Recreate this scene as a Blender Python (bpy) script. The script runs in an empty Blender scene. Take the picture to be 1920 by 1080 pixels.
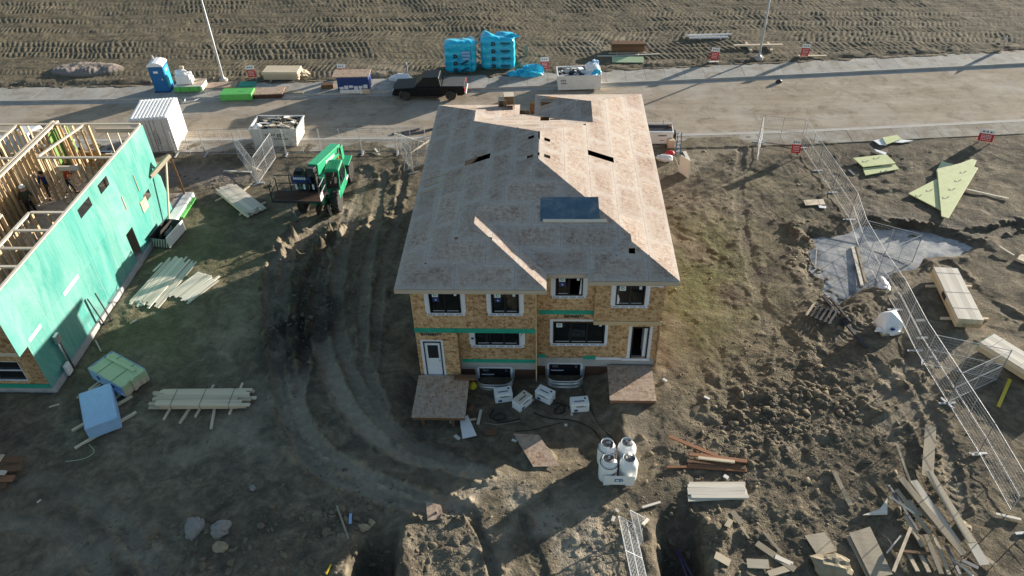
import bpy, bmesh, math, random
import numpy as np
from mathutils import Vector, Matrix
random.seed(7)
RNG = np.random.default_rng(11)
SC = bpy.context.scene
COL = SC.collection

# ------------------------------------------------------------------ camera
H = 25.5
FPX = 1452.0
_down = np.array([55.0, 1762.0, FPX]); _down /= np.linalg.norm(_down)
_dep = np.array([70.0, -1199.0, FPX])
_yy = _dep - _dep.dot(_down) * _down; _yy /= np.linalg.norm(_yy)
_up = -_down
_xx = np.cross(_yy, _up)
RC = np.array([_xx, _yy, _up])
CAMP = np.array([0.0, 0.0, H])
cd = bpy.data.cameras.new('camera'); cam = bpy.data.objects.new('camera', cd); COL.objects.link(cam)
cd.sensor_width = 36.0; cd.lens = FPX / 1920 * 36.0; cd.clip_end = 2000; cd.clip_start = 0.5
_m = np.eye(4); _m[:3, 0] = RC[:, 0]; _m[:3, 1] = -RC[:, 1]; _m[:3, 2] = -RC[:, 2]; _m[:3, 3] = CAMP
cam.matrix_world = Matrix(_m.tolist())
SC.camera = cam

# ------------------------------------------------------------------ light
SUN_EL = math.radians(10.0)
SUN_D = Vector((0.783 * math.cos(SUN_EL), 0.622 * math.cos(SUN_EL), math.sin(SUN_EL)))
w = bpy.data.worlds.new('World'); SC.world = w; w.use_nodes = True
nt = w.node_tree; nt.nodes.clear()
sky = nt.nodes.new('ShaderNodeTexSky'); sky.sky_type = 'NISHITA'; sky.sun_disc = False
sky.sun_elevation = SUN_EL
sky.sun_rotation = math.atan2(SUN_D.x, SUN_D.y)
sky.air_density = 1.0; sky.dust_density = 0.5; sky.ozone_density = 1.0
bg = nt.nodes.new('ShaderNodeBackground'); bg.inputs[1].default_value = 0.072
ow = nt.nodes.new('ShaderNodeOutputWorld')
nt.links.new(sky.outputs[0], bg.inputs[0]); nt.links.new(bg.outputs[0], ow.inputs[0])
sl = bpy.data.lights.new('sun', 'SUN'); sl.energy = 4.3; sl.angle = math.radians(0.5); sl.color = (1.0, 0.92, 0.80)
so = bpy.data.objects.new('sun', sl); COL.objects.link(so)
so.rotation_euler = (-SUN_D).to_track_quat('-Z', 'Y').to_euler()
so.location = (60, 60, 60)
SC.view_settings.view_transform = 'Standard'; SC.view_settings.look = 'None'
SC.view_settings.exposure = 1.5; SC.view_settings.gamma = 1.0; SC.view_settings.use_curve_mapping = False

# ------------------------------------------------------------------ tags
def tag(o, label=None, cat=None, group=None, kind=None):
    if label: o['label'] = label
    if cat: o['category'] = cat
    if group: o['group'] = group
    if kind: o['kind'] = kind
    return o
def empty(name, loc, rz=0.0, label=None, cat=None, group=None, kind=None):
    o = bpy.data.objects.new(name, None); COL.objects.link(o)
    o.location = loc; o.rotation_euler = (0, 0, rz); o.empty_display_size = 0.3
    return tag(o, label, cat, group, kind)

# ------------------------------------------------------------------ materials
class NT:
    def __init__(s, name):
        s.m = bpy.data.materials.new(name); s.m.use_nodes = True
        s.t = s.m.node_tree; s.t.nodes.clear()
        s.out = s.n('ShaderNodeOutputMaterial'); s.b = s.n('ShaderNodeBsdfPrincipled')
        s.l(s.b.outputs[0], s.out.inputs[0])
    def n(s, ty, **kw):
        x = s.t.nodes.new(ty)
        for k, v in kw.items(): setattr(x, k, v)
        return x
    def l(s, a, b): s.t.links.new(a, b)
    def setin(s, node, key, val):
        if hasattr(val, 'links'): s.l(val, node.inputs[key])
        else: node.inputs[key].default_value = val
    def noise(s, scale, detail=4, rough=0.6, vec=None, dist=0.0):
        x = s.n('ShaderNodeTexNoise'); x.inputs['Scale'].default_value = scale
        x.inputs['Detail'].default_value = detail; x.inputs['Roughness'].default_value = rough
        x.inputs['Distortion'].default_value = dist
        if vec is not None: s.l(vec, x.inputs['Vector'])
        return x.outputs['Fac']
    def coord(s, which='Object', scale=None, rot=None):
        c = s.n('ShaderNodeTexCoord').outputs[which]
        if scale is None: return c
        mp = s.n('ShaderNodeMapping'); s.l(c, mp.inputs[0]); mp.inputs['Scale'].default_value = scale
        if rot: mp.inputs['Rotation'].default_value = rot
        return mp.outputs[0]
    def ramp(s, fac, stops):
        r = s.n('ShaderNodeValToRGB'); s.l(fac, r.inputs[0])
        e = r.color_ramp.elements
        while len(e) < len(stops): e.new(0.5)
        for i, (p, c) in enumerate(stops):
            e[i].position = p
            e[i].color = (c, c, c, 1) if isinstance(c, (int, float)) else (*c, 1)
        return r.outputs[0]
    def mix(s, fac, a, b, mode='MIX'):
        x = s.n('ShaderNodeMix', data_type='RGBA', blend_type=mode)
        for k, v in ((0, fac), (6, a), (7, b)):
            if hasattr(v, 'links'): s.l(v, x.inputs[k])
            elif k == 0: x.inputs[0].default_value = v
            else: x.inputs[k].default_value = (*v, 1) if len(v) == 3 else v
        return x.outputs[2]
    def math(s, op, a, b=0.5, clamp=False):
        x = s.n('ShaderNodeMath', operation=op); x.use_clamp = clamp
        for k, v in ((0, a), (1, b)):
            if hasattr(v, 'links'): s.l(v, x.inputs[k])
            else: x.inputs[k].default_value = v
        return x.outputs[0]
    def bump(s, h, strength=0.3, dist=0.02):
        x = s.n('ShaderNodeBump'); x.inputs['Strength'].default_value = strength; x.inputs['Distance'].default_value = dist
        s.l(h, x.inputs['Height']); s.l(x.outputs[0], s.b.inputs['Normal'])
    def objrand(s): return s.n('ShaderNodeObjectInfo').outputs['Random']
    def attr(s, name):
        a = s.n('ShaderNodeAttribute'); a.attribute_name = name; return a
    def fin(s, col=None, rough=None, metal=None, spec=None):
        if col is not None: s.setin(s.b, 'Base Color', col if hasattr(col, 'links') else (*col, 1))
        if rough is not None: s.setin(s.b, 'Roughness', rough)
        if metal is not None: s.setin(s.b, 'Metallic', metal)
        if spec is not None: s.setin(s.b, 'Specular IOR Level', spec)
        return s.m
def sc3(c, k): return tuple(min(1, max(0, x * k)) for x in c)

def m_plain(name, col, rough=0.6, var=0.15, scale=6.0, metal=0.0, dirt=0.0, spec=0.4, dirtcol=(0.17, 0.14, 0.10), bump=0.0, orand=0.0):
    t = NT(name); v = t.coord('Object')
    n = t.noise(scale, 5, 0.65, v)
    c = t.ramp(n, [(0.3, sc3(col, 1 - var)), (0.7, sc3(col, 1 + var))])
    if orand:
        k = t.ramp(t.objrand(), [(0, 1 - orand), (1, 1.0)]); c = t.mix(1.0, c, k, 'MULTIPLY')
    if dirt:
        d = t.noise(scale * 0.45, 7, 0.72, v, 0.6)
        f = t.ramp(d, [(0.5, 0.0), (0.5 + 0.25, dirt)]); c = t.mix(f, c, dirtcol)
    if bump: t.bump(t.noise(scale * 6, 4, 0.6, v), bump, 0.01)
    return t.fin(c, rough, metal, spec)

def m_wood(name, col, dark=0.6, rough=0.75, weather=0.0):
    t = NT(name); v = t.coord('Generated', (2.0, 2.0, 2.0))
    o = t.coord('Object', (0.6, 9, 9))
    n = t.noise(3.0, 5, 0.6, o); r = t.objrand()
    c = t.ramp(n, [(0.25, sc3(col, 0.78)), (0.75, sc3(col, 1.12))])
    k = t.ramp(r, [(0, (dark, dark * 0.97, dark * 0.92)), (0.6, (0.95, 0.93, 0.9)), (1, (1.08, 1.06, 1.02))])
    c = t.mix(1.0, c, k, 'MULTIPLY')
    n2 = t.noise(2.2, 6, 0.7, t.coord('Generated'), 0.5)
    c = t.mix(t.ramp(n2, [(0.55, 0.0), (0.72, 0.35 + weather)]), c, (0.13, 0.11, 0.085))
    return t.fin(c, rough, 0, 0.25)

def m_osb(name, a, b, c3, seam=None, grey=None, scale=1.0):
    """oriented strand board: flakes of several tones, per-panel tint, pale dried seams along panel edges (uv)"""
    t = NT(name); v = t.n('ShaderNodeNewGeometry').outputs['Position']
    mp = t.n('ShaderNodeMapping'); t.l(v, mp.inputs[0]); mp.inputs['Scale'].default_value = (6 * scale, 14 * scale, 9 * scale); mp.inputs['Rotation'].default_value = (0, 0, 0.6)
    mp2 = t.n('ShaderNodeMapping'); t.l(v, mp2.inputs[0]); mp2.inputs['Scale'].default_value = (13 * scale, 6 * scale, 9 * scale); mp2.inputs['Rotation'].default_value = (0, 0, -0.3)
    v1 = t.n('ShaderNodeTexVoronoi'); t.l(mp.outputs[0], v1.inputs['Vector']); v1.inputs['Scale'].default_value = 1.0
    v2 = t.n('ShaderNodeTexVoronoi'); t.l(mp2.outputs[0], v2.inputs['Vector']); v2.inputs['Scale'].default_value = 1.0
    s1 = t.n('ShaderNodeSeparateColor'); t.l(v1.outputs['Color'], s1.inputs[0])
    s2 = t.n('ShaderNodeSeparateColor'); t.l(v2.outputs['Color'], s2.inputs[0])
    f = t.math('ADD', t.math('MULTIPLY', s1.outputs[0], 0.55), t.math('MULTIPLY', s2.outputs[1], 0.45))
    col = t.ramp(f, [(0.12, c3), (0.38, a), (0.85, b)])
    k = t.ramp(t.objrand(), [(0, (0.78, 0.74, 0.72)), (0.5, (0.95, 0.95, 0.95)), (1, (1.14, 1.11, 1.08))])
    col = t.mix(1.0, col, k, 'MULTIPLY')
    big = t.noise(0.9, 5, 0.65, v)
    if grey: col = t.mix(t.ramp(big, [(0.38, 0.0), (0.66, 0.75)]), col, grey)
    if seam:
        uv = t.n('ShaderNodeUVMap').outputs[0]
        sx = t.n('ShaderNodeSeparateXYZ'); t.l(uv, sx.inputs[0])
        def edge(o, ln):
            d = t.math('SUBTRACT', 0.5, t.math('ABSOLUTE', t.math('SUBTRACT', o, 0.5)))
            return t.math('MULTIPLY', d, ln)
        d = t.math('MINIMUM', edge(sx.outputs[0], 2.44), edge(sx.outputs[1], 1.22))
        d = t.math('ADD', d, t.math('MULTIPLY', t.math('SUBTRACT', t.noise(5, 4, 0.7, v), 0.5), 0.34))
        fs = t.ramp(d, [(0.02, 0.62), (0.30, 0.0)])
        fs = t.math('MULTIPLY', fs, t.ramp(t.noise(0.5, 2, 0.5, v), [(0.3, 0.55), (0.65, 1.0)]))
        col = t.mix(fs, col, seam)
    return t.fin(col, 0.85, 0, 0.2)

def m_glass(name, col=(0.03, 0.035, 0.04)):
    t = NT(name); t.b.inputs['Transmission Weight'].default_value = 0.65; t.b.inputs['IOR'].default_value = 1.45
    return t.fin(col, 0.04, 0, 0.6)

M = {}
M['stud'] = m_wood('stud_wood', (0.56, 0.43, 0.27), 0.75)
M['plate'] = m_wood('plate_wood', (0.70, 0.62, 0.50), 0.85)
M['lumber'] = m_wood('lumber_wood', (0.66, 0.56, 0.42), 0.8)
M['lumber_white'] = m_wood('pale_lumber', (0.72, 0.67, 0.58), 0.75)
M['weathered'] = m_wood('weathered_wood', (0.42, 0.36, 0.27), 0.65, weather=0.25)
M['redwood'] = m_wood('reddish_wood', (0.30, 0.15, 0.085), 0.75)
M['brown'] = m_wood('brown_wood', (0.20, 0.115, 0.065), 0.7)
M['fascia'] = m_wood('fascia_wood', (0.55, 0.47, 0.38), 0.9)
M['osb_wall'] = m_osb('osb_wall', (0.42, 0.26, 0.135), (0.58, 0.40, 0.235), (0.24, 0.135, 0.065))
M['osb_roof'] = m_osb('osb_roof', (0.345, 0.258, 0.205), (0.465, 0.39, 0.325), (0.25, 0.17, 0.13), seam=(0.48, 0.445, 0.40), grey=(0.385, 0.322, 0.272))
M['osb_deck'] = m_osb('osb_deck', (0.40, 0.27, 0.19), (0.54, 0.42, 0.31), (0.25, 0.155, 0.10), grey=(0.40, 0.32, 0.26))
M['osb_floor'] = m_osb('osb_floor', (0.44, 0.35, 0.26), (0.56, 0.48, 0.39), (0.33, 0.25, 0.18))
M['concrete'] = m_plain('concrete', (0.40, 0.38, 0.345), 0.9, 0.12, 1.4, dirt=0.55, dirtcol=(0.24, 0.20, 0.15))
M['foundation'] = m_plain('foundation_concrete', (0.38, 0.37, 0.36), 0.9, 0.1, 2.0, dirt=0.5)
M['white'] = m_plain('white_paint', (0.74, 0.73, 0.70), 0.5, 0.06, 3.0, dirt=0.35, dirtcol=(0.42, 0.37, 0.30))
M['white_clean'] = m_plain('white_clean', (0.80, 0.80, 0.79), 0.45, 0.04, 4.0, dirt=0.12, dirtcol=(0.5, 0.47, 0.42))
M['white_rust'] = m_plain('white_scuffed', (0.66, 0.64, 0.60), 0.6, 0.1, 1.6, dirt=0.8, dirtcol=(0.22, 0.15, 0.10))
M['wrap'] = m_plain('white_wrap', (0.78, 0.78, 0.78), 0.35, 0.08, 5.0, bump=0.4)
M['tape'] = m_plain('flashing_tape', (0.66, 0.68, 0.74), 0.45, 0.06, 5.0)
M['tapeprint'] = m_plain('tape_print', (0.10, 0.19, 0.36), 0.6, 0.1)
M['blackframe'] = m_plain('black_frame', (0.014, 0.014, 0.016), 0.4, 0.1)
M['black'] = m_plain('black_steel', (0.025, 0.025, 0.027), 0.5, 0.2, dirt=0.3)
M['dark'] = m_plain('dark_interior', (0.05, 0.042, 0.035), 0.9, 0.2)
M['print'] = m_plain('dark_print', (0.03, 0.03, 0.04), 0.7, 0.1)
M['green'] = None
M['greenstrip'] = m_plain('green_strip', (0.02, 0.30, 0.21), 0.6, 0.12, 2.0)
M['lime'] = m_plain('lime_green', (0.10, 0.42, 0.09), 0.5, 0.1, 2.0, dirt=0.2)
M['dulllime'] = m_plain('dull_lime_sheet', (0.15, 0.27, 0.06), 0.7, 0.15, 3.0, dirt=0.3)
M['pole'] = m_plain('pole_steel', (0.42, 0.43, 0.44), 0.55, 0.1, 3.0, metal=0.3)
M['machine'] = m_plain('machine_green', (0.018, 0.30, 0.145), 0.42, 0.1, 2.0, dirt=0.35, dirtcol=(0.12, 0.12, 0.08))
M['tyre'] = m_plain('tyre_rubber', (0.028, 0.027, 0.026), 0.85, 0.2, 6, dirt=0.6)
M['rim'] = m_plain('dusty_rim', (0.40, 0.36, 0.30), 0.7, 0.15, 5, dirt=0.5)
M['steel'] = m_plain('galvanised_steel', (0.55, 0.56, 0.57), 0.42, 0.12, 3.0, metal=0.75)
M['fence'] = m_plain('fence_tube', (0.42, 0.43, 0.44), 0.6, 0.12, 3.0, metal=0.2)
M['greysteel'] = m_plain('grey_steel', (0.16, 0.16, 0.165), 0.5, 0.15, 3.0, metal=0.5, dirt=0.3)
M['red'] = m_plain('sign_red', (0.55, 0.03, 0.035), 0.5, 0.08)
M['blue'] = m_plain('toilet_blue', (0.012, 0.13, 0.33), 0.45, 0.08, 2.0)
M['cyan'] = m_plain('toilet_cyan', (0.02, 0.36, 0.50), 0.45, 0.08, 2.0)
M['navy'] = m_plain('navy_wrap', (0.02, 0.045, 0.17), 0.4, 0.15, 3.0)
M['bluewrap'] = m_plain('pale_blue_wrap', (0.30, 0.47, 0.70), 0.4, 0.08, 4.0, bump=0.25)
M['gasblack'] = m_plain('truck_black', (0.005, 0.005, 0.006), 0.45, 0.1, spec=0.25)
M['carglass'] = m_plain('car_glass', (0.012, 0.014, 0.018), 0.06, 0.0, spec=0.7)
M['glass'] = m_glass('window_glass')
M['skin'] = m_plain('skin', (0.42, 0.25, 0.17), 0.6, 0.05)
M['ply_dark'] = m_wood('dark_ply', (0.10, 0.055, 0.04), 0.7)
M['yellow'] = m_plain('yellow_plastic', (0.60, 0.45, 0.03), 0.5, 0.1)
M['hose'] = m_plain('black_hose', (0.012, 0.012, 0.013), 0.5, 0.1)

def m_bagblue():
    t = NT('blue_film'); v = t.coord('Object')
    n = t.noise(2.2, 5, 0.65, v, 1.0)
    c = t.ramp(n, [(0.3, (0.012, 0.33, 0.60)), (0.6, (0.02, 0.56, 0.80)), (0.8, (0.14, 0.72, 0.88))])
    t.bump(t.noise(3.5, 5, 0.6, v, 1.5), 0.5, 0.08)
    return t.fin(c, 0.28, 0, 0.5)
M['film'] = m_bagblue()
def m_green():
    t = NT('green_sheathing'); v = t.coord('Object')
    n = t.noise(0.55, 6, 0.7, t.coord('Object', (1, 1, 0.35)), 0.8)
    g = t.ramp(t.objrand(), [(0, (0.016, 0.225, 0.185)), (1, (0.032, 0.285, 0.24))])
    c = t.mix(t.ramp(n, [(0.34, 0.0), (0.70, 0.9)]), g, (0.20, 0.38, 0.335))
    # weathered run marks down the face
    n2 = t.noise(2.2, 6, 0.75, t.coord('Object', (1, 2.2, 0.12)))
    c = t.mix(t.ramp(n2, [(0.54, 0.0), (0.70, 0.5)]), c, (0.27, 0.38, 0.35))
    n3 = t.noise(9, 6, 0.7, v); c = t.mix(t.ramp(n3, [(0.3, 0.3), (0.5, 0.0)]), c, (0.02, 0.19, 0.15))
    n4 = t.noise(1.3, 7, 0.75, v, 0.8); c = t.mix(t.ramp(n4, [(0.58, 0.0), (0.70, 0.45)]), c, (0.30, 0.33, 0.29))
    return t.fin(c, 0.6, 0, 0.3)
M['green'] = m_green()
def m_foam():
    t = NT('foam_board'); v = t.coord('Object')
    c = t.ramp(t.noise(2.5, 5, 0.6, v), [(0.3, (0.50, 0.54, 0.26)), (0.7, (0.60, 0.62, 0.34))])
    return t.fin(c, 0.55, 0, 0.3)
M['foam'] = m_foam()
M['foamgreen'] = m_plain('green_foam_sheet', (0.40, 0.50, 0.30), 0.55, 0.08)

# ------------------------------------------------------------------ mesh builder
class MB:
    def __init__(s): s.v = []; s.f = []; s.mi = []; s.uv = None
    def add(s, vs, fs, mi=0):
        b = len(s.v); s.v += [tuple(p) for p in vs]; s.f += [tuple(b + i for i in f) for f in fs]; s.mi += [mi] * len(fs)
    def box(s, c, size, rz=0.0, mi=0, M4=None, taper=1.0):
        hx, hy, hz = size[0] / 2, size[1] / 2, size[2] / 2
        vs = [Vector((x * hx * (taper if z > 0 else 1), y * hy * (taper if z > 0 else 1), z * hz)) for z in (-1, 1) for x, y in ((-1, -1), (1, -1), (1, 1), (-1, 1))]
        R = Matrix.Rotation(rz, 3, 'Z') if M4 is None else M4
        s.add([R @ p + Vector(c) for p in vs], [(3, 2, 1, 0), (4, 5, 6, 7), (0, 1, 5, 4), (1, 2, 6, 5), (2, 3, 7, 6), (3, 0, 4, 7)], mi)
        return s
    def box2(s, a, b, mi=0):
        return s.box([(a[i] + b[i]) / 2 for i in range(3)], [abs(b[i] - a[i]) for i in range(3)], 0, mi)
    def bar(s, p, q, wd, ht, mi=0, up=(0, 0, 1)):
        p = Vector(p); q = Vector(q); d = q - p; L = d.length
        if L < 1e-6: return s
        x = d / L; u = Vector(up)
        if abs(x.dot(u)) > 0.98: u = Vector((0, 1, 0))
        y = u.cross(x).normalized(); z = x.cross(y)
        R = Matrix((x, y, z)).transposed()
        return s.box((p + q) / 2, (L, wd, ht), 0, mi, R)
    def tube(s, p, q, r, n=8, r2=None, mi=0):
        p = Vector(p); q = Vector(q); r2 = r if r2 is None else r2
        d = (q - p).normalized(); u = Vector((0, 0, 1)) if abs(d.z) < 0.9 else Vector((1, 0, 0))
        a = d.cross(u).normalized(); b = d.cross(a)
        vs = []
        for c, rr in ((p, r), (q, r2)):
            for i in range(n):
                t = 2 * math.pi * i / n; vs.append(c + (a * math.cos(t) + b * math.sin(t)) * rr)
        fs = [(i, (i + 1) % n, n + (i + 1) % n, n + i) for i in range(n)] + [tuple(range(n))[::-1], tuple(range(n, 2 * n))]
        s.add(vs, fs, mi); return s
    def path(s, pts, r, n=6, mi=0):
        pts = [Vector(p) for p in pts]; vs = []; fs = []
        for k, c in enumerate(pts):
            d = (pts[min(k + 1, len(pts) - 1)] - pts[max(k - 1, 0)]).normalized()
            u = Vector((0, 0, 1)) if abs(d.z) < 0.9 else Vector((1, 0, 0))
            a = d.cross(u).normalized(); b = d.cross(a)
            for i in range(n):
                t = 2 * math.pi * i / n; vs.append(c + (a * math.cos(t) + b * math.sin(t)) * r)
        for k in range(len(pts) - 1):
            for i in range(n): fs.append((k * n + i, k * n + (i + 1) % n, (k + 1) * n + (i + 1) % n, (k + 1) * n + i))
        fs += [tuple(range(n))[::-1], tuple((len(pts) - 1) * n + i for i in range(n))]
        s.add(vs, fs, mi); return s
    def prism(s, poly, vec, mi=0):
        n = len(poly); vec = Vector(vec); a = [Vector(p) for p in poly]
        s.add(a + [p + vec for p in a], [tuple(range(n))[::-1], tuple(range(n, 2 * n))] + [(i, (i + 1) % n, n + (i + 1) % n, n + i) for i in range(n)], mi); return s
    def lathe(s, prof, c=(0, 0, 0), n=20, mi=0, axis='z'):
        vs = []; fs = []
        for r, z in prof:
            for i in range(n):
                t = 2 * math.pi * i / n
                p = (r * math.cos(t), r * math.sin(t), z)
                if axis == 'x': p = (z, r * math.cos(t), r * math.sin(t))
                vs.append((c[0] + p[0], c[1] + p[1], c[2] + p[2]))
        for k in range(len(prof) - 1):
            for i in range(n): fs.append((k * n + i, k * n + (i + 1) % n, (k + 1) * n + (i + 1) % n, (k + 1) * n + i))
        fs += [tuple(range(n))[::-1], tuple((len(prof) - 1) * n + i for i in range(n))]
        s.add(vs, fs, mi); return s
    def mesh(s, name, mats, smooth=False):
        me = bpy.data.meshes.new(name); me.from_pydata([tuple(p) for p in s.v], [], s.f)
        for m in (mats if isinstance(mats, (list, tuple)) else [mats]): me.materials.append(m)
        if any(s.mi): me.polygons.foreach_set('material_index', s.mi)
        if smooth: me.polygons.foreach_set('use_smooth', [True] * len(me.polygons))
        bm = bmesh.new(); bm.from_mesh(me); bmesh.ops.recalc_face_normals(bm, faces=bm.faces); bm.to_mesh(me); bm.free()
        me.update(); return me
    def build(s, name, mats, parent=None, smooth=False, bevel=0.0, world=False, loc=None, label=None, angle=30):
        if world and parent is not None:
            r = parent
            while r.parent: r = r.parent
            Mi = (Matrix.Translation(r.location) @ r.rotation_euler.to_matrix().to_4x4()).inverted()
            s.v = [tuple(Mi @ Vector(p)) for p in s.v]
        me = s.mesh(name, mats, smooth)
        o = bpy.data.objects.new(name, me); COL.objects.link(o)
        if parent is not None: o.parent = parent
        if loc is not None: o.location = loc
        if bevel:
            b = o.modifiers.new('bevel', 'BEVEL'); b.width = bevel; b.segments = 2; b.limit_method = 'ANGLE'; b.angle_limit = math.radians(angle)
        if label: o['label'] = label
        if name.endswith('lettering') or name in ('board_print', 'tank_lettering'): o['kind'] = 'stuff'
        return o

UNIT = {}
def unit_board(mat):
    k = mat.name
    if k not in UNIT:
        b = MB(); b.box((0, 0, 0), (1, 1, 1)); UNIT[k] = b.mesh('board', mat)
    return UNIT[k]
def piece(name, mat, size, loc, rot=(0, 0, 0), parent=None):
    o = bpy.data.objects.new(name, unit_board(mat)); COL.objects.link(o)
    o.scale = size; o.location = loc; o.rotation_euler = rot
    if parent is not None: o.parent = parent
    return o
def piece_bar(name, mat, p, q, wd, ht, parent=None, up=(0, 0, 1)):
    p = Vector(p); q = Vector(q); d = q - p; x = d.normalized(); u = Vector(up)
    if abs(x.dot(u)) > 0.98: u = Vector((0, 1, 0))
    y = u.cross(x).normalized(); z = x.cross(y)
    R = Matrix((x, y, z)).transposed().to_euler()
    return piece(name, mat, (d.length, wd, ht), (p + q) / 2, R, parent)

def copy_tree(o, parent=None):
    c = o.copy(); COL.objects.link(c)
    if parent is not None: c.parent = parent
    for ch in list(o.children): copy_tree(ch, c)
    return c

def text(s, size, mat, parent, loc, rot, name='lettering', sx=1.0, bold=0.0):
    cu = bpy.data.curves.new('txt', 'FONT'); cu.body = s; cu.size = size; cu.align_x = 'CENTER'; cu.align_y = 'CENTER'; cu.extrude = 0.003; cu.offset = bold
    t = bpy.data.objects.new('txt', cu); COL.objects.link(t)
    bpy.context.view_layer.update()
    me = bpy.data.meshes.new_from_object(t.evaluated_get(bpy.context.evaluated_depsgraph_get()))
    bpy.data.objects.remove(t); bpy.data.curves.remove(cu)
    me.materials.clear(); me.materials.append(mat)
    o = bpy.data.objects.new(name, me); COL.objects.link(o)
    o.location = loc; o.rotation_euler = rot; o.scale = (sx, 1, 1)
    if parent is not None: o.parent = parent
    return o
# ------------------------------------------------------------------ measuring helpers
def ray(px, py): return RC @ np.array([px - 960.0, py - 540.0, FPX])
def G0(px, py, z=0.0):
    d = ray(px, py); t = (z - H) / d[2]; return np.array([d[0] * t, d[1] * t, z])
def atY(px, py, Y):
    d = ray(px, py); t = Y / d[1]; return Vector((d[0] * t, Y, H + d[2] * t))
def atX(px, py, X):
    d = ray(px, py); t = X / d[0]; return Vector((X, d[1] * t, H + d[2] * t))

# ------------------------------------------------------------------ terrain
_T = RNG.random((8, 256, 256))
def vnoise(x, y, k):
    xi = np.floor(x).astype(np.int64); yi = np.floor(y).astype(np.int64)
    fx = x - xi; fy = y - yi
    fx = fx * fx * (3 - 2 * fx); fy = fy * fy * (3 - 2 * fy)
    T = _T[k % 8]; a = xi & 255; b = yi & 255; a1 = (a + 1) & 255; b1 = (b + 1) & 255
    return (T[a, b] * (1 - fx) + T[a1, b] * fx) * (1 - fy) + (T[a, b1] * (1 - fx) + T[a1, b1] * fx) * fy - 0.5
def fbm(x, y, sc, oc, k, gain=0.5):
    r = 0; am = 1.0
    c, s_ = math.cos(0.6), math.sin(0.6)
    X = x / sc; Y = y / sc
    for i in range(oc):
        r = r + am * vnoise(X + 17.3 * i, Y - 9.1 * i, k + i); am *= gain
        X, Y = (c * X - s_ * Y) * 2.03, (s_ * X + c * Y) * 2.03
    return r
def sstep(a, b, x):
    t = np.clip((x - a) / (b - a), 0, 1); return t * t * (3 - 2 * t)
_fx = [-300, -60, -41.4, -29.1, -17, -1, 11, 23.3, 36.5, 300]; _fy = [52.4, 52.4, 52.6, 52.9, 53.5, 54.6, 55.6, 56.8, 58.1, 84.0]
_nx = [-300, -30, -17, -8, 8.75, 17, 31.5, 300]; _ny = [46.4, 46.5, 46.65, 46.7, 46.95, 47.4, 48.75, 73.0]
_gx = np.linspace(-300, 300, 2401)
_fyS = np.convolve(np.pad(np.interp(_gx, _fx, _fy), 12, 'edge'), np.ones(25) / 25, 'valid')
_nyS = np.convolve(np.pad(np.interp(_gx, _nx, _ny), 12, 'edge'), np.ones(25) / 25, 'valid')
def road_far(x): return np.interp(x, _gx, _fyS)
def road_near(x): return np.interp(x, _gx, _nyS)
WALK_F = 2.3; WALK_N = 1.75

def poly_dist(x, y, pts):
    best = np.full(x.shape, 1e9); arc = np.zeros(x.shape); side = np.zeros(x.shape); acc = 0.0
    for (ax, ay), (bx, by) in zip(pts[:-1], pts[1:]):
        dx, dy = bx - ax, by - ay; L = math.hypot(dx, dy)
        if L < 1e-6: continue
        t = np.clip(((x - ax) * dx + (y - ay) * dy) / (L * L), 0, 1)
        ex = x - ax - t * dx; ey = y - ay - t * dy; d = np.hypot(ex, ey)
        m = d < best
        best = np.where(m, d, best); arc = np.where(m, acc + t * L, arc)
        side = np.where(m, np.sign(ex * dy - ey * dx), side); acc += L
    return best, arc, side
def smooth_poly(pxs, n=5):
    p = np.array([G0(*q)[:2] for q in pxs]); out = []
    for i in range(len(p) - 1):
        p0 = p[max(i - 1, 0)]; p1 = p[i]; p2 = p[i + 1]; p3 = p[min(i + 2, len(p) - 1)]
        for k in range(n):
            t = k / n
            out.append(0.5 * ((2 * p1) + (-p0 + p2) * t + (2 * p0 - 5 * p1 + 4 * p2 - p3) * t * t + (-p0 + 3 * p1 - 3 * p2 + p3) * t ** 3))
    out.append(p[-1]); return [tuple(q) for q in out]
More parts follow.
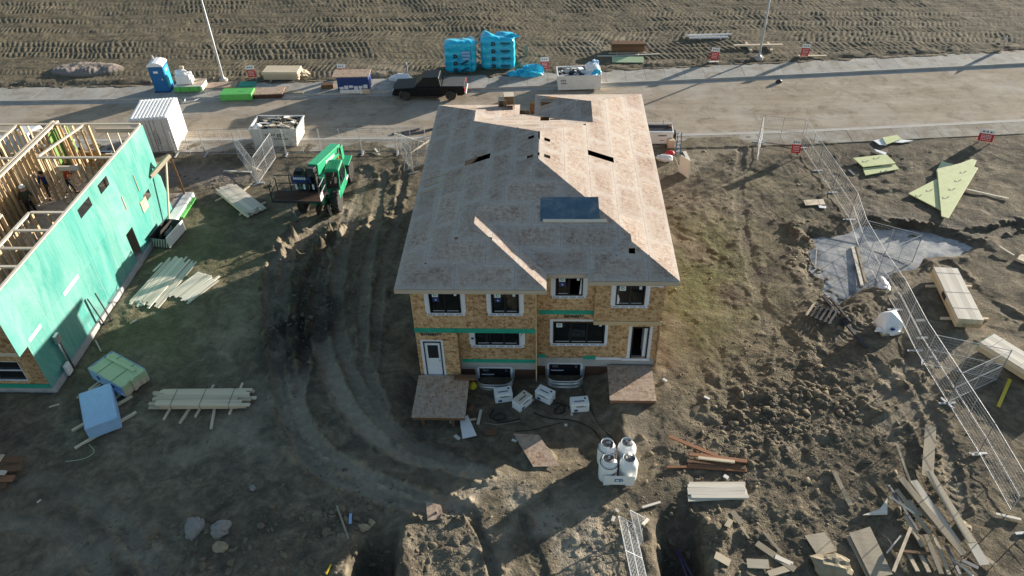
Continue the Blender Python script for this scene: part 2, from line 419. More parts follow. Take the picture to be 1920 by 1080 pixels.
# (pixels read along the rut, half width, depth, lip, dry, wet)
TRACKS = [
 ([(640, 398), (600, 425), (545, 470), (528, 540), (528, 620), (540, 700), (565, 790), (620, 860), (700, 905), (800, 940), (860, 955)], 0.36, 0.14, 0.12, 0.85, 0.0),
 ([(600, 400), (560, 425), (520, 470), (505, 540), (510, 620), (520, 700), (545, 800), (600, 880), (690, 925), (790, 955)], 0.30, 0.16, 0.12, 0.7, 0.0),
 ([(655, 385), (640, 430), (610, 480), (596, 550), (600, 620), (622, 700), (660, 775), (720, 830), (800, 860), (900, 885)], 0.40, 0.13, 0.09, 0.9, 0.0),
 ([(690, 320), (665, 400), (640, 480), (630, 560), (640, 640), (660, 700), (700, 770), (760, 820), (860, 865)], 0.34, 0.10, 0.08, 0.5, 0.1),
 ([(640, 420), (605, 470), (575, 530), (565, 600), (575, 680)], 0.26, 0.17, 0.15, 0.1, 0.35),
 ([(720, 330), (700, 430), (685, 520), (680, 600), (690, 690), (720, 770)], 0.30, 0.10, 0.07, 0.4, 0.1),
 ([(760, 320), (738, 430), (715, 520), (705, 610), (700, 690)], 0.26, 0.08, 0.07, 0.2, 0.2),
 ([(575, 690), (560, 740), (570, 800), (610, 850)], 0.26, 0.10, 0.08, 0.7, 0.0),
 # right of the house
 ([(1390, 285), (1385, 370), (1400, 470), (1425, 560), (1440, 620)], 0.34, 0.015, 0.02, 0.2, 0.0),
 # right field
 ([(1920, 600), (1840, 560), (1770, 500), (1640, 590), (1580, 640)], 0.36, 0.12, 0.09, 0.2, 0.2),
 ([(1920, 640), (1840, 620), (1790, 640), (1700, 690), (1640, 760)], 0.36, 0.09, 0.07, 0.3, 0.0),
 ([(1920, 690), (1830, 655), (1780, 690), (1720, 760), (1660, 800)], 0.36, 0.09, 0.07, 0.3, 0.0),
 ([(1640, 680), (1690, 740), (1740, 830)], 0.30, 0.08, 0.06, 0.2, 0.0),
 ([(1690, 690), (1740, 760), (1780, 860), (1800, 950)], 0.30, 0.08, 0.06, 0.2, 0.0),
 ([(1920, 420), (1800, 440), (1700, 425), (1640, 440)], 0.40, 0.16, 0.10, 0.0, 0.4),
 # bottom
 ([(880, 960), (905, 1010), (930, 1080)], 0.26, 0.10, 0.04, 0.0, 0.2),
 ([(978, 970), (1000, 1030), (1020, 1080)], 0.18, 0.06, 0.02, 0.0, 0.15),
 ([(60, 900), (200, 960), (300, 1080)], 0.4, 0.05, 0.04, 0.3, 0.0),
 ([(0, 980), (120, 1000), (200, 1080)], 0.4, 0.05, 0.04, 0.3, 0.0),
]
TRACKS = [(smooth_poly(t[0]), *t[1:]) for t in TRACKS]
TRENCH = [([G0(712, 965)[:2], G0(712, 1000)[:2], G0(700, 1080)[:2], G0(690, 1200)[:2]], 0.62, 1.5),
          ([G0(1268, 945)[:2], G0(1272, 985)[:2], G0(1284, 1080)[:2], G0(1300, 1220)[:2]], 0.66, 1.6)]
def blob(x, y, px, py, rx, ry):
    c = G0(px, py); return np.exp(-(((x - c[0]) / rx) ** 2 + ((y - c[1]) / ry) ** 2))
PIT = np.array([G0(*p)[:2] for p in ((1500, 432), (1560, 428), (1640, 415), (1720, 425), (1830, 462), (1760, 480), (1700, 515), (1640, 545), (1585, 575), (1530, 565), (1518, 500))])
def in_poly(x, y, P):
    r = np.zeros(x.shape, bool); n = len(P)
    for i in range(n):
        x1, y1 = P[i]; x2, y2 = P[(i + 1) % n]
        c = ((y1 > y) != (y2 > y)) & (x < (x2 - x1) * (y - y1) / (y2 - y1 + 1e-12) + x1); r ^= c
    return r
PADS = []   # (x, y, radius): ground tamped flat below large things
def terrain(x, y, full=False):
    x = np.asarray(x, float); y = np.asarray(y, float)
    rn = road_near(x); rf = road_far(x)
    inroad = sstep(rn - WALK_N - 0.02, rn - WALK_N + 0.15, y) * (1 - sstep(rf + WALK_F, rf + WALK_F + 0.6, y))
    far = sstep(rf + WALK_F + 0.2, rf + WALK_F + 2.0, y)
    near = 1 - sstep(rn - WALK_N - 1.5, rn - WALK_N, y)
    wx = x + 0.8 * fbm(x, y, 3.0, 3, 5); wy = y + 0.8 * fbm(x, y, 3.0, 3, 2)
    base = 0.14 * fbm(x, y, 9.0, 3, 0) + 0.085 * fbm(wx, wy, 2.2, 3, 1)
    # masks
    clod = (0.9 * blob(x, y, 1500, 760, 3.2, 2.8) + 0.9 * blob(x, y, 1420, 800, 2.4, 2.0) + 0.7 * blob(x, y, 1530, 660, 2.2, 2.5) + 0.8 * blob(x, y, 1525, 470, 1.0, 3.0) + 0.8 * blob(x, y, 1590, 600, 1.6, 1.5)
            + 0.6 * blob(x, y, 840, 1040, 2.0, 1.8) + 0.7 * blob(x, y, 1120, 1020, 1.5, 1.8) + 0.7 * blob(x, y, 1400, 1010, 2.4, 2.0) + 0.8 * blob(x, y, 600, 980, 2.2, 1.4) + 0.7 * blob(x, y, 430, 1040, 3, 1.5)
            + 0.5 * blob(x, y, 1600, 960, 2.5, 1.8) + 0.5 * blob(x, y, 1050, 930, 1.6, 0.8) + 0.45 * blob(x, y, 1340, 860, 2.5, 1.2) + 0.4 * blob(x, y, 1780, 900, 2, 2)
            + 0.35 * blob(x, y, 660, 640, 1.5, 3) + 0.6 * blob(x, y, 560, 620, 2.0, 4) + 0.4 * blob(x, y, 400, 900, 3, 1.5) + 0.40 * blob(x, y, 1350, 440, 3.2, 7) + 0.3 * blob(x, y, 300, 520, 5, 6) + 0.3 * blob(x, y, 1650, 340, 6, 4))
    clod = np.clip(clod, 0, 1.2)
    rough = 0.25 + clod
    smooth_front = blob(x, y, 1000, 800, 2.4, 1.6) + 0.7 * blob(x, y, 1050, 1000, 2.2, 1.3) + 0.6 * blob(x, y, 1680, 740, 1.2, 1.8)
    rough = rough * (1 - 0.8 * np.clip(smooth_front, 0, 1))
    h1 = fbm(wx, wy, 0.75, 3, 3); h2 = fbm(x, y, 0.28, 3, 4)
    lump = 0.15 * clod * np.clip(h1 + 0.12, -0.15, 1) + 0.10 * clod * np.abs(h2) + 0.05 * rough * h2
    nearwalk = sstep(rn - WALK_N - 4.0, rn - WALK_N - 0.3, y) * near
    near = 1 - sstep(rn - WALK_N - 1.8, rn - WALK_N - 0.05, y) * 0.85
    near = near * (1 - far) * (y < rn)
    clod = np.clip(clod + 0.5 * blob(x, y, 560, 540, 2.0, 5), 0, 1.3)
    z = base * near + lump * near + near * 0.05 * h1 + 0.11 * sstep(rn - WALK_N - 4.0, rn - WALK_N - 0.2, y) * (y < rn)
    # small far-field relief and rows of crawler marks
    wav = 0.55 * fbm(x, y, 9.0, 2, 6) + 0.35 * fbm(x, y, 25.0, 2, 7)
    vv = (y + wav + 0.02 * x) / 1.15; bi = np.floor(vv); fv = vv - bi
    rb = _T[0][(bi.astype(int) * 37) & 255, 11]; rs = np.where(_T[1][(bi.astype(int) * 53) & 255, 7] > 0.5, 1.0, -1.0)
    ph = x * 2.3 * (0.9 + 0.25 * rb) + rs * fv * 1.1 + rb * 9 + 0.9 * fbm(x, y, 1.7, 3, 3)
    tread = np.sin(2 * np.pi * ph)
    amp = 0.030 * sstep(0.02, 0.18, fv) * sstep(0.02, 0.18, 1 - fv) * (0.45 + 0.65 * sstep(-0.2, 0.15, fbm(x, y, 4.5, 3, 2)))
    edge = -0.03 * np.exp(-((fv - 0.0) / 0.09) ** 2)
    z = z + far * (0.10 + 0.20 * fbm(x, y, 7.0, 3, 4) + amp * tread + edge + 0.05 * h1)
    # verge spoil beyond the far walk, and a gravel heap
    z = z + 0.16 * np.exp(-((y - rf - WALK_F - 1.0) / 0.5) ** 2) * np.clip(fbm(x, y, 1.2, 4, 1) + 0.35, 0, 1)
    gh = np.maximum(0, 1 - ((x + 37.2) / 3.0) ** 2 - ((y - 58.2) / 1.3) ** 2)
    z = z + 0.50 * np.sqrt(gh) * (0.7 + 0.5 * fbm(x, y, 0.9, 4, 3))
    wet = np.zeros(x.shape); dry_sunlit = np.zeros(x.shape)
    wig = 0.20 * fbm(x, y, 1.1, 4, 6)
    churn = blob(x, y, 570, 530, 2.6, 5.5)
    for pts, hw, dep, lip, dr, we in TRACKS:
        P = np.array(pts); m = (x > P[:, 0].min() - 1.5) & (x < P[:, 0].max() + 1.5) & (y > P[:, 1].min() - 1.5) & (y < P[:, 1].max() + 1.5)
        if not m.any(): continue
        d, arc, side = poly_dist(x[m], y[m], pts); d = d + wig[m]
        var = 0.55 + 1.1 * np.clip(fbm(x[m], y[m], 2.6, 2, 2) + 0.5, 0, 1)
        ch = 1 + 1.1 * churn[m]; ins = 1 - sstep(hw * 0.75, hw * 1.1, d)
        tr = np.sin(2 * np.pi * (arc / 0.33 + 0.5 * d / hw)) * min(0.022, 0.25 * dep) * ins * np.clip(0.4 + 2 * fbm(x[m], y[m], 3.0, 2, 5), 0, 1)
        lp = 0.6 * lip * var * np.exp(-((d - hw * 1.3) / 0.17) ** 2) * (0.6 + 1.0 * np.clip(h1[m] + 0.4, 0, 1.2))
        z[m] = z[m] * (1 - 0.6 * ins) - 0.7 * dep * ch * var * ins + 0.7 * tr + 1.25 * ch * lp * np.clip(0.5 + 2.4 * h2[m], 0, 1.8)
        wet[m] = np.maximum(wet[m], we * (1 - sstep(hw, hw * 2.0, d))); dry_sunlit[m] = np.maximum(dry_sunlit[m], dr * (1 - 0.8 * np.clip(churn[m], 0, 1)) * (1 - sstep(hw * 0.6, hw * 1.5, d)))
    # dug-out ground in front of the house
    dip = sstep(-7.0, -5.2, x) * (1 - sstep(2.4, 3.4, x)) * sstep(18.6, 21.4, y) * (1 - sstep(26, 27, y))
    z = z - 0.52 * dip
    # frozen pit
    m = (x > 12) & (x < 30) & (y > 26) & (y < 42)
    pit = np.zeros(x.shape)
    if m.any():
        xx = wx[m] * 0.5 + x[m] * 0.5; yy = wy[m] * 0.5 + y[m] * 0.5
        d, _, _ = poly_dist(xx, yy, [tuple(p) for p in PIT] + [tuple(PIT[0])]); ins = in_poly(xx, yy, PIT)
        sd = np.where(ins, -d, d) + 0.75 * fbm(x[m], y[m], 1.6, 4, 2); k = 1 - sstep(-0.5, 0.35, sd); pit[m] = k
        z[m] = z[m] * (1 - 0.6 * k) - (0.33 - 0.16 * np.clip(fbm(x[m], y[m], 2.0, 4, 3), -0.2, 0.9)) * k + 0.07 * np.exp(-((sd - 0.55) / 0.35) ** 2) * (0.6 + 1.4 * np.clip(h1[m] + 0.3, 0, 1))
    # trenches
    for pts, hw, dep in TRENCH:
        m = (x > pts[0][0] - 3.5) & (x < pts[0][0] + 3.5) & (y < pts[0][1] + 1.5)
        if not m.any(): continue
        d, arc, side = poly_dist(x[m], y[m], [tuple(p) for p in pts]); d = d + 0.14 * fbm(x[m], y[m], 0.8, 3, 1)
        k = (1 - sstep(hw * 0.55, hw * 1.6, d)) * sstep(0.1, 2.2, arc)
        sp = 0.14 * np.exp(-((d - hw * 1.9) / 0.4) ** 2) * sstep(0.3, 1.2, arc) * (0.5 + 1.2 * np.clip(h1[m] + 0.4, 0, 1))
        z[m] = z[m] * (1 - k) - dep * k + sp + k * 0.12 * h2[m]
        wet[m] = np.maximum(wet[m], 0.55 * k)
    for px_, py_, r in PADS:
        m = (np.abs(x - px_) < r + 1) & (np.abs(y - py_) < r + 1)
        if m.any():
            k = 1 - sstep(r * 0.85, r * 1.2, np.hypot(x[m] - px_, y[m] - py_)); z[m] = z[m] * (1 - 0.8 * k)
    z = z * (1 - inroad) - 0.10 * inroad
    spill = 0.10 + 0.17 * fbm(x, y, 1.7, 4, 7) + 0.10 * np.exp(-((x + 13) / 7) ** 2) + 0.08 * np.exp(-((x - 11) / 4) ** 2) - 0.03 * (y - (rn - WALK_N))
    onwalk = (y > rn - WALK_N - 0.1) & (y < rn + 0.25); kf = sstep(-0.6, 0.1, y - rn)
    z = np.where(onwalk, np.maximum(z, np.clip(spill, -0.1, 0.17) + 0.035 * fbm(x, y, 0.5, 3, 1) - 0.16 * kf), z)
    spf = 0.06 + 0.20 * fbm(x, y, 1.1, 4, 6) - 0.35 * (rf + WALK_F - y); z = np.where((y < rf + WALK_F + 0.1) & (y > rf + 0.5), np.maximum(z, np.clip(spf, -0.1, 0.05) + 0.135), z)
    hs = sstep(-5.9, -5.4, x) * (1 - sstep(4.6, 5.1, x)) * sstep(25.5, 25.9, y) * (1 - sstep(39.3, 39.9, y)); z = z * (1 - hs) - 0.7 * hs
    hg = (1 - sstep(-22.4, -22.0, x)) * sstep(23.1, 23.5, y) * (1 - sstep(39.4, 39.8, y)); z = z * (1 - hg) - 0.15 * hg
    if not full: return z
    grass = (0.95 * blob(x, y, 1350, 500, 2.6, 5.5) + 0.8 * blob(x, y, 1280, 580, 1.4, 4) + 0.65 * blob(x, y, 380, 450, 4.5, 4.0) + 0.45 * blob(x, y, 250, 640, 4, 3) + 0.3 * blob(x, y, 420, 600, 3.2, 3.5) + 0.5 * blob(x, y, 1450, 380, 2.5, 3) + 0.2 * blob(x, y, 680, 450, 2.5, 5))
    grass = np.clip(grass, 0, 1) * np.clip(0.7 + 1.5 * fbm(x, y, 1.6, 4, 2), 0, 1) * (1 - dry_sunlit) * (1 - wet)
    wet = np.maximum(wet, np.clip(1.3 * blob(x, y, 600, 600, 1.3, 3.4) + 1.0 * blob(x, y, 530, 610, 1.2, 4) + 0.85 * blob(x, y, 1560, 380, 3.5, 1.8) + 0.8 * blob(x, y, 1760, 420, 5, 1.8) + 0.55 * blob(x, y, 1480, 790, 2.4, 1.8) + 0.7 * blob(x, y, 1265, 950, 1.0, 0.9) + 0.6 * blob(x, y, 1600, 270, 5, 0.8) + 0.5 * blob(x, y, 1530, 480, 0.8, 3.0) + 0.5 * blob(x, y, 100, 930, 2.5, 0.8) + 0.75 * blob(x, y, 1560, 300, 4, 1.2), 0, 1) * np.clip(0.7 + 1.2 * fbm(x, y, 1.0, 4, 4), 0, 1))
    dry_sunlit = np.maximum(dry_sunlit, np.clip(1.0 * blob(x, y, 900, 940, 2.4, 1.2) + 0.7 * blob(x, y, 1050, 1020, 2.2, 1.6) + 0.6 * blob(x, y, 1160, 800, 1.6, 1.2) + 0.35 * blob(x, y, 1340, 360, 2.2, 3) + 0.45 * blob(x, y, 1370, 300, 3.5, 2.0) + 0.5 * blob(x, y, 700, 135, 4, 1.5) + 0.8 * blob(x, y, 1140, 82, 3.0, 1.6) + 0.6 * blob(x, y, 400, 330, 4, 1.0) + 0.45 * blob(x, y, 430, 820, 2.5, 1.0) + 0.6 * blob(x, y, 480, 760, 1.6, 1.4) + 0.5 * blob(x, y, 540, 850, 1.2, 0.8) + 0.45 * blob(x, y, 200, 1040, 3, 1.2) + 0.4 * blob(x, y, 330, 860, 2, 0.6) + 0.4 * blob(x, y, 440, 620, 1.2, 2.5) + 0.6 * blob(x, y, 60, 930, 3, 0.5) + 0.5 * blob(x, y, 840, 1050, 2, 1.5) + 0.5 * blob(x, y, 1120, 1020, 1.4, 1.6), 0, 1) * np.clip(0.6 + 1.6 * fbm(x, y, 1.0, 4, 5), 0, 1))  # dry dust, plus the sunlit ground at bottom centre painted paler
    gravel = np.clip(np.minimum(1, gh * 6) + 0.9 * blob(x, y, 390, 330, 3.0, 0.9), 0, 1)
    return z, wet, dry_sunlit, grass, gravel, clod, pit, far
def hgt(x, y): return float(terrain(np.array([float(x)]), np.array([float(y)]))[0])
def G(px, py, dz=0.0):
    z = 0.0
    for _ in range(4):
        p = G0(px, py, z); z = hgt(p[0], p[1]) + dz
    p = G0(px, py, z); return Vector((p[0], p[1], z))
def rest(x, y, r=0.4):
    a = np.linspace(0, 2 * np.pi, 9)[:-1]
    X = np.concatenate([[x], x + r * np.cos(a), x + 0.5 * r * np.cos(a)]); Y = np.concatenate([[y], y + r * np.sin(a), y + 0.5 * r * np.sin(a)])
    return float(np.percentile(terrain(X, Y), 70))
def pad(px, py, r):
    p = G0(px, py); PADS.append((p[0], p[1], r))
for a in ((630, 370, 3.0), (228, 712, 1.2), (192, 785, 1.4), (385, 745, 1.8), (455, 378, 1.5), (300, 530, 1.6), (355, 535, 1.3), (1160, 880, 1.1), (1785, 565, 2.2), (1890, 670, 2.0), (1345, 920, 1.0), (1330, 870, 1.0),
          (310, 452, 1.0), (1668, 605, 0.8), (20, 890, 1.0), (1640, 312, 1.2), (1770, 355, 1.8), (535, 142, 1.4), (1175, 95, 1.6), (870, 135, 1.7), (933, 130, 1.7), (1007, 852, 0.7)): pad(*a)

# ------------------------------------------------------------------ ground
def build_ground():
    NR, NC = 980, 920
    ys = 12.6 * (83.0 / 12.6) ** (np.arange(NR) / (NR - 1))
    ys = np.concatenate([[-160, -60, -15, 0, 7, 10.5, 11.8], ys, [85, 90, 100, 125, 180, 300, 700]])
    us = np.linspace(-1, 1, NC); us = np.concatenate([[-40, -14, -5, -2.4, -1.5, -1.2, -1.06], us, [1.06, 1.2, 1.5, 2.4, 5, 14, 40]])
    yc = np.clip(ys, 12.6, 83)
    hw = 10.5 + 0.585 * yc; cx = 0.2 - 0.075 * yc
    X = cx[:, None] + hw[:, None] * us[None, :]; Y = np.repeat(ys[:, None], us.size, 1)
    nr, nc = X.shape
    z, wet, dry_sunlit, grass, gravel, clod, pit, far = terrain(X.ravel(), Y.ravel(), True)
    far_fade = np.clip((np.hypot(X.ravel(), Y.ravel() - 45) - 110) / 60, 0, 1); z = z * (1 - far_fade) - 0.05 * far_fade
    co = np.stack([X.ravel(), Y.ravel(), z], 1).astype(np.float32)
    i = np.arange(nr - 1)[:, None] * nc + np.arange(nc - 1)[None, :]
    q = np.stack([i, i + 1, i + nc + 1, i + nc], 2).reshape(-1, 4).astype(np.int32)
    me = bpy.data.meshes.new('ground'); me.vertices.add(len(co)); me.vertices.foreach_set('co', co.ravel())
    me.loops.add(q.size); me.loops.foreach_set('vertex_index', q.ravel())
    me.polygons.add(len(q)); me.polygons.foreach_set('loop_start', np.arange(0, q.size, 4, dtype=np.int32)); me.polygons.foreach_set('loop_total', np.full(len(q), 4, np.int32))
    me.polygons.foreach_set('use_smooth', np.ones(len(q), bool))
    me.update(calc_edges=True)
    for nm, arr in (('soilmask', (wet, dry_sunlit, grass)), ('soilmask2', (gravel, clod, far))):
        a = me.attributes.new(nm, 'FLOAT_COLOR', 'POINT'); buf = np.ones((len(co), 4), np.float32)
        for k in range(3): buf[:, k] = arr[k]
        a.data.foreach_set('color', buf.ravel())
    t = NT('soil'); P = t.n('ShaderNodeNewGeometry').outputs['Position']
    a1 = t.n('ShaderNodeSeparateColor'); t.l(t.attr('soilmask').outputs['Color'], a1.inputs[0])
    a2 = t.n('ShaderNodeSeparateColor'); t.l(t.attr('soilmask2').outputs['Color'], a2.inputs[0])
    n1 = t.noise(0.35, 6, 0.65, P); n2 = t.noise(3.0, 6, 0.7, P); n3 = t.noise(22.0, 4, 0.7, P)
    c = t.ramp(n1, [(0.30, (0.138, 0.111, 0.073)), (0.70, (0.250, 0.207, 0.138))])
    c = t.mix(t.ramp(n2, [(0.35, 0.55), (0.62, 0.0)]), c, (0.062, 0.052, 0.042))
    c = t.mix(t.ramp(n3, [(0.52, 0.0), (0.75, 0.5)]), c, (0.26, 0.225, 0.17))
    n4 = t.noise(0.9, 7, 0.75, P, 0.8)
    c = t.mix(t.ramp(n4, [(0.36, 0.75), (0.54, 0.0)]), c, (0.060, 0.051, 0.042))
    c = t.mix(t.ramp(n4, [(0.54, 0.0), (0.70, 0.75)]), c, (0.31, 0.26, 0.19))
    c = t.mix(t.math('MULTIPLY', a2.outputs[2], 0.5), c, t.ramp(n2, [(0.3, (0.075, 0.066, 0.045)), (0.7, (0.17, 0.145, 0.095))]))
    gr = t.ramp(t.noise(9.0, 5, 0.7, P), [(0.3, (0.050, 0.072, 0.028)), (0.7, (0.20, 0.18, 0.075))])
    c = t.mix(t.math('MULTIPLY', a1.outputs[2], 0.8), c, gr)
    c = t.mix(a1.outputs[1], c, t.ramp(n2, [(0.3, (0.30, 0.25, 0.185)), (0.7, (0.43, 0.365, 0.275))]))  # paler soil colour, for dry ground and painted sunlit patches
    c = t.mix(a2.outputs[0], c, t.ramp(t.noise(14, 4, 0.8, P), [(0.35, (0.14, 0.12, 0.11)), (0.65, (0.36, 0.30, 0.26))]))
    c = t.mix(t.math('MULTIPLY', a1.outputs[0], 0.85), c, (0.030, 0.024, 0.019))
    vo = t.n('ShaderNodeTexVoronoi'); vo.inputs['Scale'].default_value = 13.0; t.l(P, vo.inputs['Vector'])
    hb = t.math('ADD', t.math('MULTIPLY', t.noise(8.0, 7, 0.72, P), 1.0), t.math('MULTIPLY', t.math('MULTIPLY', vo.outputs['Distance'], -0.5), t.math('ADD', a2.outputs[1], 0.25)))
    t.bump(hb, 0.75, 0.09)
    m = t.fin(c, t.math('SUBTRACT', 0.97, t.math('MULTIPLY', a1.outputs[0], 0.25)), 0, 0.15)
    me.materials.append(m)
    o = bpy.data.objects.new('ground', me); COL.objects.link(o); tag(o, 'churned brown building-site soil with ruts and clods', 'ground', kind='structure')
build_ground()

# clods of earth too many to count, one object
def build_clods():
    areas = [(1500, 760, 3.0, 2.6, 1300, 0.042), (1470, 770, 1.3, 1.2, 110, 0.14), (1540, 740, 0.9, 0.9, 50, 0.16), (1420, 800, 2.4, 1.8, 450, 0.055), (1530, 660, 2.0, 2.2, 250, 0.055), (1520, 490, 0.7, 2.4, 150, 0.13), (1590, 600, 1.4, 1.2, 110, 0.10), (840, 1040, 1.9, 1.6, 380, 0.055),
             (1120, 1020, 1.6, 1.8, 300, 0.05), (1400, 1010, 2.4, 1.8, 420, 0.05), (600, 980, 2.2, 1.3, 420, 0.06), (430, 1030, 3.4, 1.4, 480, 0.08), (1600, 960, 2.4, 1.6, 260, 0.05), (1340, 870, 2.6, 1.4, 260, 0.07),
             (660, 985, 0.7, 0.9, 60, 0.14), (500, 900, 4.0, 2.0, 260, 0.05), (1000, 960, 2.0, 1.2, 200, 0.05), (250, 950, 4, 2, 200, 0.05), (560, 560, 2.2, 5.0, 900, 0.06), (640, 500, 2.6, 5.0, 500, 0.05), (1700, 900, 2.5, 2.2, 200, 0.07), (1350, 480, 3.5, 6, 420, 0.045),
             (1290, 990, 1.2, 1.0, 120, 0.08), (330, 520, 5, 6, 260, 0.05), (1600, 330, 6, 3.5, 300, 0.045), (390, 340, 3.0, 1.2, 260, 0.06)]
    X = []; Y = []; S = []
    for px, py, rx, ry, n, s in areas:
        c = G0(px, py); X.append(c[0] + rx * 0.75 * RNG.standard_normal(n)); Y.append(c[1] + ry * 0.75 * RNG.standard_normal(n)); S.append(s * np.exp(0.6 * RNG.standard_normal(n)))
    # crumbs along the far verge
    n = 700; xs = RNG.uniform(-50, 40, n); X.append(xs); Y.append(road_far(xs) + WALK_F + 0.3 + np.abs(0.8 * RNG.standard_normal(n))); S.append(0.09 * np.exp(0.4 * RNG.standard_normal(n)))
    X = np.concatenate(X); Y = np.concatenate(Y); S = np.clip(np.concatenate(S), 0.02, 0.30) * 0.72
    rn = road_near(X) - WALK_N; rf = road_far(X) + WALK_F
    ok = ((Y < rn) | (Y > rf)) & (Y > 10) & ~((X > -6) & (X < 5.2) & (Y > 24.2) & (Y < 40)) & ~((X < -21.8) & (Y > 23) & (Y < 40))
    X, Y, S = X[ok], Y[ok], S[ok]; Z = terrain(X, Y)
    shapes = []
    for k in range(36):
        bm = bmesh.new(); npt = 11 if k < 26 else 22
        for _ in range(npt):
            p = RNG.standard_normal(3); p = p / np.linalg.norm(p) * RNG.uniform(0.65, 1.15) * np.array([1.15, RNG.uniform(0.7, 1), 0.7]); bm.verts.new(p)
        r = bmesh.ops.convex_hull(bm, input=bm.verts[:]); loose = [v for v in bm.verts if not v.link_faces]; bmesh.ops.delete(bm, geom=loose, context='VERTS'); bmesh.ops.triangulate(bm, faces=bm.faces[:])
        bm.verts.index_update(); shapes.append((np.array([v.co[:] for v in bm.verts]), np.array([[v.index for v in f.verts] for f in bm.faces]))); bm.free()
    allv = []; allf = []; off = 0
    for x, y, z, s in zip(X, Y, Z, S):
        V, F = shapes[RNG.integers(26, 36) if s > 0.11 else RNG.integers(0, 26)]; nz = 1.0
        sc = np.array([1, RNG.uniform(0.6, 1), RNG.uniform(0.5, 0.85)]) * s; a = RNG.uniform(0, 6.28)
        v = V * nz * sc; v = np.stack([v[:, 0] * math.cos(a) - v[:, 1] * math.sin(a), v[:, 0] * math.sin(a) + v[:, 1] * math.cos(a), v[:, 2]], 1) + [x, y, z - 0.05 * s]
        allv.append(v); allf.append(F + off); off += len(V)
    v = np.concatenate(allv).astype(np.float32); f = np.concatenate(allf).astype(np.int32)
    me = bpy.data.meshes.new('earth_clods'); me.vertices.add(len(v)); me.vertices.foreach_set('co', v.ravel()); me.loops.add(f.size); me.loops.foreach_set('vertex_index', f.ravel())
    me.polygons.add(len(f)); me.polygons.foreach_set('loop_start', np.arange(0, f.size, 3, dtype=np.int32)); me.polygons.foreach_set('loop_total', np.full(len(f), 3, np.int32)); me.update(calc_edges=True)
    t = NT('clod_soil'); P = t.n('ShaderNodeNewGeometry').outputs['Position']
    c = t.ramp(t.noise(1.6, 6, 0.7, P), [(0.3, (0.11, 0.088, 0.060)), (0.7, (0.235, 0.193, 0.135))]); t.bump(t.noise(25, 5, 0.7, P), 0.6, 0.03)
    me.materials.append(t.fin(c, 0.95, 0, 0.15))
    o = bpy.data.objects.new('earth_clods', me); COL.objects.link(o); tag(o, 'loose clods and crumbs of earth strewn over the site', 'soil clods', kind='stuff')
build_clods()

# frozen puddle
def build_ice():
    c = PIT.mean(0); b = MB(); n = 72; P = []
    L = np.concatenate([PIT, PIT[:1]]); seg = np.hypot(*np.diff(L, axis=0).T); cum = np.concatenate([[0], np.cumsum(seg)])
    for s in np.linspace(0, cum[-1], n, endpoint=False):
        i = np.searchsorted(cum, s, 'right') - 1; t = (s - cum[i]) / seg[i]; p = L[i] * (1 - t) + L[i + 1] * t; d = p - c; p = p + d / np.hypot(*d) * 1.3; P.append((p[0], p[1], -0.24))
    b.add(P, [tuple(range(n))])
    t = NT('dirty_ice'); v = t.n('ShaderNodeNewGeometry').outputs['Position']
    col = t.ramp(t.noise(0.55, 6, 0.65, v, 0.6), [(0.34, (0.07, 0.09, 0.12)), (0.48, (0.22, 0.23, 0.24)), (0.64, (0.40, 0.395, 0.38))])
    col = t.mix(t.ramp(t.noise(16, 5, 0.8, v), [(0.55, 0.0), (0.68, 0.6)]), col, (0.5, 0.5, 0.49))
    col = t.mix(t.ramp(t.noise(2.4, 7, 0.8, v, 0.8), [(0.53, 0.0), (0.66, 0.75)]), col, (0.15, 0.125, 0.095))
    t.bump(t.noise(4, 5, 0.6, v), 0.15, 0.03)
    o = b.build('frozen_puddle', t.fin(col, t.ramp(t.noise(0.9, 4, 0.6, v), [(0.35, 0.15), (0.6, 0.6)]), 0, 0.4)); tag(o, 'dirty frozen puddle filling the dug pit under the fence', 'ice', kind='structure')
build_ice()

# ------------------------------------------------------------------ road, kerbs, walks
def strip(name, x0, x1, step, f0, f1, z, mat, label, cat):
    b = MB(); xs = np.arange(x0, x1 + 0.01, step); v = []
    for x in xs: v += [(x, f0(x), z), (x, f1(x), z)]
    b.add(v, [(2 * i, 2 * i + 2, 2 * i + 3, 2 * i + 1) for i in range(len(xs) - 1)])
    o = b.build(name, mat); tag(o, label, cat, kind='structure'); return o
def m_road():
    t = NT('dusty_road'); P = t.n('ShaderNodeNewGeometry').outputs['Position']
    mp = t.n('ShaderNodeMapping'); t.l(P, mp.inputs[0]); mp.inputs['Scale'].default_value = (0.16, 0.9, 1); mp.inputs['Rotation'].default_value = (0, 0, -0.06)
    s = t.noise(1.0, 6, 0.7, mp.outputs[0], 0.4); n = t.noise(0.5, 6, 0.7, P)
    c = t.ramp(s, [(0.32, (0.28, 0.22, 0.155)), (0.5, (0.38, 0.315, 0.24)), (0.7, (0.46, 0.40, 0.325))])
    c = t.mix(t.ramp(n, [(0.40, 0.0), (0.66, 0.7)]), c, (0.29, 0.235, 0.17))
    c = t.mix(t.ramp(t.noise(0.8, 8, 0.82, P, 0.7), [(0.50, 0.0), (0.64, 0.65)]), c, (0.13, 0.105, 0.08))
    c = t.mix(t.ramp(t.noise(0.16, 4, 0.6, P), [(0.5, 0.0), (0.68, 0.6)]), c, (0.43, 0.395, 0.345))
    t.bump(t.noise(7, 6, 0.7, P), 0.25, 0.04)
    return t.fin(c, 0.92, 0, 0.15)
strip('road', -290, 290, 2.0, road_near, road_far, 0.0, m_road(), 'dusty mud-streaked road running past the lots', 'road')
strip('gutter', -290, 290, 2.0, lambda x: road_far(x) - 0.42, lambda x: road_far(x), 0.006, M['concrete'], 'pale concrete gutter along the far kerb', 'gutter')
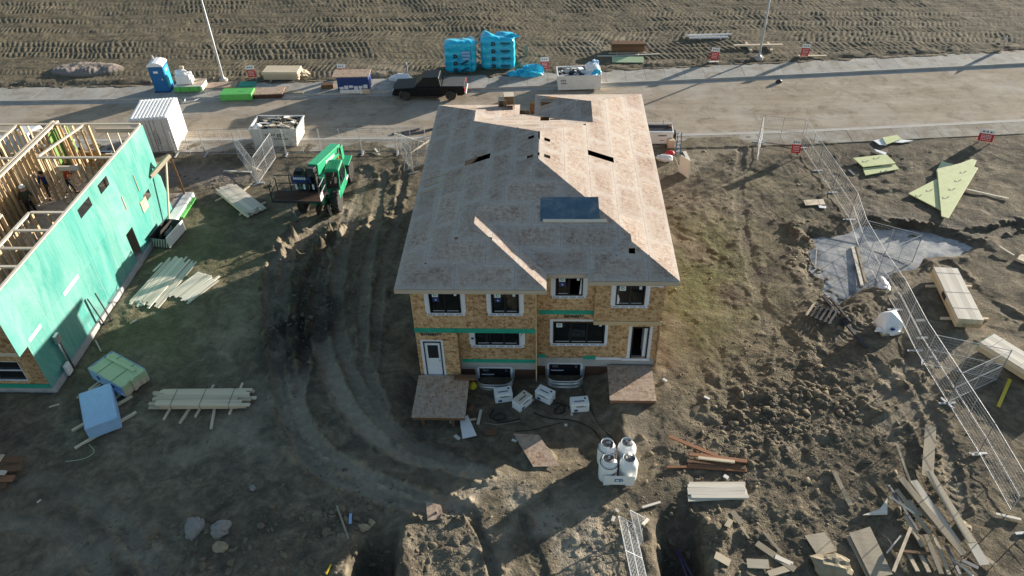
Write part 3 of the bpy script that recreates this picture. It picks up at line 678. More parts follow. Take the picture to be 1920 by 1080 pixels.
strip('gutter', -290, 290, 2.0, lambda x: road_near(x), lambda x: road_near(x) + 0.42, 0.006, M['concrete'], 'pale concrete gutter along the near kerb', 'gutter')
def kerb(name, f, sgn, label):
    b = MB(); xs = np.arange(-80, 80.1, 2.0); v = []
    for x in xs:
        y = f(x); v += [(x, y, -0.1), (x, y + sgn * 0.02, 0.145), (x, y + sgn * 0.17, 0.15), (x, y + sgn * 0.17, -0.1)]
    fs = []
    for i in range(len(xs) - 1):
        for k in range(4): fs.append((4 * i + k, 4 * i + 4 + k, 4 * i + 4 + (k + 1) % 4, 4 * i + (k + 1) % 4))
    b.add(v, fs); o = b.build(name, M['concrete']); tag(o, label, 'kerb', kind='structure')
kerb('kerb', road_far, 1, 'concrete kerb along the far side of the road'); kerb('kerb', road_near, -1, 'concrete kerb along the near side of the road')
M['slab'] = None
def m_slab(lo=0.48, hi=0.66, am=0.8):
    t = NT('walk_slab'); P = t.n('ShaderNodeNewGeometry').outputs['Position']
    c = t.ramp(t.noise(1.2, 6, 0.7, P), [(0.3, (0.31, 0.29, 0.255)), (0.7, (0.43, 0.41, 0.37))])
    c = t.mix(1.0, c, t.ramp(t.objrand(), [(0, 0.85), (1, 1.06)]), 'MULTIPLY')
    c = t.mix(t.ramp(t.noise(0.7, 7, 0.75, P, 0.5), [(lo, 0.0), (hi, am)]), c, (0.22, 0.18, 0.13))
    return t.fin(c, 0.9, 0, 0.2)
SLAB = m_slab()
def walk(f, sgn, W, x0, x1, label, SLAB=SLAB):
    root = empty('sidewalk', (0, 0, 0), 0, label, 'sidewalk', kind='structure'); L = 1.5; n = int((x1 - x0) / L)
    for i in range(n):
        xa = x0 + i * L + 0.008; xb = xa + L - 0.016; b = MB(); zz = 0.145 + random.uniform(-0.004, 0.004)
        p = [(xa, f(xa) + sgn * 0.175, -0.05), (xb, f(xb) + sgn * 0.175, -0.05), (xb, f(xb) + sgn * W, -0.05), (xa, f(xa) + sgn * W, -0.05)]
        b.prism(p, (0, 0, zz + 0.05)); b.build('slab', SLAB, root)
walk(road_far, 1, WALK_F, -60, 48, 'concrete sidewalk beyond the far kerb, backed by churned field')
walk(road_near, -1, WALK_N, -46, 42, 'concrete sidewalk along the near kerb, edging the house lots', m_slab(0.38, 0.58, 0.92))
# ------------------------------------------------------------------ duplex under construction
def clip_cell(poly, u0, u1, v0, v1):
    def cl(P, ax, val, keep_less):
        out = []
        for i in range(len(P)):
            a, b = P[i], P[(i + 1) % len(P)]
            ia = (a[ax] <= val) if keep_less else (a[ax] >= val); ib = (b[ax] <= val) if keep_less else (b[ax] >= val)
            if ia: out.append(a)
            if ia != ib:
                t = (val - a[ax]) / (b[ax] - a[ax]); out.append((a[0] + t * (b[0] - a[0]), a[1] + t * (b[1] - a[1])))
        return out
    for ax, val, less in ((0, u0, False), (0, u1, True), (1, v0, False), (1, v1, True)):
        poly = cl(poly, ax, val, less)
        if len(poly) < 3: return []
    return poly
def area(P): return abs(sum(P[i][0] * P[(i + 1) % len(P)][1] - P[(i + 1) % len(P)][0] * P[i][1] for i in range(len(P)))) / 2
def minus_rect(P, r):
    u0, u1, v0, v1 = r; B = 1e3; out = []
    for c in ((-B, u0, -B, B), (u1, B, -B, B), (u0, u1, -B, v0), (u0, u1, v1, B)):
        q = clip_cell(P, *c)
        if len(q) >= 3 and area(q) > 0.01: out.append(q)
    return out
ZE, PITCH = 5.65, 0.354
CT = math.cos(math.atan(PITCH))
HX, HY = -0.37, 24.5
house = empty('duplex_house', (HX, HY, 0.0), 0, 'unfinished two-storey duplex clad in bare strand board with a sheathed hip roof', 'house')
def roof_face(poly, o, u, n, holes=(), stagger=True):
    """poly in plan; o: a point on the eave; u: along the eave, n: plan direction up the slope"""
    u = Vector(u); n = Vector(n); o = Vector(o)
    uv = [((Vector(p) - o).dot(u), (Vector(p) - o).dot(n)) for p in poly]
    PW, PH = 2.44, 1.22 * CT; g = 0.004
    umin = min(p[0] for p in uv); umax = max(p[0] for p in uv); vmax = max(p[1] for p in uv)
    r = 0; v = 0.0
    while v < vmax - 0.02:
        uu = umin - (PW / 2 if (r % 2 and stagger) else 0.0)
        while uu < umax:
            c = clip_cell(uv, uu + g, uu + PW - g, v + g, v + PH - g)
            parts = [c] if len(c) >= 3 and area(c) > 0.02 else []
            for h in holes:
                nx = []
                for q in parts: nx += minus_rect(q, h)
                parts = nx
            if parts:
                b = MB(); uvs = []
                for q in parts:
                    P3 = []
                    for a, d in q:
                        w_ = o + u * a + n * d; P3.append((w_.x - HX, w_.y - HY, ZE + PITCH * d))
                    k = len(b.f); b.prism([(p[0], p[1], p[2] - 0.016) for p in P3], (0, 0, 0.016)); m = len(q)
                    uq = [((a - uu) / PW, (d - v) / PH) for a, d in q]
                    uvs.append((len(b.v) - 2 * m, m, uq))
                me = b.mesh('roof_panel', M['osb_roof']); ul = me.uv_layers.new(name='UVMap'); vu = {}
                for st, m, uq in uvs:
                    for i in range(m): vu[st + i] = uq[i]; vu[st + m + i] = uq[i]
                for lp in me.loops: ul.data[lp.index].uv = vu[lp.vertex_index]
                ob = bpy.data.objects.new('roof_panel', me); COL.objects.link(ob); ob.parent = house
            uu += PW
        v += PH; r += 1
xl, xr = -6.16, 5.42
A = (-3.07, 27.04); A2 = (-3.07, 28.09); RF = (HX, 30.79); RB = (HX, 33.37); Lr2 = (-3.84, 36.84); Lr = (-3.84, 38.04); R_ = (3.565, 26.385); R2 = (3.565, 26.855); Rr2 = (2.36, 36.1); Rr = (2.36, 38.54)
def onplane(px, py, o, n):
    d = ray(px, py); n = Vector(n); o = Vector(o)
    # CAM + t d : z = ZE + PITCH * ((p-o).n)
    a = d[2] - PITCH * (d[0] * n.x + d[1] * n.y); b = ZE - H - PITCH * (o.x * n.x + o.y * n.y)
    t = b / a; return Vector((d[0] * t, d[1] * t, H + d[2] * t))
def hole(c0, c1, o, u, n):
    p, q = [onplane(*c, o, n) for c in (c0, c1)]; u = Vector(u); n = Vector(n); o = Vector(o)
    a = [(Vector((k.x, k.y)) - o).dot(u) for k in (p, q)]; d = [(Vector((k.x, k.y)) - o).dot(n) for k in (p, q)]
    return (min(a), max(a), min(d), max(d))
L_o, L_u, L_n = (xl, 23.95), (0, 1), (1, 0)
Rt_o, Rt_u, Rt_n = (xr, 24.53), (0, 1), (-1, 0)
F_o, F_u, F_n = (-3.07, 25.0), (1, 0), (0, 1)
def vent(px, py, o, u, n, s=0.14):
    p = onplane(px, py, o, n); q = Vector((p.x, p.y)) - Vector(o); a = q.dot(Vector(u)); d = q.dot(Vector(n)); return (a - s, a + s, d - s, d + s)
lh = [hole((876, 303), (914, 295), L_o, L_u, L_n), vent(996, 257, L_o, L_u, L_n), vent(994, 293, L_o, L_u, L_n), vent(888, 433, L_o, L_u, L_n)]
p_ = onplane(895, 299, L_o, L_n); lh[0] = (p_.y - L_o[1] - 0.24, p_.y - L_o[1] + 0.24, p_.x - xl - 0.62, p_.x - xl + 0.62)
p2_ = onplane(1127, 293, Rt_o, Rt_n); rh = [(p2_.y - Rt_o[1] - 0.24, p2_.y - Rt_o[1] + 0.24, xr - p2_.x - 0.62, xr - p2_.x + 0.62), vent(1026, 262, Rt_o, Rt_u, Rt_n), vent(1026, 293, Rt_o, Rt_u, Rt_n)]
roof_face([(xl, 23.95), A, A2, RF, RB, Lr2, Lr, (xl, 40.36)], L_o, L_u, L_n, lh)
roof_face([(xr, 24.53), R_, R2, RF, RB, Rr2, Rr, (xr, 41.6)], Rt_o, Rt_u, Rt_n, rh)
roof_face([(0.02, 25.0), (1.71, 25.0), R2, RF, A2], F_o, F_u, F_n)
roof_face([(xl, 23.95), (0.02, 23.95), A], (xl, 23.95), (1, 0), (0, 1))
roof_face([(0.02, 23.95), (0.02, 25.0), A2, A], (0.02, 23.95), (0, 1), (-1, 0), stagger=False)
rfo = (1.71, 24.53); roof_face([(1.71, 24.53), (xr, 24.53), R_], rfo, (1, 0), (0, 1), [vent(1185, 470, rfo, (1, 0), (0, 1), 0.13)])
roof_face([(1.71, 24.53), R_, R2, (1.71, 25.0)], (1.71, 24.53), (0, 1), (1, 0), stagger=False)
bo = (-1.52, 39.16)
roof_face([(-1.52, 39.16), Lr2, RB, Rr2, (-0.7, 39.16)], (0, 39.16), (1, 0), (0, -1), [(-0.35, 0.12, 1.0, 2.35), (0.14, 0.75, 0.55, 0.95), (0.15, 0.72, 1.75, 2.1)])
roof_face([(xl, 40.36), Lr, (-1.52, 40.36)], (xl, 40.36), (1, 0), (0, -1))
roof_face([(-1.52, 40.36), Lr, Lr2, (-1.52, 39.16)], (-1.52, 40.36), (0, -1), (-1, 0), stagger=False)
roof_face([(-0.7, 41.6), (xr, 41.6), Rr], (-0.7, 41.6), (1, 0), (0, -1))
roof_face([(-0.7, 41.6), Rr, Rr2, (-0.7, 39.16)], (-0.7, 41.6), (0, -1), (1, 0), [(0.9, 1.7, 0.35, 1.3)], stagger=False)
# fascia boards
def fas(p, q):
    piece_bar('fascia', M['fascia'], (p[0] - HX, p[1] - HY, ZE - 0.125), (q[0] - HX, q[1] - HY, ZE - 0.125), 0.04, 0.20, house)
fo = 0.0
for p, q in (((xl, 23.95), (0.02, 23.95)), ((0.0, 23.97), (0.0, 25.0)), ((0.03, 25.0), (1.70, 25.0)), ((1.71, 24.53), (xr, 24.53)), ((xr - .02, 24.55), (xr - .02, 41.58)), ((xl + .02, 23.97), (xl + .02, 40.34)), ((xl, 40.36), (-1.52, 40.36)), ((-0.7, 41.6), (xr, 41.6)), ((-1.5, 39.16), (-0.72, 39.16))): fas(p, q)
# soffit underlay so eaves read solid
def soff(x0, x1, y0, y1): MB().box2((x0, y0, ZE - 0.226), (x1, y1, ZE - 0.210)).build('soffit', M['fascia'], house, world=True)
soff(xl + .04, -0.02, 23.98, 24.53); soff(0.03, 1.70, 25.02, 25.28); soff(1.73, xr - .04, 24.56, 24.93); soff(xl + .04, -5.69, 24.55, 40.2); soff(4.99, xr - .04, 24.97, 41.5)
# trusses seen through the openings
for y in (30.95, 31.5, 32.1, 37.6, 38.2, 38.6):
    zr = ZE + PITCH * (5.79 if y < 34 else 39.16 - y) - 0.16
    hw_ = 5.6 if y < 34 else 1.4 + (39.16 - y)
    if y < 34:
        piece_bar('truss_chord', M['stud'], (-5.5 , y - HY, ZE + 0.07), (-0.1, y - HY, zr), 0.04, 0.14, house); piece_bar('truss_chord', M['stud'], (5.6, y - HY, ZE + 0.0), (0.1, y - HY, zr), 0.04, 0.14, house)
    piece_bar('truss_tie', M['stud'], (-5.4 if y < 34 else -1.2, y - HY, ZE - 0.1), (5.4 if y < 34 else 1.4, y - HY, ZE - 0.1), 0.04, 0.14, house)
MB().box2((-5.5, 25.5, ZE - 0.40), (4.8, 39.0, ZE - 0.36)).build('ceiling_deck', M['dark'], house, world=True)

def split_rects(u0, u1, v0, v1, holes):
    us = sorted({u0, u1, *[h[0] for h in holes], *[h[1] for h in holes]}); us = [u for u in us if u0 <= u <= u1]
    out = []
    for a, b in zip(us[:-1], us[1:]):
        vs = [(v0, v1)]
        for h in holes:
            if h[0] < b - 1e-6 and h[1] > a + 1e-6:
                nv = []
                for c, d in vs:
                    if h[3] <= c or h[2] >= d: nv.append((c, d)); continue
                    if h[2] > c: nv.append((c, h[2]))
                    if h[3] < d: nv.append((h[3], d))
                vs = nv
        out += [(a, b, c, d) for c, d in vs]
    return out
def panel_wall(root, mat, fn, u0, u1, v0, v1, holes, pw, ph, thick=0.05, name='wall_panel', gap=0.004, vstart=None):
    """sheet-clad wall; fn(u, v, depth) -> world point; each sheet its own part with the openings cut out"""
    v = v0 if vstart is None else vstart
    while v < v1 - 1e-4:
        u = u0
        while u < u1 - 1e-4:
            a, b, c, d = u + gap, min(u + pw, u1) - gap, max(v, v0) + gap, min(v + ph, v1) - gap
            if b - a > 0.03 and d - c > 0.03:
                mb = MB()
                for r in split_rects(a, b, c, d, holes):
                    mb.prism([fn(r[0], r[2], 0), fn(r[1], r[2], 0), fn(r[1], r[3], 0), fn(r[0], r[3], 0)], Vector(fn(0, 0, thick)) - Vector(fn(0, 0, 0)))
                if mb.f: mb.build(name, mat, root, world=True)
            u += pw
        v += ph
def fY(Y): return lambda u, v, d: (u, Y + d, v)
def fX(X, s=-1): return lambda u, v, d: (X + s * d, u, v)
YL, YM, YR, YD = 24.55, 25.3, 24.95, 25.05
OW = M['osb_wall']
WL = [(-4.90, -3.58, 3.88, 5.06), (-2.29, -1.13, 3.88, 5.04)]           # upper windows, left unit
panel_wall(house, OW, fY(YL), -5.68, -0.44, 2.98, 5.46, WL, 1.31, 2.6)
DL = (-5.34, -4.66, 0.10, 2.12)
panel_wall(house, OW, fY(YL), -5.68, -3.86, 0.05, 2.70, [DL], 1.9, 2.8)
MB().box2((-3.91, YL + 0.052, 0.05), (-3.86, YD, 2.70)).build('wall_return', OW, house, world=True)
W1 = (-3.14, -1.18, 1.55, 2.66)
panel_wall(house, OW, fY(YD), -3.86, -0.44, 0.62, 2.96, [W1], 1.8, 2.4)
MB().box2((-3.85, YL + 0.05, 2.70), (-0.45, YD + 0.04, 2.98)).build('overhang_beam', OW, house, world=True)
MB().box2((-0.44, YL, -0.3), (-0.40, YM, 5.46)).build('wall_edge_stud', M['stud'], house, world=True)
# green sill-gasket strips: 3 cm proud
def gstrip(x0, x1, z0, z1, Y): MB().box2((x0, Y - 0.012, z0), (x1, Y - 0.002, z1)).build('green_strip', M['greenstrip'], house, world=True)
gstrip(-5.70, -3.88, 2.72, 2.98, YL); gstrip(-3.872, -0.45, 2.72, 2.98, YL)
gstrip(-3.80, -0.46, 0.42, 0.64, YD)
# right unit centre
W2 = (0.40, 1.55, 4.24, 5.30); W3 = (0.32, 2.60, 1.45, 2.72)
panel_wall(house, OW, fY(YM), -0.40, 2.10, 3.02, 5.46, [W2], 1.25, 2.6)
D2 = (3.80, 4.56, 0.56, 2.46)
panel_wall(house, OW, fY(YM), -0.40, 4.97, 0.52, 3.02, [W3, D2], 1.85, 2.6)
gstrip(-0.30, 2.08, 3.16, 3.40, YM); gstrip(-0.38, 0.02, 0.52, 0.72, YM); gstrip(1.70, 2.25, 0.44, 0.66, YM)
W4 = (2.92, 4.13, 4.02, 5.12)
panel_wall(house, OW, fY(YR), 2.08, 4.97, 3.10, 5.46, [W4], 1.5, 2.6)
MB().box2((2.06, YR - 0.02, 2.88), (4.98, YM - 0.01, 3.09)).build('overhang_beam', M['stud'], house, world=True)
MB().box2((2.06, YR + 0.052, 3.10), (2.10, YM, 5.46)).build('wall_return', OW, house, world=True)
# side and rear walls
panel_wall(house, OW, fX(-5.68, -1), 24.56, 40.0, 0.05, 5.46, [(29.5, 30.6, 3.7, 4.9), (34, 35.1, 3.7, 4.9)], 2.44, 1.22, thick=-0.05)
panel_wall(house, OW, fX(4.97, 1), 25.0, 41.0, 0.05, 5.46, [(30.5, 31.6, 3.7, 4.9), (36, 37.1, 3.7, 4.9)], 2.44, 1.22, thick=-0.05)
panel_wall(house, OW, fY(40.0), -5.62, -1.0, 0.05, 5.46, [], 2.44, 1.22); panel_wall(house, OW, fY(41.0), -1.0, 4.9, 0.05, 5.46, [], 2.44, 1.22)
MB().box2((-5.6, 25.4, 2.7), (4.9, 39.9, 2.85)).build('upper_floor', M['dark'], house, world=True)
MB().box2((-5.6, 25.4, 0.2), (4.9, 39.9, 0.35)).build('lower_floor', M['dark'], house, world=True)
for x in (-2.2, 1.0, 3.1): MB().box2((x, 27.5, 0.36), (x + 0.08, 27.6, 5.2)).build('inner_stud', M['stud'], house, world=True)
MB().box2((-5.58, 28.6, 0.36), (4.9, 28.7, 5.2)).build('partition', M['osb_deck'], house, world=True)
# foundation, with basement window gaps
B1 = (-3.05, -1.62, -0.92, 0.06); B2 = (0.16, 1.60, -0.66, 0.12)
panel_wall(house, M['foundation'], fY(YL + 0.03), -5.66, -3.86, -1.0, 0.045, [], 9, 9, 0.2, 'foundation')
panel_wall(house, M['foundation'], fY(YD + 0.01), -3.86, -0.45, -1.0, 0.60, [B1], 9, 9, 0.2, 'foundation')
panel_wall(house, M['foundation'], fY(YM + 0.01), -0.39, 4.95, -1.0, 0.51, [B2], 9, 9, 0.2, 'foundation')
MB().box2((-5.66, 24.8, -1), (-5.46, 39.9, 0.045)).box2((4.75, 25.5, -1), (4.95, 40.9, 0.045)).build('foundation', M['foundation'], house, world=True)

for a, b_, y in ((-1.42, -0.46, YD), (-0.38, -0.02, YM), (1.80, 4.9, YM), (-3.84, -3.25, YD)): MB().box2((a, y - 0.004, -0.98), (b_, y + 0.007, -0.02)).build('damp_membrane', M['ply_dark'], house, world=True)

def window(root, r, Y, mull=1, tape=(0.20, 0.16), sill=True, stick=True, blue=True, head=False, openpane=False):
    x0, x1, z0, z1 = r; fw = 0.06
    f = MB(); f.box2((x0, Y - 0.03, z0), (x0 + fw, Y + 0.09, z1)).box2((x1 - fw, Y - 0.03, z0), (x1, Y + 0.09, z1)).box2((x0 + fw, Y - 0.03, z0), (x1 - fw, Y + 0.09, z0 + fw)).box2((x0 + fw, Y - 0.03, z1 - fw), (x1 - fw, Y + 0.09, z1))
    fr = f.build('window', M['blackframe'], root, world=True)
    n = mull + 1; seg = (x1 - x0 - 2 * fw) / n
    for i in range(mull):
        xm = x0 + fw + seg * (i + 1); MB().box2((xm - 0.035, Y - 0.02, z0 + fw), (xm + 0.035, Y + 0.07, z1 - fw)).build('mullion', M['blackframe'], fr, world=True)
    for i in range(n):
        if openpane and i == n - 1: continue
        a = x0 + fw + seg * i + 0.03; b = a + seg - 0.06
        MB().box2((a, Y + 0.03, z0 + fw), (b, Y + 0.042, z1 - fw)).build('pane', M['glass'], fr, world=True)
        MB().box2((a + 0.02, Y + 0.012, z0 + fw + 0.012), (b - 0.02, Y + 0.024, z0 + fw + 0.032)).build('pane_bead', M['tape'], fr, world=True)
    tw, th = tape
    MB().box2((x0 - tw, Y - 0.009, z0), (x0 - 0.002, Y - 0.002, z1 + 0.05)).build('jamb_tape', M['tape'], root, world=True)
    MB().box2((x1 + 0.002, Y - 0.009, z0), (x1 + tw, Y - 0.002, z1 + 0.05)).build('jamb_tape', M['tape'], root, world=True)
    if head: MB().box2((x0 - tw, Y - 0.009, z1 + 0.052), (x1 + tw, Y - 0.002, z1 + 0.15)).build('head_tape', M['tape'], root, world=True)
    if sill:
        MB().box2((x0 - tw * 0.75, Y - 0.012, z0 - th), (x1 + tw * 0.75, Y - 0.003, z0 - 0.003)).build('sill_tape', M['tape'], root, world=True)
        p = MB(); k = max(4, int((x1 - x0 + tw) / 0.33)); L = (x1 - x0 + tw * 1.3) / k
        for i in range(k):
            a = x0 - tw * 0.65 + i * L
            for q in range(5):
                h = (0.5, 0.42, 0.5, 0.36, 0.46)[(q + i) % 5] * th
                p.box2((a + 0.03 + q * L * 0.155, Y - 0.015, z0 - th * 0.80), (a + 0.03 + q * L * 0.155 + L * 0.10, Y - 0.0125, z0 - th * 0.80 + h))
        p.build('tape_lettering', M['tapeprint'], root, world=True)
    if stick:
        MB().box2((x0 + 0.14, Y + 0.005, z1 - 0.33), (x0 + 0.40, Y + 0.011, z1 - 0.08)).build('sticker', M['tape'], fr, world=True)
        b = MB(); c = (x0 + 0.27, Y + 0.002, z1 - 0.19)
        b.prism([(c[0] + 0.075 * math.cos(t), c[1], c[2] + 0.075 * math.sin(t)) for t in np.linspace(0, 6.28, 15)[:-1]], (0, 0.002, 0)); b.build('sticker_symbol', M['greenstrip'], fr, world=True)
        MB().box2((c[0] - 0.02, Y - 0.001, c[2] - 0.03), (c[0] + 0.045, Y + 0.001, c[2] + 0.03)).build('sticker_symbol', M['white_clean'], fr, world=True)
        if blue:
            MB().box2((x0 + 0.15, Y + 0.005, z1 - 0.58), (x0 + 0.42, Y + 0.011, z1 - 0.36)).build('sticker', M['navy'], fr, world=True)
            MB().prism([(x0 + 0.24, Y + 0.002, z1 - 0.51), (x0 + 0.33, Y + 0.002, z1 - 0.51), (x0 + 0.285, Y + 0.002, z1 - 0.42)], (0, 0.002, 0)).build('sticker_symbol', M['tape'], fr, world=True)
        MB().box2((x1 - 0.26, Y + 0.005, z1 - 0.26), (x1 - 0.15, Y + 0.011, z1 - 0.07)).build('sticker', M['tape'], fr, world=True)
    return fr
window(house, WL[0], YL); window(house, WL[1], YL)
window(house, W1, YD, 2, (0.26, 0.17), stick=False)
window(house, W2, YM, openpane=True); window(house, W3, YM, 2, (0.14, 0.17), blue=False, head=True); window(house, W4, YR, blue=False)
MB().prism([(1.40, YM - 0.02, 4.32), (1.49, YM - 0.02, 4.32), (1.50, YM - 0.02, 5.1), (1.46, YM - 0.02, 5.15), (1.44, YM - 0.02, 4.8)], (0, 0.01, 0)).build('wrap_flap', M['tape'], house, world=True)
MB().prism([(2.98, YR - 0.02, 4.08), (3.07, YR - 0.02, 4.10), (3.09, YR - 0.02, 4.35), (3.02, YR - 0.02, 4.6), (2.98, YR - 0.02, 4.6)], (0, 0.01, 0)).build('wrap_flap', M['tape'], house, world=True)
MB().prism([(4.3, YR - 0.02, 5.12), (4.82, YR - 0.02, 5.10), (4.88, YR - 0.02, 5.0), (4.72, YR - 0.02, 4.98), (4.55, YR - 0.02, 5.04), (4.3, YR - 0.02, 5.02)], (0, 0.01, 0)).build('wrap_flap', M['tape'], house, world=True)
# dark marks printed on the left living-room jamb tapes
for x, z in ((-3.30, 2.35), (-3.27, 1.86)): MB().box2((x - 0.05, YD - 0.014, z), (x + 0.07, YD - 0.011, z + 0.12)).build('tape_lettering', M['print'], house, world=True)
MB().prism([(-1.13, YD - 0.014, 2.60), (-0.97, YD - 0.014, 2.35), (-1.13, YD - 0.014, 2.05), (-1.11, YD - 0.014, 2.14), (-1.02, YD - 0.014, 2.35), (-1.11, YD - 0.014, 2.52)], (0, 0.003, 0)).build('tape_lettering', M['print'], house, world=True)
text('INTEGRITY', 0.17, M['print'], house, (-4.98 - HX, YL - 0.006 - HY, 2.60), (math.pi / 2, 0, 0), sx=1.05, bold=0.012)
text('INTEGRITY', 0.17, M['print'], house, (1.22 - HX, YM - 0.006 - HY, 3.04), (math.pi / 2, 0, 0), sx=1.0, bold=0.012)
# left door: white slab with dark light
dr = MB().box2((DL[0], YL + 0.0, 0.14), (DL[1], YL + 0.045, 2.08)).build('door', M['tape'], house, world=True)
MB().box2((DL[0] + 0.12, YL - 0.012, 1.18), (DL[1] - 0.10, YL - 0.003, 1.96)).build('door_light', M['carglass'], dr, world=True)
MB().box2((DL[1] - 0.1, YL - 0.04, 1.0), (DL[1] - 0.05, YL - 0.003, 1.06)).build('handle', M['steel'], dr, world=True)
b = MB(); b.box2((DL[0] - 0.05, YL - 0.03, 0.10), (DL[0] - 0.002, YL + 0.02, 2.14)).box2((DL[1] + 0.002, YL - 0.03, 0.10), (DL[1] + 0.05, YL + 0.02, 2.14)).box2((DL[0] - 0.05, YL - 0.03, 2.142), (DL[1] + 0.05, YL + 0.02, 2.19)); b.build('door_frame', M['blackframe'], house, world=True)
b = MB(); b.box2((DL[0] - 0.17, YL - 0.012, 0.08), (DL[0] - 0.053, YL - 0.003, 2.25)).box2((DL[1] + 0.053, YL - 0.012, 0.08), (DL[1] + 0.15, YL - 0.003, 2.25)).box2((DL[0] - 0.15, YL - 0.013, 2.20), (DL[1] + 0.15, YL - 0.004, 2.28)).box2((DL[0] - 0.12, YL - 0.05, 0.04), (DL[1] + 0.2, YL - 0.016, 0.13)); b.build('door_tape', M['tape'], house, world=True)
b = MB(); b.box2((D2[0], YM - 0.03, D2[2]), (D2[0] + 0.06, YM + 0.05, D2[3])).box2((D2[1] - 0.06, YM - 0.03, D2[2]), (D2[1], YM + 0.05, D2[3])).box2((D2[0] + 0.06, YM - 0.03, D2[3] - 0.06), (D2[1] - 0.06, YM + 0.05, D2[3])); b.build('door_frame', M['blackframe'], house, world=True)
b = MB(); b.box2((D2[0] - 0.14, YM - 0.012, D2[2] - 0.05), (D2[0] - 0.003, YM - 0.003, D2[3] + 0.03)).box2((D2[1] + 0.003, YM - 0.012, D2[2] - 0.05), (D2[1] + 0.14, YM - 0.003, D2[3] + 0.03)).box2((D2[0] - 0.35, YM - 0.05, 0.42), (D2[1] + 0.15, YM - 0.014, 0.54)).box2((2.27, YM - 0.03, 0.44), (D2[0] - 0.36, YM - 0.005, 0.58)); b.build('door_tape', M['tape'], house, world=True)
MB().box2((D2[1] - 0.20, YM + 0.06, D2[2] + 0.02), (D2[1] - 0.07, YM + 0.68, D2[3] - 0.1)).build('door', M['tape'], house, world=True)
# basement windows
for (x0, x1, z0, z1), Y in ((B1, YD + 0.01), (B2, YM + 0.01)):
    f = MB(); f.box2((x0, Y - 0.02, z0), (x0 + 0.06, Y + 0.1, z1)).box2((x1 - 0.06, Y - 0.02, z0), (x1, Y + 0.1, z1)).box2((x0 + 0.06, Y - 0.02, z1 - 0.06), (x1 - 0.06, Y + 0.1, z1)).box2((x0 + 0.06, Y - 0.02, z0), (x1 - 0.06, Y + 0.1, z0 + 0.06)).box2(((x0 + x1) / 2 - 0.03, Y, z0 + 0.06), ((x0 + x1) / 2 + 0.03, Y + 0.08, z1 - 0.06))
    fr = f.build('basement_window', M['blackframe'], house, world=True)
    MB().box2((x0 + 0.06, Y + 0.04, z0 + 0.06), (x1 - 0.06, Y + 0.05, z1 - 0.06)).build('pane', M['carglass'], fr, world=True)
    MB().box2((x0 + 0.14, Y + 0.02, z1 - 0.26), (x0 + 0.42, Y + 0.026, z1 - 0.12)).box2((x1 - 0.24, Y + 0.02, z1 - 0.28), (x1 - 0.15, Y + 0.026, z1 - 0.12)).build('sticker', M['greysteel'], fr, world=True)
    MB().box2((x0 + 0.08, Y + 0.01, z1 - 0.47), ((x0 + x1) / 2 - 0.05, Y + 0.03, z1 - 0.43)).build('pane_bead', M['tape'], fr, world=True)
    t = MB(); t.box2((x0 - 0.06, Y - 0.03, z1 + 0.002), (x1 + 0.06, Y - 0.004, z1 + 0.06)).box2((x0 - 0.10, Y - 0.03, z0), (x0 - 0.004, Y - 0.004, z1)).box2((x1 + 0.004, Y - 0.03, z0), (x1 + 0.10, Y - 0.004, z1)); t.build('window_trim', M['tape'], house, world=True)
# corrugated window wells
for (x0, x1, z0, z1), Y, zt in ((B1, YD - 0.03, -0.18), (B2, YM - 0.03, -0.16)):
    cx, rx = (x0 + x1) / 2, (x1 - x0) / 2 + 0.12; ry = 0.78; n = 36; rows = 22; v = []; fs = []
    hz = np.linspace(zt - 0.85, zt, rows)
    for i, z in enumerate(hz):
        k = 0.028 * math.cos(i * 1.26)
        for j in range(n + 1):
            t = math.pi * j / n; s_ = math.sin(t) ** 0.55; c_ = math.copysign(abs(math.cos(t)) ** 0.6, math.cos(t))
            v.append((cx - (rx + k) * c_, Y - 0.005 - (ry + k) * s_, z))
    for i in range(rows - 1):
        for j in range(n): fs.append((i * (n + 1) + j, i * (n + 1) + j + 1, (i + 1) * (n + 1) + j + 1, (i + 1) * (n + 1) + j))
    b = MB(); b.add(v, fs); o = b.build('window_well', M['steel'], house, smooth=True, world=True); sm = o.modifiers.new('thick', 'SOLIDIFY'); sm.thickness = 0.012

# plywood landings at the two doors
def landing(x0, x1, y0, y1, zt, label, legs, joist):
    r = empty('landing', ((x0 + x1) / 2, (y0 + y1) / 2, hgt((x0 + x1) / 2, (y0 + y1) / 2)), 0, label, 'platform', 'temporary landings at the front doors')
    xm = x0 + (x1 - x0) * 0.52
    for a, b_ in ((x0, xm - 0.003), (xm + 0.003, x1)):
        MB().box2((a, y0, zt - 0.022), (b_, y1, zt)).build('deck_panel', M['osb_deck'], r, world=True)
    for y in (y0 + 0.03, y1 - 0.06): MB().box2((x0 + 0.02, y, zt - 0.20), (x1 - 0.02, y + 0.04, zt - 0.024)).build('rim_joist', M['brown'] if joist else M['redwood'], r, world=True)
    for x in (x0 + 0.04, xm - 0.02, x1 - 0.08): MB().box2((x, y0 + 0.072, zt - 0.20), (x + 0.04, y1 - 0.062, zt - 0.024)).build('joist', M['stud'], r, world=True)
    for x, y in legs: MB().box2((x - 0.07, y - 0.045, hgt(x, y) - 0.1), (x + 0.07, y + 0.045, zt - 0.202)).build('leg', M['brown'], r, world=True)
    return r
landing(-5.76, -3.44, 21.95, 24.46, 0.16, 'strand-board landing on short legs below the white door of the left unit', [(-5.3, 22.06), (-4.0, 22.06), (-5.3, 24.2), (-4.0, 24.2)], True)
landing(2.80, 4.82, 23.05, 25.20, 0.17, 'half sunlit strand-board landing below the open doorway of the right unit', [(2.95, 23.2), (4.65, 23.2)], False)
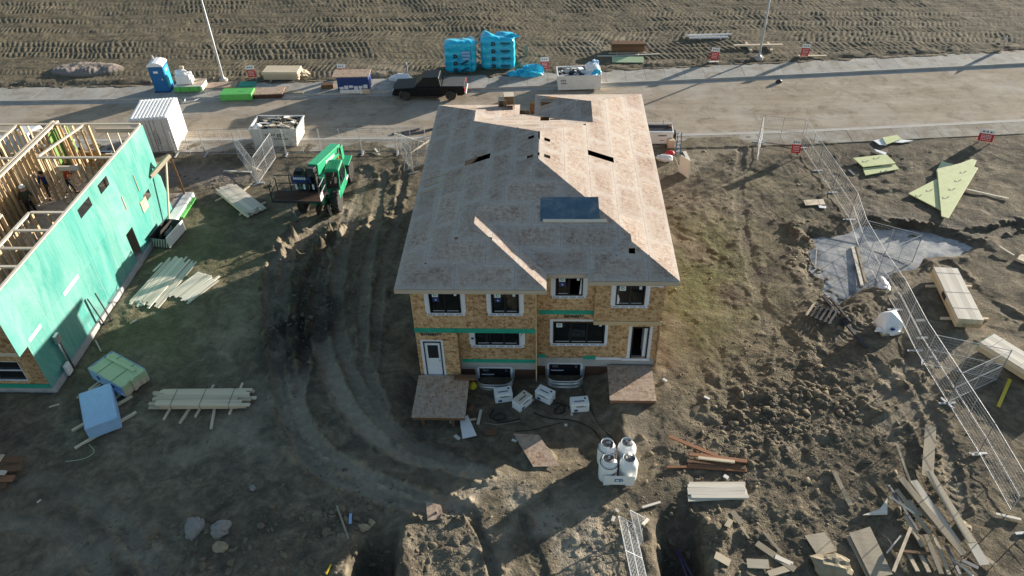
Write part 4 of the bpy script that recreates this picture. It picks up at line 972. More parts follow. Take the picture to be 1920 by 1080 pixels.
# sheets lying on the front roof slope and the cleat below them
def on_front(px, py): return onplane(px, py, (0, 25.0), (0, 1))
def slope_sheet(name, c, wd, ht, lift, th, mat, label, cat, rz=0.0):
    R = Matrix.Rotation(math.atan(PITCH), 3, 'X') @ Matrix.Rotation(rz, 3, 'Z'); b = MB(); b.box((0, 0, 0), (wd, ht, th), M4=R)
    o = b.build(name, mat, None, loc=(c.x, c.y, c.z + (lift + th / 2) / CT)); tag(o, label, cat); return o
bs = NT('blue_stained_sheet'); vv_ = bs.coord('Object'); bs.t.nodes
BLUES = bs.fin(bs.ramp(bs.noise(1.6, 6, 0.7, vv_, 0.5), [(0.3, (0.045, 0.095, 0.14)), (0.55, (0.10, 0.155, 0.20)), (0.75, (0.24, 0.255, 0.26))]), 0.7, 0, 0.3)
c1 = on_front(1069, 392); slope_sheet('roof_sheet', on_front(1066, 393), 2.44, 1.22, 0.004, 0.012, BLUES, 'lower of two blue-stained sheets lying on the front roof slope', 'sheet')
slope_sheet('roof_sheet', on_front(1070, 391), 2.44, 1.18, 0.018, 0.012, BLUES, 'upper of two blue-stained sheets lying on the front roof slope', 'sheet', 0.012)
slope_sheet('roof_cleat', on_front(1077, 415), 2.70, 0.14, 0.004, 0.05, M['plate'], 'pale lumber cleat nailed below the blue sheets on the roof', 'board')
# open hatch boxes standing at the rear eave, left
for k, (px, py, s, lab) in enumerate(((942, 192, 0.42, 'smaller of two raw plywood boxes standing at the rear roof edge'), (954, 190, 0.55, 'larger of two raw plywood boxes standing at the rear roof edge'))):
    d = G0(px, py, 6.15); r = empty('plywood_box', (d[0], d[1], 5.78 + 0.02), 0.1 * k, lab, 'box'); hz = 0.55 + 0.2 * k
    for x, y, sx, sy in ((-s / 2, 0, 0.03, s), (s / 2, 0, 0.03, s), (0, s / 2, s - .04, 0.03)): MB().box((x, y, hz / 2), (sx, sy, hz)).build('side', M['stud'], r)
    MB().box((0, 0, hz + 0.012), (s, s, 0.02)).build('lid', M['plate'], r)
# ------------------------------------------------------------------ framed house with green sheathing
GX = -22.25
gh_ = empty('framed_house', (GX, 30.0, 0.0), 0, 'roofless house frame of bare studs behind a green sheathed wall', 'house')
gw = gh_
def gb(name, mat, a, b, parent=gh_): return piece(name, mat, [abs(b[i] - a[i]) for i in range(3)], [(a[0] + b[0]) / 2 - GX, (a[1] + b[1]) / 2 - 30.0, (a[2] + b[2]) / 2], (0, 0, 0), parent)
Z2, ZT = 3.06, 5.86
holes2 = [(32.05, 33.02, 4.98, 5.50), (29.9, 31.1, 4.98, 5.48)]
holes1 = [(35.45, 36.2, 2.25, 2.72), (32.66, 33.44, 0.28, 2.05)]
panel_wall(gh_, M['green'], fX(GX, -1), 22.62, 37.82, 3.14, ZT - 0.05, holes2, 1.22, 2.7, 0.02, gap=0.003)
panel_wall(gh_, M['green'], fX(GX - 0.02, -1), 23.3, 37.82, 0.30, 2.94, holes1, 1.22, 2.7, 0.02, gap=0.003)
panel_wall(gh_, M['green'], fX(GX + 0.004, -1), 22.62, 37.82, 2.90, 3.145, [], 2.44, 0.26, 0.03, 'band_panel')
# worn pale patches of tape
for y0, y1, z0, z1 in ((26.6, 28.0, 2.92, 3.12), (23.5, 24.5, 2.93, 3.12), (34.9, 35.6, 1.95, 2.62)):
    MB().box2((GX + 0.006, y0, z0), (GX + 0.012, y1, z1)).build('tape_patch', M['osb_floor'] if y0 > 30 else M['tape'], gh_, world=True)
MB().box2((GX - 0.28, 23.32, -0.6), (GX + 0.10, 39.6, 0.28)).build('foundation', M['foundation'], gh_, world=True)
MB().box2((GX + 0.105, 35.3, -0.6), (-21.62, 39.6, 0.33)).build('foundation', M['white'], gh_, world=True)
MB().box2((-40, 23.32, -0.6), (GX - 0.285, 23.55, 0.28)).build('foundation', M['foundation'], gh_, world=True)
# front, first floor: strand board with a dark window, green strip at its foot
wa, wb = atY(20, 662, 23.3), atY(78, 716, 23.3)
fh = [(-24.55, -23.15, 0.72, 1.95)]
panel_wall(gh_, M['osb_wall'], fY(23.3), -40.0, GX - 0.045, 0.55, 2.94, fh, 1.22, 2.6)
MB().box2((-40, 23.285, 0.28), (GX - 0.045, 23.297, 0.54)).build('green_strip', M['greenstrip'], gh_, world=True)
w_ = MB(); x0, x1, z0, z1 = fh[0]
for a, b in (((x0, z0), (x0 + .05, z1)), ((x1 - .05, z0), (x1, z1)), ((x0 + .05, z1 - .05), (x1 - .05, z1)), ((x0 + .05, z0), (x1 - .05, z0 + .05)), ((x0 + .05, 1.34), (x1 - .05, 1.39))): w_.box2((a[0], 23.32, a[1]), (b[0], 23.38, b[1]))
w_.build('window', M['tape'], gh_, world=True); MB().box2((x0 + .05, 23.40, z0), (x1 - .05, 23.41, z1)).build('pane', M['carglass'], gh_, world=True)
panel_wall(gh_, M['osb_wall'], fY(22.62), -40.0, GX - 0.025, 3.14, ZT - 0.05, [], 1.22, 2.7)
piece_bar('overhang_joist', M['plate'], (-18 , 22.75 - 30, 3.02), (-0.06, 22.75 - 30, 3.02), 0.2, 0.22, gh_)
# floors
for i in range(8):
    for j in range(13):
        gb('floor_panel', M['osb_floor'], (GX - 0.16 - i * 2.44 - 2.435, 22.7 + j * 1.22, Z2 - 0.03), (GX - 0.16 - i * 2.44, 22.7 + j * 1.22 + 1.215, Z2))
MB().box2((-41, 23.4, 0.20), (GX - 0.3, 37.8, 0.29)).build('lower_floor', M['osb_floor'], gh_, world=True)
MB().box2((-41, 37.83, 0.20), (GX - 0.3, 39.55, 0.30)).build('porch_deck', M['osb_floor'], gh_, world=True)
def stud_wall(p, q, z0, z1, openings=(), wide=0.14, step=0.405, dbl=True, mat='stud'):
    p = Vector((p[0] - GX, p[1] - 30, 0)); q = Vector((q[0] - GX, q[1] - 30, 0)); d = q - p; L = d.length; u = d / L
    zt = z1 - (0.08 if dbl else 0.04)
    piece_bar('top_plate', M['plate'], p + Vector((0, 0, z1 - 0.02)), q + Vector((0, 0, z1 - 0.02)), wide, 0.038, gh_)
    if dbl: piece_bar('top_plate', M['plate'], p + Vector((0, 0, z1 - 0.06)), q + Vector((0, 0, z1 - 0.06)), wide, 0.038, gh_)
    piece_bar('bottom_plate', M['plate'], p + Vector((0, 0, z0 + 0.02)), q + Vector((0, 0, z0 + 0.02)), wide, 0.038, gh_)
    n = int(L / step)
    for i in range(n + 1):
        s = min(L - 0.02, max(0.02, i * L / max(1, n)))
        if any(a < s < b for a, b, *_ in openings): continue
        b_ = p + u * s + Vector((random.uniform(-.01, .01), random.uniform(-.01, .01), z0 + 0.04)); t_ = p + u * s + Vector((0, 0, zt))
        piece_bar('stud', M[mat], b_, t_, wide * 0.95, 0.04, gh_, up=u if abs(u.y) > 0.5 else (1, 0, 0)) if False else piece('stud', M[mat], (0.04 if abs(u.x) > 0.5 else wide * 0.95, wide * 0.95 if abs(u.x) > 0.5 else 0.04, zt - z0 - 0.04), (b_ + t_) / 2, (0, 0, math.atan2(u.y, u.x) - (0 if abs(u.x) > 0.5 else math.pi / 2)), gh_)
    for a, b, hz, *_ in openings:
        piece_bar('header', M['plate'], p + u * a + Vector((0, 0, hz)), p + u * b + Vector((0, 0, hz)), wide * 0.9, 0.24, gh_)
        if _: piece_bar('window_sill', M['plate'], p + u * a + Vector((0, 0, _[0])), p + u * b + Vector((0, 0, _[0])), wide * 0.9, 0.05, gh_)
X0 = GX - 0.10
stud_wall((X0, 22.7), (X0, 37.75), Z2, ZT, [(7.2, 8.4, 5.62), (9.35, 10.35, 5.62)])
stud_wall((-27.30, 22.7), (-27.30, 38.3), Z2, ZT, step=0.41)
stud_wall((-27.55, 22.7), (-27.55, 38.3), Z2, ZT, step=0.41)
stud_wall((-25.55, 38.0), (-26.35, 34.4), Z2, ZT, step=0.42)
stud_wall((-26.35, 34.25), (X0 - 0.1, 34.25), Z2, ZT, [(0.9, 2.0, 5.2)])
stud_wall((-27.2, 37.9), (-25.4, 37.9), Z2, ZT, [(0.9, 1.5, 5.3, 4.1)])
stud_wall((-25.4, 37.9), (X0 - 0.08, 37.9), Z2, ZT, [(0.35, 2.9, 5.45, 3.95)])
for s in (0.9, 1.5, 2.1): gb('window_stud', M['plate'], (-25.4 + s, 37.87, 3.97), (-25.4 + s + 0.04, 37.93, 5.35))
stud_wall((-29.4, 30.0), (-29.4, 38.0), Z2, ZT)
stud_wall((-33, 37.9), (-27.6, 37.9), Z2, ZT, [(2.4, 3.6, 5.3, 4.0), (4.3, 5.1, 5.3, 4.0)])
stud_wall((-29.4, 34.2), (-27.65, 34.2), Z2, ZT)
stud_wall((-33.5, 31.4), (-27.65, 31.4), Z2, ZT)
stud_wall((-24.05, 23.0), (-24.05, 29.2), Z2, ZT)
stud_wall((-25.3, 23.0), (-25.3, 29.0), Z2, ZT)
for y in (29.2, 27.75, 26.4, 25.1): stud_wall((-24.0, y), (X0 - 0.08, y), Z2, ZT, step=0.6)
for y in (29.0, 26.6): stud_wall((-27.2, y), (-25.36, y), Z2, ZT, step=0.6)
# strand-board skin outside the far wall, one panel in lime
for a, b in ((-27.0, -26.62), (-26.58, -25.45)): gb('wall_panel', M['osb_wall'], (a, 37.98, Z2), (b, 38.0, 5.0 if b < -26 else 4.15))
gb('wall_panel', M['osb_wall'], (-25.42, 37.98, Z2), (X0 - 0.1, 38.0, 3.9)); gb('wall_panel', M['dulllime'], (-26.60, 37.72, 4.0), (-26.57, 37.9, 5.75))
gb('wall_panel', M['dulllime'], (-27.20, 36.9, Z2), (-27.18, 37.7, 5.7))
gb('wall_panel', M['osb_wall'], (-27.70, 30.2, Z2), (-27.68, 33.8, 4.6))
# braces leaning at the far end of the wall, beam on a post
gb('brace', M['weathered'], (GX + 0.008, 35.2, 3.2), (GX + 0.03, 35.26, 4.2)); gb('brace', M['weathered'], (GX + 0.008, 33.5, 3.1), (GX + 0.03, 33.56, 3.9))
def wb(p, q, wd, ht, mat, name): return piece_bar(name, M[mat], (p[0] - GX, p[1] - 30, p[2]), (q[0] - GX, q[1] - 30, q[2]), wd, ht, gh_)
pb = atX(318, 291, -21.4); pa = atX(283, 331, -22.2)
wb(pa, pb, 0.14, 0.24, 'lumber', 'porch_beam'); wb((pb.x, pb.y, pb.z - 0.1), (-22.15, 39.45, 0.3), 0.12, 0.12, 'redwood', 'post')
q_ = atX(312, 418, -22.1); wb((pb.x - 0.15, pb.y - 0.25, pb.z - 0.1), (-22.0, 36.6, 0.28), 0.09, 0.09, 'plate', 'post')

# things at the foot of the green wall
ft = empty('black_post', (-22.0, 27.9, hgt(-22, 27.9)), 0, 'left of two thin black posts leaning by the green wall', 'post')
MB().bar((0, 0, -0.2), (-0.15, -0.15, 1.75), 0.05, 0.05).build('bar', M['black'], ft); MB().box((0, 0, 0.02), (0.16, 0.16, 0.03)).build('foot', M['black'], ft)
ft = empty('black_post', (-21.75, 28.15, hgt(-21.75, 28.15)), 0, 'right of two thin black posts leaning by the green wall', 'post')
MB().bar((0, 0, -0.2), (-0.12, -0.1, 1.85), 0.05, 0.05).build('bar', M['black'], ft); MB().box((0, 0, 0.02), (0.16, 0.16, 0.03)).build('foot', M['black'], ft)
me_ = empty('meter_riser', (-22.12, 24.75, 0), 0, 'grey electric meter riser with conduits on the green wall corner', 'meter')
b = MB(); b.tube((-0.02, 0, -0.2), (-0.02, 0, 2.1), 0.045); b.build('conduit', M['steel'], me_, smooth=True)
MB().tube((-0.02, 0.14, -0.2), (-0.02, 0.14, 1.9), 0.04).build('conduit', M['greysteel'], me_, smooth=True)
MB().box((0.02, 0.05, 1.95), (0.16, 0.34, 0.44)).build('meter_box', M['steel'], me_, bevel=0.02)
MB().box((0.05, -0.28, 0.35), (0.14, 0.36, 0.6)).build('utility_box', M['white'], me_, bevel=0.02)
for i in range(3): MB().tube((0.09, -0.18 - 0.09 * i, -0.3), (0.09, -0.18 - 0.09 * i, 0.1), 0.02).build('stub_pipe', M['greysteel'], me_)
# open dark bin with pale striped end
bp = G(312, 458); bn = empty('scrap_bin', (bp.x, bp.y + 0.5, bp.z), math.radians(-8), 'open dark metal bin with a pale striped end beside the green wall', 'bin')
for a, s, m in (((0, 0, 0.06), (1.05, 1.75, 0.08), 'black'), ((-0.5, 0, 0.42), (0.05, 1.7, 0.7), 'black'), ((0.52, 0, 0.42), (0.05, 1.8, 0.7), 'white'), ((0, 0.87, 0.42), (0.98, 0.05, 0.7), 'greysteel'), ((0, -0.87, 0.34), (0.98, 0.05, 0.55), 'greysteel')): MB().box(a, s).build('side' if a[2] > 0.1 else 'floor', M[m], bn, bevel=0.01)
for i in range(6): MB().bar((-0.45 + 0.16 * i, -0.905, 0.08), (-0.30 + 0.16 * i, -0.905, 0.60), 0.006, 0.05).build('stripe', M['lumber_white'], bn)
MB().box((-0.2, 0.1, 0.5), (0.04, 1.2, 0.9), M4=Matrix.Rotation(0.5, 3, 'Y')).build('scrap_board', M['dark'], bn)
lp = empty('lime_board', (G(352, 392).x, G(352, 392).y, hgt(-21, 37.6) + 0.0), 0, 'lime green board lying on the ground off the end of the foundation', 'board')
MB().box((0, 0, 0.06), (0.32, 2.1, 0.12)).build('board', M['lime'], lp); MB().box((0, -0.2, 0.124), (0.3, 0.02, 0.006)).build('strap', M['black'], lp); MB().box((0, 0.5, 0.124), (0.3, 0.02, 0.006)).build('strap', M['black'], lp)

# ------------------------------------------------------------------ people
def skin_mesh(name, verts, edges, rad, mat, root=0, sub=2):
    me = bpy.data.meshes.new(name); me.from_pydata(verts, edges, []); o = bpy.data.objects.new(name, me); COL.objects.link(o)
    sk = o.modifiers.new('s', 'SKIN'); sk.use_smooth_shade = True
    for i, r in enumerate(rad):
        rr = r if isinstance(r, tuple) else (r, r); me.skin_vertices[0].data[i].radius = rr
    me.skin_vertices[0].data[root].use_root = True
    sb = o.modifiers.new('d', 'SUBSURF'); sb.levels = sub; sb.render_levels = sub
    bpy.context.view_layer.update()
    nm = bpy.data.meshes.new_from_object(o.evaluated_get(bpy.context.evaluated_depsgraph_get())); bpy.data.objects.remove(o); bpy.data.meshes.remove(me)
    nm.materials.clear(); nm.materials.append(mat); nm.name = name
    for p in nm.polygons: p.use_smooth = True
    return nm
def person(x, y, z, rz, label, jacket, trousers, hat, lean=0.0, arms=((0.30, 0.05, 0.95), (-0.30, 0.05, 0.95)), step=0.12, helmet=True):
    r = empty('person', (x, y, z), rz, label, 'person', 'workers inside the roofless frame')
    def part(name, mesh, m=None):
        o = bpy.data.objects.new(name, mesh); COL.objects.link(o); o.parent = r; return o
    ly = lean
    hip = (0, 0, 0.93); che = (0, 0.10 * ly, 1.25); neck = (0, 0.22 * ly, 1.47); head = (0, 0.30 * ly + 0.02, 1.60); top = (0, 0.31 * ly + 0.02, 1.72)
    V = [hip, che, neck, head, top]; E = [(0, 1), (1, 2), (2, 3), (3, 4)]; R = [(0.14, 0.11), (0.16, 0.11), (0.06, 0.06), (0.085, 0.10), (0.075, 0.09)]
    limbs = []
    for s, (hx, hy, hz) in zip((1, -1), arms):
        sh = (0.19 * s, 0.2 * ly, 1.42); el = ((sh[0] + hx) / 2 + 0.05 * s, (sh[1] + hy) / 2 - 0.06, (sh[2] + hz) / 2); k = len(V)
        V += [sh, el, (hx, hy, hz)]; E += [(2, k), (k, k + 1), (k + 1, k + 2)]; R += [0.065, 0.045, 0.034]
        d = (Vector((hx, hy, hz)) - Vector(el)).normalized(); pm = Vector((hx, hy, hz)) + d * 0.07; k2 = len(V); V.append(tuple(pm)); E.append((k + 2, k2)); R.append((0.038, 0.02))
        sd = d.cross(Vector((0, 1, 0.2))).normalized()
        for f, (o_, L) in enumerate(((-0.03, 0.075), (-0.01, 0.09), (0.01, 0.085), (0.03, 0.065))):
            V.append(tuple(pm + sd * o_ + d * L + Vector((0, 0.015, 0)))); E.append((k2, len(V) - 1)); R.append(0.009)
        V.append(tuple(Vector((hx, hy, hz)) + sd * 0.05 + d * 0.05)); E.append((k + 2, len(V) - 1)); R.append(0.011)
        limbs.append((sh, el, (hx, hy, hz)))
    legs = []
    for s in (1, -1):
        hp = (0.10 * s, 0, 0.88); kn = (0.11 * s, 0.04 + step * s * 0.5, 0.49); an = (0.12 * s, step * s - 0.02, 0.09); toe = (0.13 * s, step * s + 0.15, 0.04); k = len(V)
        V += [hp, kn, an, toe]; E += [(0, k), (k, k + 1), (k + 1, k + 2), (k + 2, k + 3)]; R += [0.09, 0.062, 0.045, 0.042]; legs.append((hp, kn, an))
    part('body', skin_mesh('body', V, E, R, M['skin']))
    jv = [(0, 0, 0.88), che, (0, 0.2 * ly, 1.44)]; je = [(0, 1), (1, 2)]; jr = [(0.165, 0.13), (0.19, 0.14), (0.10, 0.09)]
    for sh, el, ha in limbs: k = len(jv); jv += [sh, el, tuple(Vector(el) * 0.12 + Vector(ha) * 0.88)]; je += [(2, k), (k, k + 1), (k + 1, k + 2)]; jr += [0.085, 0.066, 0.052]
    part('jacket', skin_mesh('jacket', jv, je, jr, jacket, 1))
    tv = [(0, 0, 0.95)]; te = []; tr = [(0.155, 0.125)]
    for hp, kn, an in legs: k = len(tv); tv += [hp, kn, an]; te += [(0, k), (k, k + 1), (k + 1, k + 2)]; tr += [0.105, 0.080, 0.066]
    part('trousers', skin_mesh('trousers', tv, te, tr, trousers))
    for s, (hp, kn, an) in zip((1, -1), legs): MB().box((an[0], an[1] + 0.07, 0.045), (0.11, 0.30, 0.09)).build('boot', M['brown'], r, bevel=0.03)
    fc = head[1] + 0.10
    fb = MB(); fb.lathe([(0.001, 0), (0.018, 0.0), (0.012, 0.02), (0.001, 0.045)], (0, fc, 1.585), 8); fb.build('nose', M['skin'], r, smooth=True)
    for s in (-1, 1): MB().box((0.035 * s, fc - 0.006, 1.632), (0.022, 0.012, 0.012)).build('eye', M['print'], r)
    MB().box((0, fc - 0.008, 1.545), (0.05, 0.01, 0.012)).build('mouth', M['redwood'], r)
    for s in (-1, 1): MB().box((0.088 * s, head[1], 1.61), (0.02, 0.04, 0.06)).build('ear', M['skin'], r, bevel=0.008)
    if helmet:
        b = MB(); b.lathe([(0.16, 0.0), (0.165, 0.012), (0.13, 0.02), (0.128, 0.06), (0.10, 0.115), (0.05, 0.145), (0.002, 0.15)], (0, head[1], 1.66), 18); b.build('hard_hat', hat, r, smooth=True)
    else:
        b = MB(); b.lathe([(0.10, -0.02), (0.115, 0.02), (0.11, 0.07), (0.08, 0.12), (0.002, 0.14)], (0, head[1] - 0.01, 1.64), 16); b.build('hair', hat, r, smooth=True)
    return r
JB = m_plain('blue_jacket', (0.02, 0.045, 0.16), 0.8, 0.15); JR = m_plain('rust_jacket', (0.30, 0.06, 0.025), 0.8, 0.15); JO = m_plain('olive_jacket', (0.055, 0.058, 0.032), 0.85, 0.15)
TK = m_plain('brown_trousers', (0.10, 0.082, 0.06), 0.9, 0.15); TD = m_plain('black_trousers', (0.016, 0.016, 0.018), 0.9, 0.2); HR = m_plain('dark_hair', (0.02, 0.015, 0.012), 0.8, 0.2)
person(-26.85, 34.75, Z2 + 0.002, math.radians(200), 'person in a blue jacket and brown trousers standing on the framed upper floor', JB, TK, HR, 0.6, ((0.28, 0.25, 1.0), (-0.28, 0.2, 0.98)), 0.10, helmet=False)
person(-26.0, 35.2, Z2 + 0.002, math.radians(-60), 'person in a rust-red jacket and black trousers behind the studs', JR, TD, HR, 0.9, ((0.30, 0.45, 1.25), (-0.30, 0.40, 1.2)), 0.22, helmet=False)
person(-27.0, 33.0, Z2 + 0.002, math.radians(20), 'person in an olive jacket and white hard hat walking on the upper floor', JO, TD, M['white_clean'], 0.5, ((0.26, 0.25, 1.05), (-0.30, 0.05, 0.98)), 0.18)
# ------------------------------------------------------------------ vehicles
def wheel(parent, x, y, z, r, wd, side, tyre='tyre', rim='rim', name='wheel', lugs=0, axis='x'):
    b = MB(); prof = [(r * 0.62, -wd / 2), (r * 0.93, -wd / 2), (r, -wd * 0.36), (r, wd * 0.36), (r * 0.93, wd / 2), (r * 0.62, wd / 2)]
    b.lathe(prof, (0, 0, 0), 28, axis='x')
    if lugs:
        for i in range(lugs):
            t = 2 * math.pi * i / lugs
            for s in (-1, 1):
                tt = t + (math.pi / lugs if s > 0 else 0); R = Matrix.Rotation(tt, 3, 'X') @ Matrix.Rotation(0.5 * s, 3, 'Z')
                c = Matrix.Rotation(tt, 3, 'X') @ Vector((s * wd * 0.26, 0, r + 0.01)); b.box(c, (wd * 0.5, r * 0.10, 0.05), M4=R)
    t = b.build(name, M[tyre], parent, smooth=False, loc=(x, y, z))
    b = MB(); b.lathe([(r * 0.60, side * wd * 0.42), (r * 0.52, side * wd * 0.30), (r * 0.22, side * wd * 0.36), (r * 0.20, side * wd * 0.46), (r * 0.001, side * wd * 0.46)], (0, 0, 0), 20, axis='x')
    b.build('rim', M[rim], t)
    return t
def pickup(name, loc, rz, label, body, bed_cover=True, group=None, glass='carglass', trim='black'):
    """x = width, +y = front"""
    r = empty(name, loc, rz, label, 'pickup truck', group); r.scale = (0.91, 0.91, 0.91)
    Wd = 1.96; L = 5.8; y0, y1 = -2.9, 2.9; wy = (1.95, -1.75); wr = 0.43
    def arch(yc): return [(yc + 0.52 * math.cos(t), 0.42 + 0.52 * math.sin(t)) for t in np.linspace(0, math.pi, 9)]
    prof = [(y1, 0.52), (y1, 0.85), (y1 - 0.10, 1.02), (1.55, 1.10), (1.20, 1.14), (y0 + 0.02, 1.16), (y0, 0.55)]
    low = [(y0 + 0.25, 0.42)] + arch(wy[1])[::-1] + arch(wy[0])[::-1] + [(y1 - 0.1, 0.42)]
    poly = [(Wd / 2, a, b) for a, b in prof + []] + [(Wd / 2, a, b) for a, b in low]
    b = MB(); b.prism(poly, (-Wd, 0, 0)); b.build('body', body, r, bevel=0.05)
    # cabin: tapered loft
    st = [(1.20, 0.90, 1.12), (0.42, 0.74, 1.86), (-0.85, 0.74, 1.88), (-1.02, 0.80, 1.15)]
    b = MB(); v = []
    for s in (-1, 1): v += [(s * (0.93 if k in (0, 3) else 0.76), y, z) for k, (y, w_, z) in enumerate(st)]
    b.add(v, [(0, 1, 2, 3), (7, 6, 5, 4), (0, 4, 5, 1), (1, 5, 6, 2), (2, 6, 7, 3), (3, 7, 4, 0)]); cab = b.build('cab', body, r, bevel=0.06)
    def quad(name, P, off, mat=M[glass]):
        P = [Vector(p) for p in P]; n = (P[1] - P[0]).cross(P[2] - P[0]).normalized() * off
        MB().prism([p + n for p in P], n * 0.4).build(name, mat, r)
    quad('windscreen', [(-0.84, 1.10, 1.22), (0.84, 1.10, 1.22), (0.71, 0.50, 1.80), (-0.71, 0.50, 1.80)], 0.012)
    quad('rear_window', [(0.80, -1.01, 1.26), (-0.80, -1.01, 1.26), (-0.70, -0.90, 1.76), (0.70, -0.90, 1.76)], 0.012)
    for s in (-1, 1):
        def S(y, z):
            t = (z - 1.13) / 0.74; return (s * (0.93 - 0.17 * t), y, z)
        for a in ([S(0.98, 1.24), S(0.20, 1.24), S(0.20, 1.78), S(0.50, 1.78)], [S(0.10, 1.24), S(-0.85, 1.24), S(-0.76, 1.78), S(0.10, 1.78)]):
            quad('side_window', a if s > 0 else a[::-1], 0.012)
        MB().box((s * 1.06, 0.98, 1.24), (0.20, 0.10, 0.16)).build('mirror', body, r, bevel=0.03)
        MB().box((s * 0.985, 0.62, 1.02), (0.02, 0.14, 0.03)).build('handle', M[trim], r); MB().box((s * 0.985, -0.28, 1.02), (0.02, 0.14, 0.03)).build('handle', M[trim], r)
        MB().box((s * 0.80, y1 - 0.05, 0.88), (0.30, 0.10, 0.16)).build('headlight', M['tape'], r, bevel=0.02)
        MB().box((s * 0.90, y0 + 0.01, 0.92), (0.14, 0.06, 0.36)).build('tail_light', M['red'], r, bevel=0.02)
        MB().box((s * 0.99, 0.1, 0.40), (0.12, 2.2, 0.06)).build('side_step', M[trim], r)
        for yy in wy: wheel(r, s * 0.84, yy, wr, wr, 0.28, s, rim='greysteel')
    MB().box((0, y1 + 0.02, 0.56), (1.9, 0.16, 0.22)).build('front_bumper', M[trim], r, bevel=0.04)
    MB().box((0, y1 - 0.01, 0.86), (1.22, 0.06, 0.26)).build('grille', M['black'], r, bevel=0.02)
    MB().box((0, y0 - 0.04, 0.56), (1.88, 0.14, 0.18)).build('rear_bumper', M['steel'], r, bevel=0.03)
    MB().box((0, y0 - 0.012, 0.86), (1.50, 0.02, 0.46)).build('tailgate', body, r, bevel=0.01)
    if bed_cover: MB().box((0, -1.97, 1.185), (1.72, 1.78, 0.03)).build('bed_cover', m_plain('dusty_bed_cover', (0.10, 0.10, 0.10), 0.8, 0.15, 2), r, bevel=0.01)
    else: MB().box((0, -1.97, 1.163), (1.6, 1.7, 0.01)).build('bed', M['dark'], r)
    return r
a = G0(757, 187); b_ = G0(850, 184)
pickup('pickup_truck', (-8.65, 53.42, 0.006), math.radians(90), 'black pickup truck with a grey bed cover parked at the far kerb', M['gasblack'])
WP = m_plain('white_car_paint', (0.72, 0.73, 0.75), 0.25, 0.03, spec=0.5)
g_ = G0(8, 268); pickup('pickup_truck', (-34.6, 44.9, 0.16), math.radians(84), 'white pickup truck glimpsed through the left end of the stud frame', WP, False, 'white pickups behind the stud frame')
g_ = G0(190, 288); pickup('pickup_truck', (-30.6, 42.3, 0.1), math.radians(92), 'white pickup truck seen through the window opening of the stud frame near the container', WP, False, 'white pickups behind the stud frame')

# telehandler: faces the camera (-y); boom runs along the machine above its own right side
TX, TY = -13.35, 39.75
te = empty('telehandler', (TX, TY, hgt(TX, TY) + 0.02), 0, 'green telehandler carrying a black work platform, parked in the mud', 'telehandler')
for s in (-1, 1):
    for yy in (-1.65, 1.70): wheel(te, s * 0.98, yy, 0.66, 0.66, 0.46, s, lugs=16)
MB().box((0, 0.0, 0.95), (0.95, 4.3, 0.55)).build('chassis', M['machine'], te, bevel=0.04)
for yy in (-1.65, 1.70): MB().box((0, yy, 0.66), (1.6, 0.3, 0.3)).build('axle', M['black'], te, bevel=0.04)
# cab on the right of the picture
b = MB(); b.prism([(0.42, -1.35, 0.72), (0.42, -1.42, 1.25), (0.42, -1.12, 2.42), (0.42, 0.05, 2.46), (0.42, 0.42, 1.6), (0.42, 0.42, 0.72)], (0.84, 0, 0)); cab = b.build('cab', M['machine'], te, bevel=0.07)
MB().prism([(0.50, -1.425, 1.36), (1.18, -1.425, 1.36), (1.18, -1.175, 2.30), (0.50, -1.175, 2.30)], (0, -0.012, 0.003)).build('windscreen', M['carglass'], cab)
MB().prism([(1.263, -1.28, 1.40), (1.263, -1.05, 2.30), (1.263, -0.02, 2.33), (1.263, 0.22, 1.72), (1.263, -0.1, 1.35)], (0.012, 0, 0)).build('side_window', M['carglass'], cab)
g = MB()
for i in range(8): g.bar((0.47 + i * 0.105, -1.05, 2.455), (0.47 + i * 0.105, 0.0, 2.48), 0.02, 0.02)
g.build('roof_guard', M['machine'], cab)
MB().box((1.38, -1.2, 1.95), (0.10, 0.06, 0.30)).bar((1.25, -1.2, 1.95), (1.36, -1.2, 1.95), 0.03, 0.03).build('mirror', M['black'], cab)
MB().box((0.84, -1.50, 1.02), (0.80, 0.35, 0.55)).build('cab_front', M['machine'], te, bevel=0.08)
MB().box((0.95, 1.70, 1.42), (0.60, 1.2, 0.07)).build('mudguard', M['machine'], te, bevel=0.03)
MB().lathe([(0.05, 0), (0.05, 0.10), (0.035, 0.13), (0.001, 0.14)], (1.0, 0.1, 2.46), 10).build('beacon', M['yellow'], te, smooth=True)
# engine pod on the other side
b = MB(); b.prism([(-1.22, -0.9, 0.75), (-1.22, -0.9, 1.35), (-1.22, -0.6, 1.52), (-1.22, 1.1, 1.55), (-1.22, 1.1, 0.75)], (0.62, 0, 0)); b.build('engine_hood', M['machine'], te, bevel=0.06)
for i in range(5): MB().box((-1.23, -0.5 + i * 0.28, 1.1), (0.02, 0.16, 0.35)).build('vent', M['black'], te)
